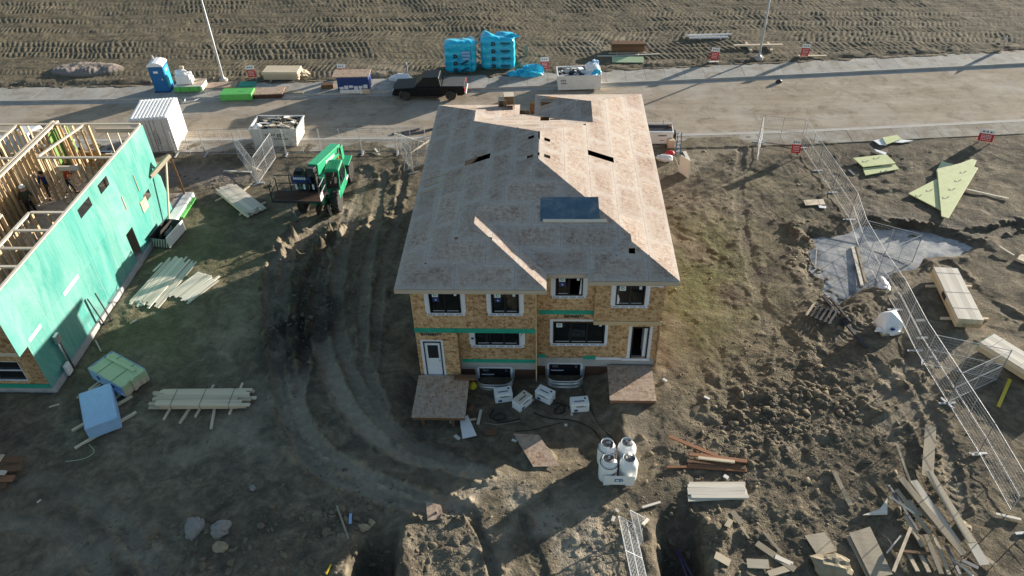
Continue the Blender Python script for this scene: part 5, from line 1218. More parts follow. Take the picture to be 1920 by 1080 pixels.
# boom
pA = Vector((-13.45 - TX, 37.75 - TY, 2.80)); pB = Vector((-12.95 - TX, 41.6 - TY, 2.15))
MB().bar(pA + (pB - pA) * 0.10, pB, 0.62, 0.66).build('boom', M['machine'], te, bevel=0.03)
MB().bar(pA - (pB - pA) * 0.02, pA + (pB - pA) * 0.16, 0.46, 0.50).build('inner_boom', M['black'], te, bevel=0.02)
MB().lathe([(0.16, 0), (0.16, 0.03), (0.10, 0.04), (0.001, 0.04)], (0, 0, 0), 16, axis='x').build('pivot_cover', M['dark'], te, loc=pB + (pA - pB) * 0.10 + Vector((0.31, 0, 0.05)))
for s in (-1, 1): MB().box((pB.x + s * 0.36, pB.y + 0.05, 1.72), (0.06, 0.5, 1.2)).build('boom_bracket', M['machine'], te, bevel=0.02)
MB().tube(pA + Vector((0.05, 1.3, -0.45)), Vector((0.15, 0.9, 1.25)), 0.08, 12).build('lift_cylinder', M['steel'], te, smooth=True)
MB().tube((0.30, -0.3, 1.35), (0.30, 1.6, 1.75), 0.03, 8).build('hose', M['hose'], te); MB().tube((0.36, -0.5, 1.3), (0.36, 1.4, 1.7), 0.03, 8).build('hose', M['hose'], te)
b = MB(); b.box((pA.x - 0.30, pA.y + 0.15, 2.05), (0.08, 0.5, 1.6)).box((pA.x + 0.24, pA.y + 0.15, 2.05), (0.08, 0.5, 1.6)).box((pA.x, pA.y + 0.38, 1.9), (0.6, 0.06, 1.2)).tube((pA.x - 0.4, pA.y + 0.1, 2.75), (pA.x + 0.4, pA.y + 0.1, 2.75), 0.07); b.build('boom_head', M['black'], te)
MB().box((pA.x - 0.95, pA.y + 0.75, 2.0), (0.5, 0.5, 0.9)).box((pA.x - 0.95, pA.y + 0.75, 2.5), (0.4, 0.4, 0.1)).build('head_box', M['black'], te, bevel=0.02)
for x in (0.1, 0.55): MB().box((x - 0.05, -2.25, 0.55), (0.14, 0.9, 0.5)).build('fork_frame', M['black'], te, bevel=0.02)
MB().bar((0.62, -2.35, 0.8), (0.75, -2.38, 0.12), 0.14, 0.05).build('stabiliser', M['rim'], te)
for s in (-1, 1): MB().box((0.84 + s * 0.32, -1.70, 1.18), (0.16, 0.05, 0.10)).build('headlight', M['tape'], te)
MB().box((1.27, 0.32, 1.05), (0.012, 0.5, 0.16)).build('side_lettering', M['white_clean'], te)
b = MB(); d_ = (pB - pA).normalized()
for i in range(5): b.bar(pA + (pB - pA) * (0.40 + 0.07 * i) + Vector((0.318, 0, 0)), pA + (pB - pA) * (0.445 + 0.07 * i) + Vector((0.318, 0, 0)), 0.006, 0.20)
b.build('boom_lettering', M['white_clean'], te)
MB().path([pA + Vector((0.34, 0.4, 0.1)), pA + Vector((0.40, 1.2, 0.05)), pA + Vector((0.36, 2.2, -0.15)), pB + Vector((0.35, -0.5, 0.0))], 0.028, 6).build('hose', M['hose'], te, smooth=True)
# work platform held on the forks
wp = empty('work_platform', (-14.2, 37.25, 1.52), math.radians(-2), 'black railed work platform held in front of the green telehandler', 'platform')
for i in range(7): MB().box((0, -0.42 + 0.14 * i, 0), (2.9, 0.12, 0.05)).build('deck_slat', M['ply_dark'], wp)
MB().box((0, -0.52, -0.04), (2.95, 0.06, 0.14)).box((0, 0.52, -0.04), (2.95, 0.06, 0.14)).build('deck_frame', M['black'], wp)
for x in (-1.44, -0.6, 0.35, 1.44):
    MB().tube((x, 0.52, 0), (x, 0.52, 1.08), 0.03).build('post', M['black'], wp)
for x in (-1.44, 1.44): MB().tube((x, -0.52, 0), (x, -0.52, 1.0), 0.03).build('post', M['black'], wp)
for z in (0.55, 1.08): MB().tube((-1.44, 0.52, z), (1.44, 0.52, z), 0.028).build('rail', M['black'], wp)
for x in (-1.44, 1.44):
    for z in (0.5, 1.0): MB().tube((x, -0.52, z), (x, 0.52, z), 0.028).build('rail', M['black'] if x < 0 else M['greysteel'], wp)
MB().box((0.1, 0.50, 0.82), (1.15, 0.02, 0.42)).build('back_panel', M['navy'], wp)
b = MB()
for i in range(7): b.box((-0.30 + i * 0.125, 0.482, 0.90), (0.09, 0.006, 0.16))
b.build('panel_lettering', M['tape'], wp)
for i, x in enumerate((-0.25, 0.0, 0.22, 0.5, 0.75)): MB().box((x, 0.46, 0.36), (0.12, 0.03, 0.34)).build('harness_bag', M['greysteel'] if i % 2 else M['tape'], wp, bevel=0.02)
MB().tube((1.44, -0.52, 1.0), (1.2, -0.1, 0.1), 0.03).build('gate_bar', M['steel'], wp); MB().box((1.46, -0.42, 0.30), (0.03, 0.5, 0.36)).build('side_sign', M['white'], wp)
MB().bar((-0.55, -0.50, -0.15), (-0.05, -0.95, -0.85), 0.08, 0.08).build('fork', M['greysteel'], wp); MB().bar((0.9, -0.4, -0.1), (0.9, 0.4, -0.1), 0.14, 0.08).build('fork', M['black'], wp)

# ------------------------------------------------------------------ along the road
# container
co = empty('storage_container', (-26.15, 46.35, 0.0), math.radians(9), 'white corrugated storage container standing on the road behind the framed house', 'container')
cw, cl, ch = 2.44, 2.99, 2.55
for i in range(10): MB().box((-cw / 2 + 0.17 + i * (cw - 0.34) / 9, 0, ch + 0.028), (0.11, cl - 0.2, 0.08)).build('roof_rib', M['white_clean'], co)
MB().box((0, 0, ch - 0.02), (cw - 0.02, cl - 0.02, 0.03)).build('roof', M['white_clean'], co)
for s in (-1, 1):
    b = MB(); m = 26
    pts = []
    for i in range(m + 1):
        y = -cl / 2 + 0.08 + (cl - 0.16) * i / m; k = 0.0 if (i // 2) % 2 else 0.03; pts.append((s * (cw / 2 - 0.03 - k), y))
    vv = []; 
    for x, y in pts: vv += [(x, y, 0.12), (x, y, ch - 0.08)]
    b.add(vv, [(2 * i, 2 * i + 2, 2 * i + 3, 2 * i + 1) for i in range(m)]); b.build('side_wall', M['white_clean'], co)
MB().box((0, cl / 2 - 0.04, ch / 2), (cw - 0.16, 0.03, ch - 0.2)).build('end_wall', M['white_clean'], co)
for s in (-1, 1): MB().box((s * 0.57, -cl / 2 + 0.035, ch / 2), (1.10, 0.04, ch - 0.24)).build('door', M['white'], co)
for x in (-0.75, -0.25, 0.25, 0.75): MB().tube((x, -cl / 2 - 0.01, 0.14), (x, -cl / 2 - 0.01, ch - 0.12), 0.018).build('lock_rod', M['steel'], co)
b = MB()
for i in range(9): b.box((0.12 , -cl / 2 + 0.012, 0.62 + i * 0.13), (0.05, 0.006, 0.075))
for i in range(6): b.box((0.30, -cl / 2 + 0.012, 0.75 + i * 0.13), (0.05, 0.006, 0.06))
b.build('door_lettering', M['print'], co)
for sx in (-1, 1):
    for sy in (-1, 1): MB().box((sx * (cw / 2 - 0.05), sy * (cl / 2 - 0.05), ch / 2), (0.11, 0.11, ch)).build('corner_post', M['white_clean'], co)
for z in (0.06, ch - 0.05):
    for s in (-1, 1):
        MB().box((s * (cw / 2 - 0.05), 0, z), (0.09, cl - 0.22, 0.11)).build('rail', M['white_clean'], co); MB().box((0, s * (cl / 2 - 0.05), z), (cw - 0.22, 0.09, 0.11)).build('rail', M['white_clean'], co)
MB().box((0, 0, 0.14), (cw - 0.2, cl - 0.2, 0.04)).build('floor', M['brown'], co)

def junk(parent, x0, x1, y0, y1, z, n, mats, seed, zr=0.35):
    rr = random.Random(seed)
    for i in range(n):
        L = rr.uniform(0.25, 1.3) if rr.random() < 0.6 else rr.uniform(0.15, 0.45); wd = rr.uniform(0.05, 0.16) if L > 0.45 else rr.uniform(0.15, 0.45)
        m = M[rr.choice(mats)]; x = rr.uniform(x0 + 0.2, x1 - 0.2); y = rr.uniform(y0 + 0.15, y1 - 0.15); a = rr.uniform(-0.6, 0.6) if L > 0.45 else rr.uniform(0, 3.1)
        L = min(L, 2 * min(x - x0, x1 - x) + 0.2)
        piece('scrap', m, (L, wd, rr.uniform(0.02, 0.09)), (x, y, z + rr.uniform(0, zr) * (1 - abs(x - (x0 + x1) / 2) / (x1 - x0))), (rr.uniform(-.3, .3), rr.uniform(-.25, .25), a), parent)
def lump(name, mat, r, sc, loc, parent=None, seed=0, rough=0.35, sub=3, flat=True, rz=0.0):
    rr = np.random.default_rng(seed); bm = bmesh.new(); bmesh.ops.create_icosphere(bm, subdivisions=sub, radius=1.0)
    P = np.array([v.co[:] for v in bm.verts]); off = rr.uniform(0, 99)
    d = fbm(P[:, 0] * 1.3 + off + P[:, 2], P[:, 1] * 1.3 - off + 0.7 * P[:, 2], 1.0, 4, seed % 8, 0.55); P = P * (1 + rough * 1.6 * d[:, None])
    if flat: P[:, 2] = np.where(P[:, 2] < -0.35, -0.35 + 0.1 * (P[:, 2] + 0.35), P[:, 2])
    for v, p in zip(bm.verts, P): v.co = (p[0] * sc[0] * r, p[1] * sc[1] * r, p[2] * sc[2] * r)
    me = bpy.data.meshes.new(name); bm.to_mesh(me); bm.free(); me.materials.append(mat)
    o = bpy.data.objects.new(name, me); COL.objects.link(o); o.location = loc; o.rotation_euler = (0, 0, rz)
    if parent is not None: o.parent = parent
    return o
def skip_bin(name, loc, rz, label, W_, D_, Hh, mat, taper, cat='dumpster', ribs=True):
    r = empty(name, loc, rz, label, cat); t = taper
    def wall(nm, P, vec): MB().prism(P, vec).build(nm, mat, r, bevel=0.01)
    x0, x1, y0, y1 = -W_ / 2, W_ / 2, -D_ / 2, D_ / 2
    wall('front_wall', [(x0 + t, y0, 0.1), (x1 - t, y0, 0.1), (x1, y0, Hh), (x0, y0, Hh)], (0, 0.05, 0)); wall('rear_wall', [(x0 + t, y1, 0.1), (x1 - t, y1, 0.1), (x1, y1, Hh), (x0, y1, Hh)], (0, -0.05, 0))
    wall('end_wall', [(x0 + t, y0 + .052, 0.1), (x0 + t, y1 - .052, 0.1), (x0, y1 - .052, Hh), (x0, y0 + .052, Hh)], (0.05, 0, 0)); wall('end_wall', [(x1 - t, y0 + .052, 0.1), (x1 - t, y1 - .052, 0.1), (x1, y1 - .052, Hh), (x1, y0 + .052, Hh)], (-0.05, 0, 0))
    MB().box((0, 0, 0.12), (W_ - 2 * t - 0.1, D_ - 0.1, 0.05)).build('floor', M['greysteel'], r)
    for y in (y0, y1): MB().box((0, y, Hh + 0.03), (W_ + 0.08, 0.10, 0.07)).build('rim', mat, r, bevel=0.01)
    for x in (x0, x1): MB().box((x, 0, Hh + 0.03), (0.10, D_ - 0.11, 0.07)).build('rim', mat, r, bevel=0.01)
    if ribs:
        for i in range(1, 6): x = x0 + t + (W_ - 2 * t) * i / 6; MB().box((x, y0 - 0.03, Hh * 0.48), (0.07, 0.055, Hh * 0.8)).build('rib', mat, r)
    for x in (-W_ * 0.3, W_ * 0.3): MB().box((x, 0, 0.05), (0.12, D_ * 0.9, 0.09)).build('skid', M['greysteel'], r)
    return r
d1 = skip_bin('waste_skip', (-18.15, 46.55, 0.0), math.radians(-1), 'scuffed white waste skip heaped with timber offcuts, behind the telehandler', 3.2, 1.95, 1.35, M['white_rust'], 0.18)
MB().box((0, 0, 0.85), (2.9, 1.7, 0.6)).build('rubble', M['dark'], d1)
junk(d1, -1.5, 1.5, -0.9, 0.9, 1.18, 70, ['lumber', 'lumber_white', 'weathered', 'print', 'white', 'stud'], 3)
b = MB()
for i, (x, wd) in enumerate(((-0.5, 0.14), (-0.3, 0.16), (-0.1, 0.1), (0.05, 0.12))): b.box((x, -1.036, 1.02), (wd, 0.008, 0.07))
for i, x in enumerate((0.30, 0.46, 0.62)): b.box((x, -1.036, 0.95), (0.07, 0.008, 0.24)); b.box((x + 0.05, -1.036, 1.05), (0.10, 0.008, 0.05))
for i in range(7): b.box((0.02 + i * 0.15, -1.036, 0.72), (0.10, 0.008, 0.08))
b.build('skip_lettering', M['print'], d1)
lump('white_bag', M['wrap'], 0.3, (1, .8, .7), (-1.2, -0.5, 1.3), d1, 5)
d2 = skip_bin('waste_skip', (2.35, 54.15 + 0.75, 0.0), math.radians(3), 'white debris bin heaped with plaster scraps and blue film at the far kerb', 3.2, 1.7, 1.15, M['white'], 0.02, ribs=False)
MB().box((0, 0, 0.7), (3.0, 1.5, 0.55)).build('rubble', M['dark'], d2)
junk(d2, -1.5, 0.9, -0.8, 0.8, 1.0, 60, ['white', 'lumber_white', 'white_clean', 'greysteel', 'print'], 8, 0.3)
lump('plastic_heap', M['wrap'], 0.42, (1, .9, 1.1), (1.0, 0.1, 1.2), d2, 12, 0.5); lump('plastic_heap', M['film'], 0.35, (1, .8, .7), (1.25, -0.4, 1.15), d2, 13, 0.5); lump('plastic_heap', M['bluewrap'], 0.32, (.9, .9, 1.2), (1.3, 0.4, 1.55), d2, 14, 0.5)
b = MB()
for i, x in enumerate((-1.36, -1.22, -1.08)): b.box((x, -0.875, 0.82), (0.03, 0.01, 0.2)); b.box((x + 0.05, -0.875, 0.86), (0.07, 0.01, 0.04))
b.box((-1.15, -0.875, 0.62), (0.45, 0.01, 0.05)); b.build('skip_lettering', M['navy'], d2)
lump('rust_patch', M['redwood'], 0.01, (1, 1, 1), (0, 0, 0.5), d2)

# portable toilet
tp = empty('portable_toilet', (-29.25, 54.45, 0.15), math.radians(4), 'blue portable toilet with a white domed roof by the far kerb', 'toilet')
b = MB(); b.box((0, 0, 1.05), (1.12, 1.12, 1.96)); b.build('body', M['blue'], tp, bevel=0.05)
MB().box((0, 0, 0.05), (1.2, 1.2, 0.1)).build('base', M['navy'], tp)
MB().box((0, -0.572, 1.06), (0.80, 0.03, 1.78)).build('door', M['blue'], tp, bevel=0.02)
MB().box((0.565, 0, 1.08), (0.03, 0.86, 1.55)).build('side_panel', M['cyan'], tp, bevel=0.02)
MB().box((0.30, -0.60, 1.05), (0.05, 0.03, 0.14)).build('handle', M['white'], tp)
MB().box((-0.04, -0.592, 1.62), (0.34, 0.012, 0.16)).build('label_plate', M['white_clean'], tp); MB().box((0.586, -0.05, 1.62), (0.012, 0.30, 0.2)).build('label_plate', M['tape'], tp)
b = MB()
for k, (sx, z) in enumerate(((1.16, 2.03), (1.12, 2.12), (0.95, 2.24), (0.55, 2.32))): pass
b.prism([(-0.6, -0.6, 2.03), (0.6, -0.6, 2.03), (0.58, -0.6, 2.14), (0.40, -0.6, 2.26), (0.15, -0.6, 2.32), (-0.15, -0.6, 2.32), (-0.40, -0.6, 2.26), (-0.58, -0.6, 2.14)], (0, 1.2, 0)); b.build('roof', M['white_clean'], tp, bevel=0.04)
for z in (0.6, 1.1, 1.6): MB().box((-0.565, 0, z), (0.03, 0.9, 0.05)).build('rib', M['blue'], tp)
MB().tube((-0.35, 0.45, 2.2), (-0.35, 0.45, 2.5), 0.05).build('vent_pipe', M['white'], tp)

# green edged crate with wrapped goods
cr = empty('pallet_crate', (-27.2, 54.55, 0.15), math.radians(4), 'low lime-edged crate stacked with wrapped white goods beside the toilet', 'crate')
MB().box((0, 0, 0.27), (2.1, 1.35, 0.42)).build('crate', M['white'], cr, bevel=0.02); MB().box((-0.05, -0.70, 0.27), (2.0, 0.03, 0.40)).build('lime_face', M['lime'], cr)
for x in (-0.6, 0.1, 0.8): MB().box((x, -0.722, 0.27), (0.03, 0.01, 0.4)).build('strap', M['print'], cr)
for x in (-0.8, 0, 0.8): MB().box((x, 0, 0.03), (0.1, 1.3, 0.06)).build('skid', M['stud'], cr)
MB().box((0.1, 0.1, 0.488), (2.0, 1.2, 0.012)).build('lid', M['osb_floor'], cr)
wg = empty('wrapped_goods', (-27.55, 54.55, 0.65), 0.1, 'plastic-wrapped stack of white goods on the lime crate', 'package')
MB().box((0, 0, 0.36), (1.1, 0.85, 0.72)).build('wrapped_block', M['wrap'], wg, bevel=0.08); lump('film_top', M['wrap'], 0.42, (1.1, .8, .7), (-0.05, 0.05, 0.80), wg, 21, 0.3); MB().box((0.0, 0.1, 1.15), (0.28, 0.14, 0.22)).build('carton', M['lumber'], wg)
MB().box((0.42, 0, 0.2), (0.4, 0.7, 0.4)).build('carton', M['white'], wg, bevel=0.02)

# street lamps: poles run out of the picture
def lamp(px, py, label):
    p = G0(px, py); x, y = p[0], p[1]; z = hgt(x, y); r = empty('street_lamp', (x, y, z), 0, label, 'street lamp', 'galvanised street lamp poles along the far walk')
    MB().lathe([(0.34, -0.3), (0.34, 0.10), (0.28, 0.16), (0.001, 0.16)], (0, 0, 0), 16).build('footing', M['concrete'], r, smooth=False)
    MB().lathe([(0.20, 0.16), (0.20, 0.20), (0.105, 0.24), (0.09, 0.5), (0.05, 9.2), (0.001, 9.2)], (0, 0, 0), 14).build('pole', M['pole'], r, smooth=True)
    MB().path([(0, 0, 9.15), (0, -0.5, 9.45), (0, -1.4, 9.55), (0, -2.0, 9.55)], 0.045, 8).build('arm', M['steel'], r, smooth=True); MB().box((0, -2.25, 9.54), (0.26, 0.62, 0.12)).build('lamp_head', M['greysteel'], r, bevel=0.03)
lamp(420, 153, 'galvanised street lamp pole beside the toilet and lime crate'); lamp(1422, 113, 'galvanised street lamp pole beside the crossed timbers on the right')

# red and white lot signs
def lot_sign(px, py, rz, tilt, label, wd=0.62, hh=0.95, hz=0.95):
    p = G(px, py); r = empty('lot_sign', p, rz, label, 'sign', 'red and white lot signs'); Rm = Matrix.Rotation(tilt, 3, 'Y')
    for s in (-1, 1): MB().box(Rm @ Vector((s * wd * 0.38, 0.03, hz * 0.5 - 0.1)), (0.05, 0.04, hz + 0.2), M4=Rm).build('stake', M['lumber_white'], r)
    MB().box(Rm @ Vector((0, 0, hz * 0.25 + hh * 0.33)), (wd, 0.012, hh * 0.66), M4=Rm).build('red_panel', M['red'], r); MB().box(Rm @ Vector((0, 0, hz * 0.25 + hh * 0.83)), (wd, 0.012, hh * 0.34), M4=Rm).build('white_panel', M['white_clean'], r)
    b = MB()
    for k, (z, n) in enumerate(((0.52, 5), (0.40, 6), (0.28, 4), (0.14, 6))):
        for i in range(n): b.box(Rm @ Vector((wd * (-0.36 + 0.72 * (i + 0.5) / n), -0.0085, hz * 0.25 + hh * z)), (wd * 0.6 / n * 0.8, 0.004, 0.045), M4=Rm)
    b.build('sign_lettering', M['white_clean'], r)
    b = MB()
    for i in range(3): b.box(Rm @ Vector((wd * (-0.25 + 0.25 * i), -0.0085, hz * 0.25 + hh * 0.84)), (wd * 0.14, 0.004, 0.08), M4=Rm)
    b.build('sign_lettering', M['print'], r)
lot_sign(475, 150, 0.1, -0.05, 'red and white lot sign between the left lamp pole and the plywood stack')
lot_sign(643, 148, 0.0, 0.0, 'red and white lot sign mostly hidden behind the navy crate')
lot_sign(1021, 135, 0.05, 0.0, 'red and white lot sign beside the crumpled blue film')
lot_sign(1337, 117, -0.15, 0.06, 'red and white lot sign left of the right lamp pole')
lot_sign(1506, 110, 0.0, 0.05, 'red and white lot sign right of the right lamp pole')
lot_sign(1878, 96, 1.15, 0.12, 'red and white lot sign seen almost edge-on at the far right of the road')
lot_sign(1491, 293, -0.35, -0.10, 'faded lot sign leaning beside the end of the wire fence', 0.55, 0.9, 0.95)
lot_sign(1845, 268, -0.45, -0.05, 'lot sign tilted at the sidewalk edge beyond the foam boards', 0.85, 0.8, 0.5)

# insulation bags
def ins_bag(px, py, W_, D_, Hh, seed, label, letters, rz=0.0):
    p = G0(px, py); z = hgt(p[0], p[1]); r = empty('insulation_pack', (p[0], p[1] + D_ / 2, z), rz, label, 'insulation pack', 'blue film insulation packs')
    bm = bmesh.new(); bmesh.ops.create_cube(bm, size=1.0); bmesh.ops.subdivide_edges(bm, edges=bm.edges[:], cuts=22, use_grid_fill=True)
    P = np.array([v.co[:] for v in bm.verts]); Q = P.copy()
    m = np.linalg.norm(P * 2, ord=9, axis=1); Q = P / m[:, None] * 1.0
    X = Q * np.array([W_, D_, Hh]); off = seed * 7.7
    d = fbm(X[:, 0] + off + 0.6 * X[:, 1], X[:, 2] * 1.4 - off + 0.5 * X[:, 1], 0.7, 3, seed % 8)
    top = np.clip((Q[:, 2] - 0.30) / 0.2, 0, 1); amp = 0.04 + 0.20 * top + (0.05 if seed == 2 else 0)
    nr = Q / np.linalg.norm(Q, axis=1)[:, None]; X = X + nr * (d * amp)[:, None] * np.array([1, 1, 1.2]); X[:, 2] += Hh / 2
    bulge = 0.05 * np.abs(np.sin(np.pi * 4 * np.clip(X[:, 2] / Hh, 0, 1))); X[:, 1] -= np.where(Q[:, 1] < -0.4, bulge, 0); X[:, 0] += np.sign(Q[:, 0]) * np.where(np.abs(Q[:, 0]) > 0.4, bulge, 0)
    for v, q in zip(bm.verts, X): v.co = q
    me = bpy.data.meshes.new('film_wrap'); bm.to_mesh(me); bm.free(); me.materials.append(M['film']); me.polygons.foreach_set('use_smooth', [True] * len(me.polygons))
    o = bpy.data.objects.new('film_wrap', me); COL.objects.link(o); o.parent = r
    yf = -D_ / 2 - 0.11
    for k in range(4):
        zc = Hh * (0.13 + 0.235 * k)
        if letters == 1 and k == 3: continue
        text('D', 0.36, M['print'], r, ((-0.30 if letters == 2 else -0.36), yf, zc), (math.pi / 2, 0.0 if letters == 2 else 0.12 * (k - 1), 0), bold=0.03, sx=1.1)
        if letters == 2 or k < 2:
            b = MB()
            for i in range(9): b.box((0.28 + i * 0.085 if letters == 2 else 0.05 + i * 0.07, yf, zc + 0.05 + (0.0 if letters == 2 else 0.03 * i - .1)), (0.055, 0.006, 0.15))
            b.box((0.62 if letters == 2 else 0.4, yf, zc - 0.09), (0.5, 0.006, 0.035)); b.build('pack_lettering', M['print'], r)
    for x in ((W_ * 0.36,) if letters == 1 else (W_ * 0.47,)):
        MB().path([(x, yf - 0.01, 0.15), (x + 0.03, yf - 0.02, Hh * 0.5), (x, yf - 0.01, Hh * 0.93)], 0.012, 5).build('strap', M['navy'], r)
    if letters == 1:
        for i, (z, L) in enumerate(((1.75, 0.62), (1.5, 0.62), (1.25, 0.5))): MB().box((0.45, yf - 0.012, z), (L, 0.012, 0.16)).build('torn_window', M['bluewrap'], r)
    lump('film_flap', M['film'], 0.35, (1.3, 0.4, 0.5), (W_ * 0.42, -0.1, Hh - 0.12), r, seed + 30, 0.5); MB().box((0, 0, 0.02), (W_ * 0.8, D_ * 0.8, 0.06)).build('pallet', M['stud'], r)
ins_bag(864, 138, 2.35, 1.5, 2.35, 2, 'slumped blue film insulation pack with a torn front, behind the black pickup', 1, 0.04)
ins_bag(934, 132, 2.55, 1.6, 2.55, 5, 'neat blue film insulation pack with a column of lettering, right of the slumped pack', 2)
p = G0(993, 140); o = lump('film_heap', M['film'], 0.62, (1.7, 0.9, 0.75), (p[0], p[1], 0.28), None, 41, 0.55, 4); tag(o, 'crumpled heap of blue plastic film on the far sidewalk', 'plastic film')
p = G0(975, 142); o = lump('film_heap', M['film'], 0.35, (1.6, 0.8, 0.4), (p[0] - .4, p[1] - 0.1, 0.20), None, 42, 0.55, 3); tag(o, 'small flat scrap of blue film left of the crumpled heap', 'plastic film')
p = G(987, 105); ps = empty('timber_post', p, 0.1, 'short grey timber post standing behind the insulation packs', 'post'); MB().box((0, 0, 0.4), (0.22, 0.08, 1.1)).build('upright', M['weathered'], ps); MB().box((0.22, 0, 0.62), (0.22, 0.06, 0.07)).build('arm', M['weathered'], ps)
# bag and leaning strip behind the pickup
p = G(752, 150); o = lump('white_sack', M['wrap'], 0.5, (1.7, 0.8, 0.7), (p.x, p.y, p.z + 0.15), None, 51, 0.25); tag(o, 'white sack lying on the verge behind the black pickup', 'sack')
p = G(765, 148); ps = empty('marker_stake', p, 0, 'striped white marker stake behind the black pickup', 'stake'); MB().box((0, 0, 0.6), (0.09, 0.03, 1.6)).build('stake', M['white_clean'], ps); MB().box((0, -0.018, 0.7), (0.07, 0.006, 0.9)).build('stake_print', M['navy'], ps)

# white generator beside the house and things around it
gp_ = G0(1232, 276); ge = empty('site_generator', (gp_[0] + 0.02, gp_[1] + 0.4, 0.05), math.radians(-1), 'white generator with an open black top standing beside the house', 'generator')
MB().box((0, -0.02, 0.66), (1.9, 0.95, 0.88)).build('casing', M['white_clean'], ge, bevel=0.04); MB().box((0, 0, 0.20), (1.8, 0.85, 0.12)).build('base_frame', M['black'], ge)
MB().box((0, 0.06, 1.04), (1.82, 0.75, 0.16)).build('top_tray', M['black'], ge); MB().box((0, 0.47, 1.10), (1.9, 0.05, 0.30)).build('top_edge', M['white_clean'], ge); MB().box((0.78, 0.2, 1.14), (0.2, 0.2, 0.14)).build('cap', M['brown'], ge)
MB().tube((0.35, 0.47, 1.15), (0.35, 0.47, 1.45), 0.03).build('exhaust', M['steel'], ge); MB().box((1.06, -0.1, 0.7), (0.2, 0.5, 0.5)).build('control_box', M['black'], ge, bevel=0.02)
MB().tube((-0.8, -0.49, 0.3), (0.9, -0.49, 0.3), 0.025).build('rail', M['steel'], ge)
b = MB()
for i in range(7): b.box((0.02 + i * 0.075, -0.502, 0.86), (0.05, 0.006, 0.12 - 0.04 * (i in (1, 3, 5))))
for i in range(4): b.box((0.16 + i * 0.07, -0.502, 0.50), (0.045, 0.006, 0.06))
o = b.build('casing_lettering', M['print'], ge); o['kind'] = 'stuff'
for x in (-0.7, 0.7):
    MB().box((x, 0, 0.07), (0.2, 0.9, 0.14)).build('foot', M['black'], ge)
p = G(1246, 300); o = lump('white_sack', M['wrap'], 0.32, (1.5, 0.9, 0.8), (p.x, p.y, p.z + 0.1), None, 61, 0.3); tag(o, 'white sack on the ground in front of the generator', 'sack')
p = G(1255, 289); o = lump('red_bundle', M['red'], 0.22, (1.2, 0.9, 0.7), (p.x, p.y, p.z + 0.08), None, 62, 0.35, 2); tag(o, 'small dark red bundle behind the white sack', 'bundle')
p = G(1257, 276); o = MB().box((0, 0, 0.28), (0.42, 0.35, 0.56)).build('carton', M['lumber'], None, bevel=0.02, loc=p); tag(o, 'tan carton standing at the corner of the generator', 'carton')
bd = G(1273, 322); be = G(1290, 334); sb = empty('leaning_sheet', (bd.x, bd.y, bd.z), 0, 'cream sheet standing on edge near the generator', 'sheet'); MB().bar((0, 0, 0.6), (be.x - bd.x, be.y - bd.y, 0.6), 0.04, 1.2).build('sheet', M['white_clean'], sb); MB().bar((0.1, -0.05, 0), (-0.35, 0.35, 0.9), 0.05, 0.05).build('prop', M['weathered'], sb)
bd = G(1271, 290); lb = empty('blue_step_ladder', (bd.x, bd.y, bd.z), 0.2, 'folded blue step ladder standing by the generator', 'ladder')
for s in (-1, 1): MB().bar((s * 0.16, 0, 0), (s * 0.12, 0.12, 1.5), 0.05, 0.05).build('rail', M['blue'], lb)
for i in range(5): MB().box((0, 0.02 + 0.02 * i, 0.25 + 0.27 * i), (0.28, 0.05, 0.03)).build('step', M['tape'], lb)
o = piece('plank', M['lumber_white'], (0.22, 1.1, 0.04), (G(1287, 293).x, G(1287, 293).y, rest(G(1287, 293).x, G(1287, 293).y) + 0.03), (0, 0, 0.12)); tag(o, 'short pale plank lying right of the generator', 'plank')
p = G0(1460, 155); o = lump('black_bucket', M['black'], 0.18, (1.3, 1, 1.1), (p[0], p[1], 0.07), None, 71, 0.2, 2); tag(o, 'small black lump of rubber lying alone on the road', 'rubbish')
# ------------------------------------------------------------------ lumber and stock
def stack(name, label, cat, pA, pB, cols, rows, wd, th, mat, jit=0.05, ang=0.0, gap=0.004, skids=0, straps=0, group=None, zoff=None, end_taper=0.0, yjit=0.0, L=None):
    a = G0(*pA) if not isinstance(pA, Vector) else pA; b = G0(*pB) if not isinstance(pB, Vector) else pB
    cx, cy = (a[0] + b[0]) / 2, (a[1] + b[1]) / 2; LL = L or math.hypot(b[0] - a[0], b[1] - a[1]); rz = math.atan2(b[1] - a[1], b[0] - a[0])
    z = rest(cx, cy, 0.5) if zoff is None else zoff
    r = empty(name, (cx, cy, z), rz, label, cat, group); rr = random.Random(int(cx * 100) & 0xffff)
    z0 = 0.0
    W_ = cols * (wd + gap)
    if skids:
        z0 = 0.09
        for i in range(skids): x = -LL * 0.32 + LL * 0.64 * i / max(1, skids - 1); piece('skid', M['lumber'], (0.09, W_ + rr.uniform(0.3, 0.8), 0.09), (x, rr.uniform(-.3, .3), 0.045), (0, 0, rr.uniform(-.12, .12)), r)
    for k in range(rows):
        nc = cols - (int(end_taper * k))
        for c in range(nc):
            y = (c - (cols - 1) / 2) * (wd + gap) + rr.uniform(-yjit, yjit)
            piece('board', M[mat] if isinstance(mat, str) else M[rr.choice(mat)], (LL * (1 - rr.uniform(0, jit)), wd, th), (rr.uniform(-jit, jit) * LL * 0.6, y, z0 + (k + 0.5) * (th + 0.003)), (0, 0, rr.uniform(-ang, ang)), r)
    for i in range(straps):
        x = -LL * 0.3 + LL * 0.6 * i / max(1, straps - 1); zt = z0 + rows * (th + 0.003) + 0.004
        MB().box((x, 0, zt), (0.02, W_ + 0.01, 0.006)).build('strap', M['print'], r)
        for s in (-1, 1): MB().box((x, s * (W_ / 2 + 0.004), zt / 2 + z0 / 2), (0.02, 0.006, zt - z0)).build('strap', M['print'], r)
    return r
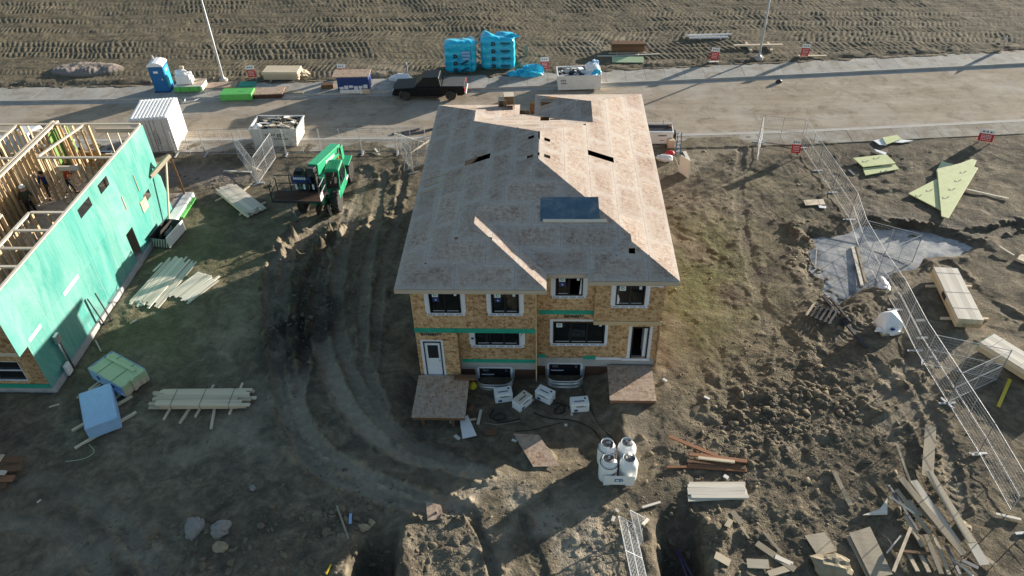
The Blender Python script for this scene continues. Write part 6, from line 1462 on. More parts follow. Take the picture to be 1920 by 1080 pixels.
stack('lumber_stack', 'bundle of pale studs lying in the mud left of the telehandler', 'lumber', (424, 356), (482, 402), 9, 5, 0.14, 0.045, 'lumber_white', 0.06, 0.012, skids=2, end_taper=0.8)
stack('lumber_stack', 'long bleached boards in the larger pile beside the green wall', 'lumber', (345, 487), (268, 574), 13, 2, 0.13, 0.045, 'lumber_white', 0.10, 0.02, end_taper=3, yjit=0.03)
stack('lumber_stack', 'bleached boards splayed in the smaller pile beside the green wall', 'lumber', (394, 515), (335, 562), 10, 1, 0.13, 0.05, 'lumber_white', 0.12, 0.05, gap=0.03, yjit=0.02)
for k, (pa_, pb_, lab) in enumerate((((304, 493), (288, 510), 'short white offcut at the near end of the bleached boards'), ((266, 560), (258, 576), 'stub of white board below the bleached pile'), ((409, 520), (357, 566), 'single loose board lying right of the splayed bleached boards'))):
    a, b = G(*pa_), G(*pb_); o = piece('plank', M['lumber_white'], ((b - a).length, 0.12 if k != 1 else 0.08, 0.04), ((a + b) / 2) + Vector((0, 0, 0.03)), (0, 0, math.atan2(b.y - a.y, b.x - a.x))); tag(o, lab, 'plank')
# LVL bundle half wrapped in blue
a, b = G0(192, 692), G0(268, 735); lz = rest((a[0] + b[0]) / 2, (a[1] + b[1]) / 2)
bl = empty('beam_bundle', ((a[0] + b[0]) / 2, (a[1] + b[1]) / 2, lz), math.atan2(b[1] - a[1], b[0] - a[0]), 'pale green beam bundle with torn blue wrap along its side', 'lumber')
for c in range(8):
    for k in range(2): piece('beam', M['foamgreen'] if k else M['lumber'], (2.35 - 0.05 * (c % 3), 0.155, 0.32), (0.03 * (c % 2), (c - 3.5) * 0.158, 0.25 + 0.323 * k), (0, 0, 0), bl)
piece('beam', M['foamgreen'], (1.9, 0.155, 0.06), (-0.1, 0.3, 0.77), (0, 0, 0.03), bl)
MB().box((0, 0, 0.41), (2.28, 0.02, 0.62)).build('blue_wrap', M['bluewrap'], bl, loc=(0, -0.655, 0)); MB().box((0, 0.655, 0.42), (2.28, 0.02, 0.66)).build('blue_wrap', M['bluewrap'], bl); MB().box((-1.2, 0, 0.42), (0.02, 1.3, 0.66)).build('blue_wrap', M['bluewrap'], bl)
for x in (-0.55, 0.45):
    MB().box((x, 0, 0.745), (0.02, 1.3, 0.006)).build('strap', M['print'], bl); MB().lathe([(0.13, 0), (0.13, 0.006), (0.001, 0.006)], (0, 0, 0), 16, axis='x').build('wrap_logo', M['navy'], bl, loc=(x, -0.668, 0.46)).rotation_euler = (0, 0, -math.pi / 2)
for x in (-0.8, 0.7): piece('skid', M['lumber'], (0.09, 2.0, 0.09), (x, -0.2, 0.045), (0, 0, 0.05), bl)
lump('wrap_fold', M['bluewrap'], 0.28, (1.2, 0.35, 0.6), (0.9, -0.70, 0.35), bl, 81, 0.4)
# blue wrapped packages on skids
a, b = G0(186, 738), G0(205, 832); bz = rest((a[0] + b[0]) / 2, (a[1] + b[1]) / 2)
bw = empty('wrapped_package', ((a[0] + b[0]) / 2, (a[1] + b[1]) / 2, bz), math.atan2(b[1] - a[1], b[0] - a[0]), 'rectangular package in pale blue wrap resting on timber skids', 'package')
b_ = MB(); b_.box((0, 0, 0.46), (2.35, 1.32, 0.68)); b_.build('wrapped_block', M['bluewrap'], bw, bevel=0.06)
MB().box((0.95, 0, 0.80), (0.5, 1.2, 0.02)).build('wrap_fold', M['bluewrap'], bw, bevel=0.008)
for i in range(5): MB().box((-0.9 + 0.45 * i, 0.665, 0.45), (0.36, 0.02, 0.5)).build('wrap_pleat', M['bluewrap'], bw, bevel=0.008)
for x in (-0.25, 0.85): piece('skid', M['lumber'], (0.11, 2.7, 0.10), (x, 0.0, 0.05), (0, 0, 0.30), bw)
stack('lumber_stack', 'strapped stack of long framing boards lying right of the blue packages', 'lumber', (296, 752), (474, 752), 7, 4, 0.155, 0.06, 'lumber', 0.14, 0.012, skids=3, straps=3, end_taper=0.7)
for k, (pa_, pb_, lab) in enumerate((((358, 765), (341, 790), 'left timber bearer sticking out below the strapped stack'), ((403, 768), (397, 800), 'right timber bearer sticking out below the strapped stack'))):
    a, b = G(*pa_), G(*pb_); o = piece('plank', M['lumber'], ((b - a).length + 0.3, 0.11, 0.09), ((a + b) / 2) + Vector((0, 0, 0.04)), (0, 0, math.atan2(b.y - a.y, b.x - a.x))); tag(o, lab, 'bearer')
# fanned brown boards at the left edge
for k, (x0, y0, x1, y1, m, wd, z) in enumerate(((-30, 872, 52, 872, 'brown', 0.30, 0.30), (-30, 892, 46, 884, 'brown', 0.30, 0.22), (-40, 905, 30, 903, 'redwood', 0.30, 0.15), (-40, 918, 15, 914, 'brown', 0.28, 0.08), (-10, 900, 14, 865, 'lumber', 0.14, 0.37), (-20, 895, 18, 897, 'lumber_white', 0.2, 0.30))):
    a, b = G0(x0, y0), G0(x1, y1); z0 = rest(-19.3, 19.6, 0.8)
    o = piece('plank', M[m], (math.hypot(b[0] - a[0], b[1] - a[1]), wd, 0.06), ((a[0] + b[0]) / 2, (a[1] + b[1]) / 2, z0 + z), (0, 0, math.atan2(b[1] - a[1], b[0] - a[0])))
    tag(o, ('brown board topmost of the fanned pile at the left edge', 'brown board second from the top of the fanned pile at the left edge', 'reddish board in the middle of the fanned pile at the left edge', 'brown board lowest of the fanned pile at the left edge', 'pale board laid crosswise over the fanned pile at the left edge', 'short whitish board lying on the fanned pile at the left edge')[k], 'board')
for k in range(3): piece('plank', M['weathered'], (0.5, 0.5, 0.06), (-19.9 + 0.1 * k, 19.7, rest(-19.9, 19.7) + 0.02 + 0.07 * k), (0, 0, 0.2 * k)) if False else None
# boards and sheets on the far side of the road
stack('sheet_stack', 'stack of pale plywood with crumbled chips at its end, behind the far walk', 'plywood', (500, 146), (566, 146), 1, 7, 1.25, 0.09, 'lumber', 0.04, 0.02, skids=2)
for i in range(14):
    p = G0(563 + random.uniform(-3, 8), 146 + random.uniform(-8, 4)); pass
p = G(568, 142); o = lump('wood_chips', M['lumber'], 0.5, (1.0, 0.9, 0.6), (p.x, p.y, p.z + 0.1), None, 83, 0.6, 3); tag(o, 'spill of broken wood chips at the end of the pale plywood stack', 'wood chips')
gp2 = empty('sheet_stack', (G0(443, 190)[0], G0(443, 190)[1] + 0.6, 0.01), math.radians(3), 'lime green topped pack of sheets on the road beside the left lamp pole', 'sheet pack'); MB().box((0, 0, 0.27), (2.35, 1.1, 0.50)).build('pack', M['lime'], gp2, bevel=0.02)
for x in (-0.8, 0.0, 0.8): MB().box((x, 0, 0.01), (0.1, 1.0, 0.02)).build('skid', M['stud'], gp2)
MB().box((0.3, -0.1, 0.524), (0.4, 0.03, 0.006)).build('print_mark', M['print'], gp2)
bp2 = empty('sheet_stack', (G0(500, 184)[0], G0(500, 184)[1] + 0.5, 0.01), math.radians(3), 'brown sheets stacked against the right end of the lime pack', 'sheet pack')
for i in range(6): piece('sheet', M['osb_deck'] if i == 5 else M['ply_dark'], (2.3, 1.2, 0.055), (0.04 * (i % 3), 0.02 * (i % 2), 0.03 + 0.06 * i), (0, 0, 0.01 * (i - 3)), bp2)
p = G0(415, 167); o = MB().box((0, 0, 0.05), (2.3, 1.0, 0.08)).build('sheet', M['osb_deck'], None, loc=(p[0], 55.0, 0.16)); o.rotation_euler = (0, 0, 0.05); tag(o, 'brown strand-board sheet flat on the sidewalk behind the lime pack', 'sheet')
p = G0(462, 166); o = MB().box((0, 0, 0.03), (1.3, 0.9, 0.03)).build('sheet', M['greenstrip'], None, loc=(p[0], 55.2, 0.16)); tag(o, 'green sheet lying on the sidewalk left of the plywood', 'sheet')
p = G0(550, 183); o = piece('plank', M['lumber_white'], (2.6, 0.18, 0.05), (p[0] - 0.2, p[1] + 0.1, 0.035), (0, 0, 0.04)); tag(o, 'long pale plank lying on the road right of the brown sheets', 'plank')
p = G0(543, 178); o = piece('plank', M['weathered'], (2.2, 0.4, 0.05), (p[0], p[1] + 0.1, 0.19), (0, 0.0, -0.03)); tag(o, 'wide weathered plank on the kerb right of the brown sheets', 'plank')
for k, (px, py, w_) in enumerate(((350, 190, 1.5),)):
    p = G0(px, py); ht = empty('hand_truck', (p[0], p[1], 0.02), 0.1, 'white two-armed hand truck lying on the road below the lime crate', 'hand truck')
    for (q0, q1) in (((-0.6, 0.25, 0.05), (-0.1, -0.2, 0.05)), ((-0.1, -0.2, 0.05), (0.6, -0.1, 0.05)), ((0.6, -0.1, 0.05), (0.95, 0.25, 0.05)), ((-0.1, -0.2, 0.05), (-0.15, 0.4, 0.12))): MB().tube(q0, q1, 0.035).build('bar', M['white'], ht)
# navy crate with a brown lid
nv = empty('wrapped_crate', (G0(664, 180)[0], G0(664, 180)[1] + 0.75, 0.0), math.radians(2), 'navy wrapped crate with a brown board lid and torn white front', 'crate')
MB().box((0, 0, 0.85), (2.35, 1.2, 1.1)).build('navy_block', M['navy'], nv, bevel=0.04); MB().box((0.02, -0.03, 0.30), (2.2, 1.15, 0.30)).build('lower_pack', M['white'], nv, bevel=0.03); MB().box((-0.12, 0.05, 1.44), (2.75, 1.35, 0.06)).build('lid_board', M['osb_deck'], nv)
for i in range(6): MB().box((-0.9 + 0.36 * i, -0.61, 0.58 + 0.05 * (i % 3)), (0.30, 0.02, 0.20 + 0.08 * (i % 2))).build('torn_wrap', M['tape'], nv)
MB().box((0.9, -0.62, 0.3), (0.55, 0.03, 0.35)).build('carton_flap', M['lumber'], nv); MB().box((0.50, -0.64, 0.42), (0.10, 0.03, 0.6)).build('batten', M['white_clean'], nv)
for x in (-0.9, 0, 0.9): MB().box((x, 0, 0.075), (0.1, 1.1, 0.14)).build('skid', M['stud'], nv)
o = piece('plank', M['brown'], (0.9, 0.5, 0.3), (G0(617, 165)[0], 54.6, 0.30), (0, 0, 0.1)); tag(o, 'dark brown block of timber left of the navy crate', 'block')
stack('lumber_stack', 'dark brown boards stacked beyond the far walk, right of the debris bin', 'lumber', (1146, 96), (1208, 96), 1, 7, 0.7, 0.09, 'brown', 0.03, 0.01, skids=2)
p = G0(1177, 100); o = piece('plank', M['lumber'], (3.1, 0.12, 0.07), (p[0], p[1], rest(p[0], p[1]) + 0.03), (0, 0, 0.03)); tag(o, 'pale plank lying just in front of the dark brown boards', 'plank')
p = G0(1178, 104); o = piece('plank', M['lumber_white'], (5.0, 0.14, 0.07), (p[0], p[1] - 0.1, rest(p[0], p[1]) + 0.06), (0, 0, 0.07)); tag(o, 'longest pale plank between the brown boards and the green sheet', 'plank')
p = G0(1177, 114); o = MB().box((0, 0, 0.03), (2.5, 0.95, 0.04), M4=Matrix.Rotation(0.08, 3, 'X')).build('sheet', M['foamgreen'], None, loc=(p[0], p[1], rest(p[0], p[1], 0.8) + 0.06)); o.rotation_euler = (0, 0, -0.04); tag(o, 'pale green sheet lying in front of the longest pale plank', 'sheet')
for k, (px, py, L, lab) in enumerate(((1328, 72, 3.8, 'farther of two white pipes lying in the tracked field'), (1328, 77, 3.2, 'nearer of two white pipes lying in the tracked field'))):
    p = G0(px, py); z = rest(p[0], p[1], 1.0); o = MB().tube((-L / 2, 0, 0.12), (L / 2, 0, 0.12), 0.085, 10).build('pipe', M['white_clean'], None, smooth=False, loc=(p[0], p[1], z)); o.rotation_euler = (0, 0, 0.03); tag(o, lab, 'pipe')
for px in (1311, 1349): 
    p = G0(px, 76); o = piece('plank', M['lumber'], (0.09, 0.8, 0.06), (p[0], p[1], rest(p[0], p[1]) + 0.02)); tag(o, 'left bearer below the white pipes' if px < 1330 else 'right bearer below the white pipes', 'bearer')
p = G0(1420, 93); z = rest(p[0], p[1], 1.0); o = piece('timber', M['lumber'], (3.9, 0.24, 0.12), (p[0], p[1], z + 0.22), (0, 0, 0.02)); tag(o, 'long timber laid across two bearers by the right lamp pole', 'timber')
for dx, lab in ((-0.75, 'left bearer under the long timber by the right lamp pole'), (0.95, 'right bearer under the long timber by the right lamp pole')): o = piece('timber', M['lumber'], (0.20, 1.7, 0.14), (p[0] + dx, p[1], z + 0.08), (0, 0, 0.06 if dx < 0 else -0.03)); tag(o, lab, 'timber')
p = G0(1523, 109); o = piece('plank', M['lumber'], (2.2, 0.22, 0.06), (p[0], p[1] + 0.1, rest(p[0], p[1]) + 0.08), (0, 0, 0.0)); tag(o, 'pale plank below the red sign right of the lamp pole', 'plank')
p = G0(1338, 119); o = piece('plank', M['lumber_white'], (0.8, 0.18, 0.06), (p[0], p[1] + 0.1, rest(p[0], p[1]) + 0.06)); tag(o, 'short pale board at the foot of the sign left of the lamp pole', 'plank')

# ------------------------------------------------------------------ right lot
def foam(pts, label, lift=0.05, th=0.05, mat='foam', prints=()):
    P = [G0(*q) for q in pts]; c = np.mean(P, 0); z = rest(c[0], c[1], 0.9) + lift; r = empty('foam_board', (c[0], c[1], z), 0, label, 'foam board')
    MB().prism([(q[0] - c[0], q[1] - c[1], 0) for q in P], (0, 0, th)).build('sheet', M[mat], r, bevel=0.006)
    for px, py in prints:
        q = G0(px, py); b = MB(); x, y = q[0] - c[0], q[1] - c[1]
        for dx, dy in ((0, 0), (0.10, 0.0), (0.05, 0.11)): b.prism([(x + dx - 0.05, y + dy - 0.045, th + 0.002), (x + dx + 0.05, y + dy - 0.045, th + 0.002), (x + dx, y + dy + 0.05, th + 0.002)], (0, 0, 0.002))
        for i in range(4): b.box((x + 0.22 + 0.07 * i, y + 0.06 * i + 0.02, th + 0.003), (0.05, 0.06, 0.002))
        b.build('board_print', M['print'], r)
    return r
foam([(1702, 366), (1756, 338), (1770, 352), (1764, 398)], 'lower pale yellow foam board sticking out left of the pointed one', 0.08, prints=((1735, 362), (1715, 372)))
foam([(1755, 322), (1765, 304), (1786, 310), (1770, 345), (1757, 345)], 'green tinged foam corner behind the pointed foam board', 0.03, mat='foamgreen')
foam([(1755, 322), (1800, 311), (1820, 303), (1829, 306), (1824, 318), (1832, 320), (1776, 415), (1763, 411)], 'large pointed pale yellow foam board printed with small triangles', 0.16, prints=((1798, 330), (1788, 346), (1777, 362), (1765, 378)))
foam([(1598, 301), (1660, 294), (1678, 311), (1617, 318)], 'flat top half of the folded foam board near the fence end', 0.14, prints=((1636, 303), (1615, 309)))
foam([(1617, 318), (1678, 311), (1685, 319), (1622, 331)], 'bent lower half of the folded foam board near the fence end', 0.05, prints=((1650, 325),))
foam([(1636, 268), (1655, 264), (1662, 277), (1648, 276)], 'white sheet scrap lying left under the small foam piece by the walk', 0.05, 0.03, 'white_clean')
foam([(1652, 264), (1680, 259), (1688, 266), (1674, 272), (1660, 277)], 'small pale yellow foam piece by the near walk', 0.09)
foam([(1676, 265), (1712, 268), (1690, 272), (1672, 271)], 'white sheet scrap lying right of the small foam piece by the walk', 0.05, 0.03, 'white_clean')
foam([(1638, 283), (1661, 290), (1658, 294), (1642, 288)], 'pointed white scrap just below the small foam piece', 0.05, 0.03, 'white_clean')
foam([(1506, 377), (1543, 375), (1547, 385), (1510, 387)], 'tan plywood offcut lying above the frozen puddle', 0.05, 0.03, 'lumber')
foam([(1533, 386), (1549, 388), (1548, 392), (1536, 391)], 'small white scrap beside the tan plywood offcut', 0.03, 0.02, 'white_clean')
def plank_px(pa, pb, wd, th, mat, label, lift=0.04, cat='plank', name='plank', group=None, dz=(0, 0)):
    a, b = G(*pa), G(*pb); a.z = rest(a.x, a.y, 0.15) + lift + dz[0]; b.z = rest(b.x, b.y, 0.15) + lift + dz[1]
    o = piece_bar(name, M[mat], a, b, wd, th); return tag(o, label, cat, group)
plank_px((1812, 357), (1890, 375), 0.09, 0.05, 'lumber_white', 'thin white lath to the right of the pointed foam board', 0.08, 'lath')
plank_px((1591, 320), (1602, 330), 0.14, 0.05, 'greysteel', 'short grey strip at the left corner of the folded foam board', 0.04)
plank_px((1597, 468), (1615, 542), 0.16, 0.07, 'lumber_white', 'left of two planks lying on the frozen puddle', 0.16)
plank_px((1605, 466), (1622, 535), 0.12, 0.07, 'weathered', 'right of two planks lying on the frozen puddle', 0.16)
for k, (a, b) in enumerate((((1530, 470), (1528, 502)), ((1560, 520), (1565, 538)))): plank_px(a, b, 0.04, 0.03, 'lumber_white', ('thin white stick at the left edge of the frozen puddle', 'thin stick in the lower left of the frozen puddle')[k], 0.15, 'stick')
p = G(1743, 489); o = lump('foam_chunk', M['white_clean'], 0.22, (1, 1, 0.6), (p.x, p.y, -0.24), None, 91, 0.4, 2); tag(o, 'white foam chunk on the right part of the frozen puddle', 'foam chunk')
p = G(1660, 538); o = lump('plastic_scrap', M['wrap'], 0.42, (0.7, 1.2, 0.5), (p.x, p.y, p.z + 0.05), None, 92, 0.6, 3); tag(o, 'torn white plastic sheet caught at the fence foot below the puddle', 'plastic sheet')
# wall-panel packs
def pack(pa, pb, W_, Hh, label, cols, green=False):
    a, b = G0(*pa), G0(*pb); cx, cy = (a[0] + b[0]) / 2, (a[1] + b[1]) / 2; L = math.hypot(b[0] - a[0], b[1] - a[1]); z = rest(cx, cy, 0.8)
    r = empty('lumber_pack', (cx, cy, z), math.atan2(b[1] - a[1], b[0] - a[0]), label, 'lumber pack')
    for i in range(cols):
        for k in range(2): piece('joist', M['lumber'] if k else M['stud'], (L, W_ / cols - 0.012, Hh / 2 - 0.01), (0, (i - (cols - 1) / 2) * W_ / cols, 0.12 + Hh * (0.25 + 0.5 * k)), (0, 0, 0), r)
    for i in range(4): piece('cover_board', M['lumber_white'], (L - 0.02, W_ / 4 - 0.004, 0.02), (0, (i - 1.5) * W_ / 4, 0.132 + Hh), (0, 0, 0), r)
    for x in (-L * 0.3, L * 0.32): piece('skid', M['lumber'], (0.11, W_ + 1.1, 0.10), (x, 0.1, 0.06), (0, 0, 0.08), r)
    for x in (-L * 0.38, 0.0, L * 0.3): MB().box((x, 0, 0.146 + Hh), (0.025, W_, 0.005)).build('strap', M['greysteel'], r)
    if green: MB().box((-L / 2 - 0.012, 0, 0.12 + Hh / 2), (0.02, W_, Hh)).build('green_end', M['greenstrip'], r)
    else: MB().box((0.25 * L * 0, -W_ / 2 - 0.008, 0.14 + Hh * 0.5), (0.5, 0.012, Hh * 0.5)).build('pack_label', M['print'], r)
    return r
pack((1765, 520), (1812, 618), 1.15, 0.50, 'long pack of floor joists on skids beyond the wire fence', 8)
pack((1842, 652), (1990, 745), 1.05, 0.48, 'joist pack with a green painted end at the right edge', 5, True)
plank_px((1873, 466), (1900, 482), 0.10, 0.06, 'lumber_white', 'white stick leaning toward the right edge beside the frozen puddle', 0.1, 'stick')
o = stack('lumber_stack', 'few pale boards at the right edge above the long joist pack', 'lumber', (1908, 484), (1960, 505), 3, 2, 0.2, 0.08, 'lumber', 0.05, 0.05)
plank_px((1871, 764), (1893, 713), 0.14, 0.05, 'yellow', 'yellow level lying in the shadow of the green-ended pack', 0.05, 'level', 'spirit_level')
# white wrapped pallet
p = G(1668, 625); wpk = empty('wrapped_pallet', (p.x, p.y + 0.35, p.z), 0.2, 'white plastic-wrapped pallet with a peaked top beside the fence', 'package')
b = MB(); b.add([(-0.5, -0.45, 0.05), (0.5, -0.45, 0.05), (0.55, 0.45, 0.05), (-0.45, 0.5, 0.05), (-0.46, -0.42, 0.45), (0.46, -0.40, 0.55), (0.42, 0.4, 0.8), (-0.36, 0.4, 0.72), (-0.02, 0.05, 1.0)], [(3, 2, 1, 0), (0, 1, 5, 4), (1, 2, 6, 5), (2, 3, 7, 6), (3, 0, 4, 7), (4, 5, 8), (5, 6, 8), (6, 7, 8), (7, 4, 8)]); b.build('wrap', M['wrap'], wpk, bevel=0.05, angle=15)
lump('loose_film', M['wrap'], 0.35, (1, 0.5, 0.6), (0.0, -0.5, 0.22), wpk, 93, 0.45); lump('loose_film', M['wrap'], 0.3, (0.9, 0.6, 0.5), (-0.5, -0.2, 0.2), wpk, 94, 0.45)
MB().box((-0.12, -0.50, 0.40), (0.22, 0.04, 0.14), M4=Matrix.Rotation(0.5, 3, 'Y')).build('blue_mark', M['navy'], wpk); MB().box((0, 0, 0.03), (1.1, 1.0, 0.06)).build('pallet', M['stud'], wpk)
# black steel frame and bars
p = G(1540, 590); bf = empty('steel_rack', (p.x, p.y, p.z), math.radians(-35), 'black steel slatted rack lying on the bank left of the white pallet', 'rack')
for i in range(6): MB().box((-0.55 + 0.22 * i, 0, 0.12), (0.10, 1.2, 0.05)).build('slat', M['weathered'] if i == 0 else M['black'], bf)
for s in (-1, 1): MB().box((0, s * 0.45, 0.07), (1.3, 0.07, 0.06)).build('rail', M['black'], bf)
plank_px((1541, 560), (1622, 657), 0.16, 0.10, 'print', 'long black steel bar lying beside the slatted rack', 0.16, 'steel bar', 'steel_bar')
plank_px((1553, 566), (1592, 612), 0.10, 0.08, 'print', 'shorter black steel bar across the slatted rack', 0.26, 'steel bar', 'steel_bar')

# ------------------------------------------------------------------ propane rack
TP = G(1159, 905)
def cyl_tank(x, y, label, hose):
    z = rest(x, y, 0.3); r = empty('propane_cylinder', (x, y, z), random.uniform(0, 6), label, 'gas cylinder', 'white propane cylinders in the rack'); R0 = 0.37
    MB().lathe([(0.33, 0.02), (0.35, 0.10), (R0, 0.18), (R0, 0.88), (0.362, 0.97), (0.325, 1.07), (0.25, 1.16), (0.14, 1.22), (0.001, 1.24)], (0, 0, 0), 32).build('tank', M['white_clean'], r, smooth=True)
    MB().lathe([(0.34, 0.0), (0.36, 0.0), (0.36, 0.10), (0.34, 0.10)], (0, 0, 0), 24).build('foot_ring', M['white'], r)
    vv = []; fs = []; n = 26; k0 = 3
    prof = [(0.235, 1.08), (0.245, 1.08), (0.25, 1.33), (0.24, 1.35), (0.23, 1.33)]; m = len(prof)
    for i in range(n + 1 - k0):
        t = 2 * math.pi * i / n
        for rr, zz in prof: vv.append((rr * math.cos(t), rr * math.sin(t), zz))
    for i in range(n - k0):
        for j in range(m): fs.append((i * m + j, (i + 1) * m + j, (i + 1) * m + (j + 1) % m, i * m + (j + 1) % m))
    b = MB(); b.add(vv, fs); b.build('collar', M['white_clean'], r, smooth=False)
    MB().lathe([(0.001, 1.243), (0.11, 1.236), (0.225, 1.20), (0.225, 1.17), (0.001, 1.17)], (0, 0, 0), 20).build('collar_dark_disc', M['greysteel'], r)  # added dark disc; the shade inside the collar is put into its colour
    b = MB(); b.tube((0, 0, 1.22), (0, 0, 1.33), 0.03, 10).tube((0, 0, 1.33), (0, 0, 1.36), 0.05, 10).tube((0, 0, 1.28), (0.13, 0, 1.29), 0.022, 8).tube((-0.09, 0.07, 1.2), (-0.09, 0.07, 1.30), 0.02, 8); b.build('valve', M['greysteel'], r)
    MB().box((0.06, 0.09, 1.27), (0.08, 0.06, 0.07)).build('regulator', M['white'], r)
    if hose: MB().path([(0.20 * math.cos(t) * (1 + 0.9 * min(1, t / 4)), 0.20 * math.sin(t) * (1 + 0.9 * min(1, t / 4)), 1.30 - 0.05 * t) for t in np.linspace(0, 5.8, 30)], 0.016, 6).build('hose', M['hose'], r)
    b = MB()
    r.scale = (1.0, 1.0, 0.86)
    for q in range(5): b.box((R0 * math.cos(-1.6 + 0.14 * q) * 1.003, R0 * math.sin(-1.6 + 0.14 * q) * 1.003, 0.62), (0.04, 0.012, 0.10), rz=-1.6 + 0.14 * q + math.pi / 2)
    b.build('tank_lettering', M['print'], r)
cyl_tank(TP.x - 0.41, TP.y + 0.30, 'front left propane cylinder in the rack, dark hose looped round its collar', True)
cyl_tank(TP.x + 0.39, TP.y + 0.34, 'front right propane cylinder in the rack', False)
cyl_tank(TP.x - 0.42, TP.y + 1.10, 'back left propane cylinder in the rack, black hose draped on its shoulder', True)
cyl_tank(TP.x + 0.38, TP.y + 1.12, 'back right propane cylinder in the rack', False)
rk = empty('cylinder_rack', (TP.x, TP.y - 0.14, TP.z), 0, 'white steel cylinder rack with a blue padlock and arrow emblem on its front plate', 'rack')
MB().prism([(-0.60, 0, 0.05), (-0.36, 0, 0.05), (-0.34, 0, 0.10), (0.26, 0, 0.10), (0.28, 0, 0.05), (0.60, 0, 0.05), (0.60, 0, 0.62), (-0.60, 0, 0.62)], (0, -0.03, 0), 0).build('front_plate', M['white_clean'], rk)
for x in (-0.62, 0.62): MB().box((x, 0.8, 0.45), (0.04, 1.6, 0.05)).build('side_rail', M['white'], rk)
b = MB(); b.box((-0.06, -0.036, 0.38), (0.24, 0.008, 0.17)); b.prism([(0.065, -0.032, 0.30), (0.14, -0.032, 0.30), (0.17, -0.032, 0.38), (0.14, -0.032, 0.46), (0.065, -0.032, 0.46)], (0, -0.008, 0)); b.build('emblem', M['tapeprint'], rk)
b = MB(); b.prism([(-0.14, -0.041, 0.34), (-0.06, -0.041, 0.34), (-0.06, -0.041, 0.31), (0.02, -0.041, 0.375), (-0.06, -0.041, 0.44), (-0.06, -0.041, 0.41), (-0.14, -0.041, 0.41), (-0.11, -0.041, 0.375)], (0, -0.004, 0)); b.box((0.105, -0.042, 0.38), (0.035, 0.006, 0.06)); b.build('emblem', M['white_clean'], rk)

# ------------------------------------------------------------------ heaters in front of the duplex
def heater(px, py, rz, label, hose=True, lid='white_clean'):
    p = G(px, py); z = rest(p.x, p.y, 0.35); r = empty('site_heater', (p.x, p.y, z), rz, label, 'heater', 'white box heaters before the basement windows')
    MB().box((0, 0, 0.27), (0.80, 0.48, 0.50)).build('casing', M['white_clean'], r, bevel=0.02); MB().box((0, 0, 0.528), (0.78, 0.46, 0.014)).build('lid', M[lid], r)
    for x in (-0.28, 0.28): MB().box((x, 0, 0.01), (0.08, 0.4, 0.02)).build('foot', M['black'], r)
    MB().box((-0.18, -0.246, 0.15), (0.16, 0.01, 0.12)).build('outlet', M['navy'], r)
    b = MB(); b.box((0.06, -0.245, 0.36), (0.44, 0.006, 0.025))
    for i in range(6): b.box((-0.18 + 0.06 * i, -0.245, 0.41), (0.04, 0.006, 0.035))
    b.build('casing_lettering', M['print'], r)
    b = MB()
    for i in range(6): b.box((-0.20 + 0.075 * i, -0.05, 0.537), (0.055, 0.07, 0.004))
    b.box((0.25, 0.1, 0.537), (0.08, 0.1, 0.004)); b.build('lid_lettering', M['print'], r)
    MB().tube((0.405, 0.05, 0.12), (0.46, 0.05, 0.12), 0.04, 10).build('inlet', M['black'], r)
    return r
heater(944, 748, 0.20, 'white box heater nearest the left window well'); heater(979, 760, 0.85, 'white box heater turned end-on, dusty tan lid, beside the leftmost one', lid='lumber_white')
heater(1022, 748, -0.55, 'white box heater below the right window well, turned to the right'); heater(1086, 766, 0.12, 'white box heater standing apart nearest the right landing')
def cable(pxs, label, r=0.022, lift=0.03, mat='hose', cat='cable'):
    P = [Vector((x, y, 0)) for x, y in smooth_poly(pxs, 6)]; P = [Vector((p.x, p.y, hgt(p.x, p.y) + lift)) for p in P]
    o = MB().path(P, r, 6).build('cable', M[mat], None, smooth=True); return tag(o, label, cat)
cable([(925, 752), (918, 768), (940, 772), (948, 766), (935, 760), (925, 770), (945, 778), (975, 770)], 'black cable coiled left below the leftmost heater', 0.022)
cable([(1042, 740), (1056, 742), (1058, 755), (1050, 762), (1040, 758), (1046, 748), (1062, 745), (1080, 762)], 'black hose loop between the two right heaters')
cable([(1000, 760), (1030, 770), (1062, 773), (1090, 780), (1112, 792), (1128, 812), (1136, 825)], 'long black hose running from the heaters to the gas cylinders')
cable([(1090, 705), (1100, 730), (1115, 765), (1135, 795), (1152, 820), (1160, 832)], 'thin hose running down from the right basement window to the gas cylinders', 0.015)
cable([(905, 779), (935, 781), (975, 775)], 'thin pale cable lying below the cable coil', 0.012, mat='weathered')
cable([(965, 795), (1000, 792), (1030, 785), (1056, 779)], 'thin dark cable trailing across the bare soil below the heaters', 0.014)
cable([(1118, 768), (1132, 790), (1145, 805)], 'thin tan cord beside the gas hose', 0.012, mat='weathered')
cable([(125, 868), (160, 862), (178, 850), (168, 835)], 'thin green strap lying below the blue package', 0.015, mat='foamgreen', cat='strap')
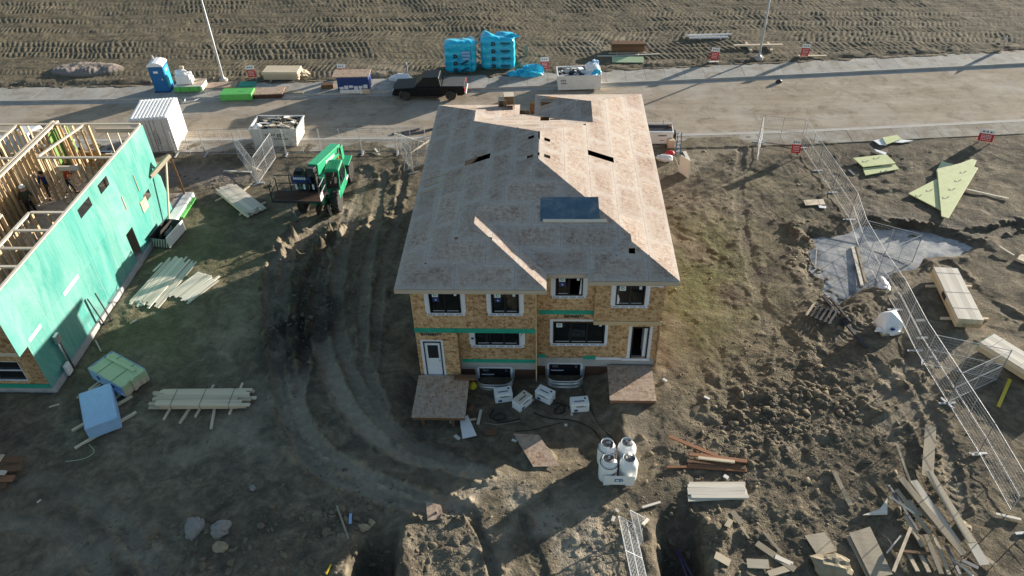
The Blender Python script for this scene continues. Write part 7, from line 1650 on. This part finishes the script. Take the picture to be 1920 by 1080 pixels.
# foam sheet, offcuts beside the left landing
foam([(861, 777), (876, 768), (893, 806), (866, 812)], 'pale blue-white foam sheet propped beside the left landing', 0.12, 0.05, 'white_clean')
p = G(887, 727); o = lump('yellow_bucket', M['yellow'], 0.20, (1, 1, 1.1), (p.x, p.y, p.z + 0.12), None, 95, 0.08, 3); tag(o, 'yellow rounded tub tucked beside the left landing', 'tub')
for pa_, pb_, m, wd, lab in (((902, 770), (896, 797), 'lumber_white', 0.12, 'pale offcut standing right of the foam sheet'), ((862, 825), (853, 818), 'lumber_white', 0.14, 'short pale stub below the foam sheet'), ((877, 772), (888, 762), 'redwood', 0.16, 'reddish block by the front corner of the left landing'), ((882, 738), (890, 744), 'brown', 0.14, 'brown block beside the yellow tub'), ((875, 790), (893, 787), 'lumber', 0.10, 'pale stick lying across behind the foam sheet'),
        ((908, 813), (931, 812), 'brown', 0.30, 'small dark brown board left of the tilted strand-board sheet'), ((960, 826), (968, 829), 'white', 0.10, 'little white scrap at the tip of the tilted strand-board sheet')): plank_px(pa_, pb_, wd, 0.05, m, lab, 0.05, 'offcut', 'offcut')
P = [G(*q) for q in ((963, 827), (1010, 829), (1050, 878), (1000, 876))]; c = sum(P, Vector()) / 4; r = empty('strand_board', (c.x, c.y, rest(c.x, c.y, 0.8) + 0.05), 0, 'diamond-lying strand-board sheet in front of the heaters', 'sheet'); MB().prism([(q.x - c.x, q.y - c.y, 0) for q in P], (0, 0, 0.02)).build('sheet', M['osb_deck'], r)
for k, (px, py) in enumerate(((997, 744), (999, 751), (1072, 778), (1061, 798), (867, 803), (845, 792))): 
    p = G(px, py); o = piece('offcut', M['lumber_white'], (0.12, 0.09, 0.07), (p.x, p.y, p.z + 0.03), (0, 0, k)); tag(o, ('pale wood block right of the end-on heater', 'pale wood block just below the one beside the end-on heater', 'pale wood block at the front corner of the lone heater', 'pale wood block farthest out on the bare soil below the heaters', 'pale wood block in front of the foam sheet', 'pale wood block below the left landing')[k], 'offcut', 'small wood blocks round the heaters')
o = piece('board', M['brown'], (1.0, 0.25, 0.12), (atY(872, 706, 24.3).x, 24.25, 0.19 + 0.06)); tag(o, 'dark red board resting on the back of the left landing', 'board')

# ------------------------------------------------------------------ right foreground boards
for k, (pa_, pb_, wd, m, lift, lab) in enumerate((((1254, 822), (1345, 860), 0.16, 'redwood', 0.14, 'reddish board slanting up left from the reddish pile'), ((1250, 878), (1345, 877), 0.10, 'redwood', 0.06, 'reddish board sticking out left at the foot of the reddish pile'), ((1292, 855), (1400, 869), 0.16, 'redwood', 0.12, 'uppermost level reddish board of the reddish pile'), ((1288, 866), (1398, 880), 0.20, 'brown', 0.08, 'brown board in the middle of the reddish pile'), ((1290, 875), (1400, 883), 0.18, 'redwood', 0.06, 'bottom reddish board of the reddish pile'), ((1308, 864), (1376, 872), 0.12, 'lumber', 0.20, 'pale board lying on top of the reddish pile'))): plank_px(pa_, pb_, wd, 0.06, m, lab, lift, 'board', 'board')
stack('lumber_stack', 'low stack of bleached white boards below the reddish pile', 'lumber', (1289, 921), (1399, 921), 5, 2, 0.155, 0.06, 'lumber_white', 0.05, 0.012, end_taper=1)
plank_px((1290, 940), (1398, 934), 0.10, 0.06, 'lumber_white', 'lone bleached board angled just below the bleached stack', 0.05, 'board', 'board')
for k, (pa_, pb_, wd, m, lab, ct) in enumerate((((1204, 953), (1238, 943), 0.09, 'lumber_white', 'pale stick lying above the right trench', 'stick'), ((1154, 956), (1160, 962), 0.10, 'lumber_white', 'upper of two white wood stubs left of the leaning mesh panel', 'offcut'), ((1148, 979), (1151, 970), 0.11, 'lumber_white', 'lower of two white wood stubs left of the leaning mesh panel', 'offcut'), ((1357, 893), (1365, 898), 0.14, 'white', 'white scrap just above the bleached stack', 'scrap'), ((1205, 985), (1215, 975), 0.12, 'lumber_white', 'pale stub at the top of the leaning mesh panel', 'offcut'),
        ((1372, 960), (1390, 985), 0.22, 'weathered', 'muddy board scrap right of the trench head', 'scrap'), ((1362, 990), (1370, 976), 0.2, 'weathered', 'muddy square scrap beside the trench', 'scrap'), ((1388, 990), (1404, 1012), 0.07, 'weathered', 'grey muddy stick between the scraps', 'stick'), ((1340, 1042), (1368, 1058), 0.30, 'weathered', 'tan board scrap right of the trench near the bottom', 'scrap'), ((1400, 1058), (1441, 1060), 0.36, 'lumber', 'pale square board scrap at the bottom, left of the heap', 'scrap'), ((1453, 1045), (1486, 1060), 0.18, 'lumber_white', 'pale board end lying over the corner scraps at the bottom', 'board'),
        ((1418, 1020), (1490, 1070), 0.25, 'weathered', 'muddy long board under the pale board end at the bottom', 'board'), ((1440, 1078), (1482, 1066), 0.24, 'weathered', 'grey board edge at the very bottom left of the boulder', 'board'), ((1432, 1000), (1465, 1040), 0.10, 'weathered', 'thin muddy batten above the pale board end', 'batten'),
        ((1562, 884), (1594, 950), 0.18, 'weathered', 'half buried muddy plank above the square sheet', 'plank'), ((632, 950), (654, 1012), 0.07, 'weathered', 'grey wooden stick lying left of the left trench', 'stick'), ((658, 965), (657, 984), 0.10, 'bluewrap', 'small pale strip beside the grey stick', 'scrap'), ((612, 1078), (621, 1060), 0.05, 'yellow', 'yellow stake tip at the bottom edge', 'stake'), ((70, 944), (78, 938), 0.05, 'lumber_white', 'thin white stick in the pale smear at lower left', 'stick'),
        ((145, 748), (190, 722), 0.07, 'lumber', 'pale batten lying left of the blue-sided beam bundle', 'batten'), ((93, 765), (112, 759), 0.04, 'lumber_white', 'thin white lath on bare soil left of the blue package', 'lath'), ((180, 640), (190, 660), 0.05, 'lumber_white', 'short white lath on the grass by the wall foot', 'lath'), ((245, 608), (257, 601), 0.05, 'lumber_white', 'short stick below the bleached piles', 'stick'), ((1320, 745), (1330, 750), 0.08, 'white', 'white scrap on the soil right of the right landing', 'scrap'), ((1243, 712), (1250, 716), 0.1, 'white', 'white crumpled scrap near the right landing', 'scrap'))):
    plank_px(pa_, pb_, wd, 0.05, m, lab, 0.05, ct, 'offcut')
P = [G(*q) for q in ((800, 950), (828, 955), (832, 972), (802, 978))]; c = sum(P, Vector()) / 4; r = empty('strand_board', (c.x, c.y, rest(c.x, c.y, 0.3) + 0.05), 0, 'small square strand-board piece at the head of the left ruts', 'sheet'); MB().prism([(q.x - c.x, q.y - c.y, 0) for q in P], (0, 0, 0.02)).build('sheet', M['osb_deck'], r)
# big weathered heap lower right
HEAP = [((1742, 804), (1735, 902), 0.42, 'weathered', 0.20, 'wide grey plank standing out toward the top of the heap'), ((1677, 842), (1712, 936), 0.09, 'weathered', 0.25, 'thin batten pointing up left out of the heap'), ((1680, 903), (1800, 1052), 0.26, 'weathered', 0.42, 'longest pale plank across the middle of the heap'), ((1708, 910), (1790, 1028), 0.28, 'lumber_white', 0.30, 'bleached plank next to the longest plank in the heap'), ((1734, 897), (1815, 1030), 0.30, 'weathered', 0.36, 'wide plank bent toward the right side of the heap'), ((1662, 918), (1718, 1000), 0.10, 'greysteel', 0.22, 'grey batten on the left flank of the heap'), ((1664, 938), (1708, 974), 0.07, 'lumber_white', 0.34, 'thin pale batten across the upper left of the heap'),
        ((1676, 928), (1738, 1010), 0.14, 'weathered', 0.30, 'split grey board near the top left of the heap'), ((1692, 976), (1726, 1032), 0.12, 'weathered', 0.28, 'broken stub in the core of the heap'), ((1702, 1000), (1668, 1085), 0.11, 'lumber', 0.38, 'yellowish batten crossing the heap toward the bottom'), ((1686, 1010), (1660, 1042), 0.05, 'lumber_white', 0.12, 'thin stick lying left of the yellowish batten'), ((1812, 1020), (1842, 1066), 0.36, 'lumber_white', 0.24, 'bleached short plank at the right foot of the heap'), ((1826, 1035), (1864, 1064), 0.16, 'weathered', 0.16, 'grey board end at the far right foot of the heap'), ((1800, 1056), (1830, 1072), 0.14, 'greysteel', 0.18, 'dark grey offcut under the right foot of the heap'),
        ((1730, 1012), (1760, 1085), 0.16, 'weathered', 0.26, 'grey plank running off the bottom right of centre'), ((1746, 1010), (1775, 1085), 0.12, 'weathered', 0.22, 'darker plank running off the bottom beside the grey one'), ((1770, 1030), (1795, 1085), 0.10, 'greysteel', 0.24, 'narrow dark plank running off the bottom edge'), ((1700, 1042), (1716, 1080), 0.14, 'weathered', 0.24, 'left rung of the pallet frame in the heap'), ((1722, 1044), (1737, 1082), 0.14, 'weathered', 0.24, 'right rung of the pallet frame in the heap'), ((1672, 1040), (1745, 1046), 0.10, 'brown', 0.26, 'brown cross rail of the pallet frame in the heap'), ((1790, 1055), (1822, 1085), 0.07, 'lumber_white', 0.18, 'thin pale lath at the bottom right of the heap'),
        ((1718, 960), (1800, 1044), 0.14, 'weathered', 0.24, 'grey board half hidden under the longest plank'), ((1700, 944), (1722, 972), 0.20, 'lumber_white', 0.24, 'splintered pale board at the left shoulder of the heap')]
for pa_, pb_, wd, m, lift, lab in HEAP: plank_px(pa_, pb_, wd, 0.05, m, lab, lift, 'plank', 'plank', 'weathered planks heaped at the lower right', dz=(random.uniform(-.08, .08), random.uniform(-.05, .08)))
def flat_sheet(pts, label, mat='weathered', lift=0.06):
    P = [G(*q) for q in pts]; c = sum(P, Vector()) / len(P); r = empty('board_sheet', (c.x, c.y, rest(c.x, c.y, 0.5) + lift), 0, label, 'sheet'); MB().prism([(q.x - c.x, q.y - c.y, 0) for q in P], (0, 0, 0.03)).build('sheet', M[mat], r); return r
flat_sheet([(1508, 1006), (1545, 1000), (1568, 1036), (1532, 1046)], 'square muddy plywood piece left of the wide sheet', 'weathered')
flat_sheet([(1590, 1004), (1630, 990), (1672, 1080), (1632, 1090)], 'wide muddy plywood sheet running off the bottom beside the boulder', 'weathered', 0.10)
flat_sheet([(1615, 970), (1648, 958), (1662, 938), (1662, 968)], 'tan corner of a buried sheet above the wide plywood sheet', 'lumber_white', 0.10)
plank_px((1588, 1006), (1628, 1085), 0.12, 0.05, 'weathered', 'narrow board edge along the left side of the wide plywood sheet', 0.06, 'board', 'board')
# boulders
ROCK = m_plain('boulder', (0.25, 0.24, 0.23), 0.9, 0.2, 3.0, dirt=0.5, bump=0.5); ROCKT = m_plain('tan_boulder', (0.30, 0.25, 0.17), 0.9, 0.2, 3.0, dirt=0.5, bump=0.5)
for px, py, r_, sc, m, lab, sd in ((365, 993, 0.36, (0.85, 1.15, 0.9), ROCK, 'pale grey angular boulder lower left', 3), (414, 997, 0.38, (0.9, 1.0, 0.8), ROCK, 'darker boulder right of the pale grey one', 5), (416, 1028, 0.28, (1, 0.8, 0.8), ROCKT, 'brown stone leaning against the darker boulder', 6), (1560, 1066, 0.55, (1.15, 0.9, 0.8), ROCKT, 'large tan boulder at the bottom edge beside the plywood sheets', 7), (683, 990, 0.20, (1.1, 0.8, 0.9), ROCKT, 'left stone at the head of the left trench', 8), (697, 982, 0.15, (0.8, 1, 0.9), ROCKT, 'right stone at the head of the left trench', 9), (1808, 988, 0.22, (0.9, 1.2, 0.7), ROCKT, 'tan stone between the heap and the fence', 10), (378, 982, 0.14, (0.6, 1.2, 0.9), ROCK, 'slim stone beside the pale grey boulder', 11), (474, 916, 0.10, (1, 1, .9), ROCK, 'small round pale stone on the bare soil at lower left', 12)):
    p = G(px, py); o = lump('boulder', m, r_, sc, (p.x, p.y, p.z + r_ * 0.22), None, sd, 0.42, 3); tag(o, lab, 'boulder')
# purple pipes in the right trench
for dx, lab in ((0.0, 'left purple pipe standing in the right trench'), (0.22, 'right purple pipe standing in the right trench')):
    a = G(1268 + 10 * dx, 1030); b = Vector((a.x + 0.25 + dx, a.y - 1.9, a.z + 0.5)); o = MB().tube(a, b, 0.035, 8).build('pipe', m_plain('purple_pipe', (0.05, 0.035, 0.10), 0.5, 0.1) if dx == 0 else bpy.data.materials['purple_pipe'], None); tag(o, lab, 'pipe')

# ------------------------------------------------------------------ wire fence panels
FENCEWIRE = m_plain('fence_wire', (0.46, 0.47, 0.48), 0.6, 0.05, metal=0.2)
def fence_panel(a, b, label, group='wire fence panels', Hh=1.83, za=None, zb=None, lean=(0, 0), horiz=True, feet=True):
    a = Vector((a[0], a[1], 0)); b = Vector((b[0], b[1], 0)); d = b - a; L = d.length
    a.z = (hgt(a.x, a.y) if za is None else za) + 0.05; b.z = (hgt(b.x, b.y) if zb is None else zb) + 0.05
    r = empty('fence_panel', (a.x, a.y, a.z), 0, label, 'fence panel', group); up = Vector((lean[0], lean[1], 1)).normalized() * Hh
    A = Vector((0, 0, 0)); B = b - a
    for P in (A, B): MB().tube(P, P + up, 0.019, 8).build('post', M['fence'], r)
    for t in (0.03, 0.5, 0.985): MB().tube(A + up * t, B + up * t, 0.016 if t != 0.5 else 0.013, 8).build('rail', M['fence'], r)
    m = MB(); n = 11
    for i in range(1, n): 
        if abs(i / n - 0.5) > 0.02: m.tube(A + up * (i / n), B + up * (i / n), 0.0055, 4)
    k = max(4, int(L / 0.16))
    for i in range(1, k): P = A + (B - A) * (i / k); m.tube(P + up * 0.03, P + up * 0.985, 0.0026, 3)
    o = m.build('wire_mesh', FENCEWIRE, r); o['kind'] = 'stuff'
    MB().tube((A + B) / 2 + up * 0.03, (A + B) / 2 + up * 0.985, 0.016, 6).build('mid_post', M['fence'], r)
    if feet:
        nrm = Vector((-d.y, d.x, 0)).normalized()
        MB().bar(A - nrm * 0.35 + Vector((0, 0, -0.02)), A + nrm * 0.35 + Vector((0, 0, -0.02)), 0.10, 0.05).build('foot', M['fence'], r)
    return r
def gx(px, py): p = G(px, py); return (p.x, p.y)
RUN = [(16.55, 45.2), (16.85, 42.6), (17.05, 40.1), (17.18, 37.1), (17.15, 34.95), (17.18, 32.15), (17.10, 29.3), (17.06, 26.45), (17.25, 23.2), (17.42, 20.5), (17.50, 17.8)]
WORDS = ('first panel of the wire fence by the near walk', 'wire fence panel beside the faded lot sign', 'wire fence panel below the folded foam board', 'wire fence panel just above the frozen puddle', 'short wire fence panel at the top edge of the frozen puddle', 'wire fence panel crossing the frozen puddle', 'wire fence panel beside the white wrapped pallet', 'wire fence panel alongside the long joist pack', 'wire fence panel above the grey plank of the heap', 'last full wire fence panel at the right of the heap')
for i in range(len(RUN) - 1): fence_panel(RUN[i], RUN[i + 1], WORDS[i])
V1 = (19.5, 33.5); V2 = (19.9, 24.6)
fence_panel(RUN[4], V1, 'upper wing panel folded out over the frozen puddle'); fence_panel(RUN[5], V1, 'lower wing panel folded out over the frozen puddle')
fence_panel((17.10, 25.6), V2, 'upper wing panel folded out toward the green-ended pack'); fence_panel(RUN[8], V2, 'lower wing panel folded out toward the green-ended pack')
fence_panel((17.6, 16.9), (17.9, 14.4), 'wire fence panel at the bottom right corner'); fence_panel((13.9, 45.9), (13.2, 43.0), 'wire fence panel seen edge-on at the left end of the run'); fence_panel((13.95, 46.2), (16.5, 45.5), 'wire fence panel along the near walk at the run\'s corner')
plank_px((1866, 965), (1913, 976), 0.10, 0.05, 'lumber_white', 'white batten on the ground by the bottom right fence panel', 0.06, 'batten', 'offcut')
for k, (px, py, L) in enumerate(((1729, 635, 0.5), (1748, 671, 0.35), (1725, 602, 0.4), (1830, 853, 0.4))):
    p = G(px, py); o = piece('block', M['lumber_white'], (L, 0.12, 0.06), (p.x, p.y, p.z + 0.05), (0, 0, 0.1)); tag(o, ('white foot board under the fence right of the wrapped pallet', 'pale sandbag board at the fence beside the white pallet', 'small pale board under the fence above the white pallet', 'white foot board under the fence above the heap')[k], 'foot board')
# near-walk fence behind the telehandler
yl = lambda x: float(road_near(x)) - WALK_N - 0.35
LX = [gx(327, 297)[0], gx(384, 295)[0], gx(455, 300)[0], gx(533, 301)[0], gx(600, 300)[0], gx(676, 300)[0], gx(743, 296)[0], gx(800, 294)[0]]
LW = ('panel beside the container', 'panel right of the container corner', 'panel left of the waste skip', 'panel in front of the waste skip', 'panel behind the telehandler boom', 'panel right of the telehandler', 'panel nearest the duplex')
for i in range(7): fence_panel((LX[i], yl(LX[i])), (LX[i + 1] - 0.06, yl(LX[i + 1])), 'thin wire fence ' + LW[i] + ' along the near walk', 'wire fence panels behind the telehandler')
a = gx(484, 345); b = (LX[2] - 0.4, yl(LX[2]) - 0.3); fence_panel(a, b, 'wire fence panel folded toward the camera left of the telehandler', 'wire fence panels behind the telehandler')
fence_panel((a[0] + 0.05, a[1] + 0.1), (LX[3] - 0.6, yl(LX[3]) - 0.5), 'wire fence panel bracing the folded one left of the telehandler', 'wire fence panels behind the telehandler')
fence_panel(gx(775, 325), (LX[6] + 0.3, yl(LX[6]) - 0.3), 'wire fence panel folded in beside the duplex wall', 'wire fence panels behind the telehandler')
p0 = gx(790, 330)
for k in range(4): fence_panel((p0[0] - 1.2 + 0.25 * k, p0[1] + 0.6 + 0.1 * k), (p0[0] + 1.2 + 0.2 * k, p0[1] + 1.9), ('outermost', 'second', 'third', 'innermost')[k] + ' of the leaning panels bunched against the duplex', 'fence panels bunched at the duplex', lean=(0.15, 0.25 + 0.1 * k), feet=False)
for k, (pa_, pb_, lab) in enumerate((((740, 250), (797, 268), 'long pale batten propped on the fence panels by the duplex'), ((770, 287), (806, 262), 'crossing pale batten propped on the fence panels by the duplex'))):
    a = G0(*pa_, 1.2); b = G0(*pb_, 1.0); o = piece_bar('batten', M['lumber_white'], a, b, 0.09, 0.05); tag(o, lab, 'batten')
plank_px((703, 280), (712, 292), 0.12, 0.05, 'lumber_white', 'short pale board on the near walk behind the telehandler', 0.06, 'plank')
plank_px((420, 322), (472, 324), 0.14, 0.06, 'lumber_white', 'pale board lying behind the bundle of studs', 0.06, 'plank'); plank_px((473, 314), (490, 322), 0.12, 0.06, 'lumber', 'short board at the foot of the folded fence panel', 0.06, 'plank')
plank_px((455, 360), (472, 346), 0.14, 0.06, 'lumber', 'board end poking out beyond the bundle of studs', 0.05, 'plank')
for k in range(6):
    a = G0(752 + 9 * k, 250 - 2 * (k % 3)); o = piece('strip', M['print'], (1.3 + 0.3 * (k % 2), 0.16, 0.05), (a[0], a[1], 0.03 + 0.02 * (k % 2)), (0, 0, 0.25 + 0.1 * (k % 3))); tag(o, ('leftmost', 'second from the left', 'third from the left', 'third from the right', 'second from the right', 'rightmost')[k] + ' of the black membrane strips on the road beside the duplex', 'strip', 'black membrane strips on the road')
# mesh panels leaning at the bottom by the right trench
pA = gx(1190, 985); pB = gx(1222, 1090)
fence_panel(pA, (pB[0] - 0.1, pB[1] - 0.6), 'left of two mesh panels lying against the spoil by the right trench', 'mesh panels by the right trench', Hh=0.9, lean=(-1.1, -0.1), feet=False)
pA2 = gx(1200, 972); fence_panel((pA2[0] + 0.15, pA2[1]), (pB[0] + 0.7, pB[1] - 0.6), 'right of two mesh panels lying against the spoil by the right trench', 'mesh panels by the right trench', Hh=0.8, lean=(-1.1, -0.1), feet=False)
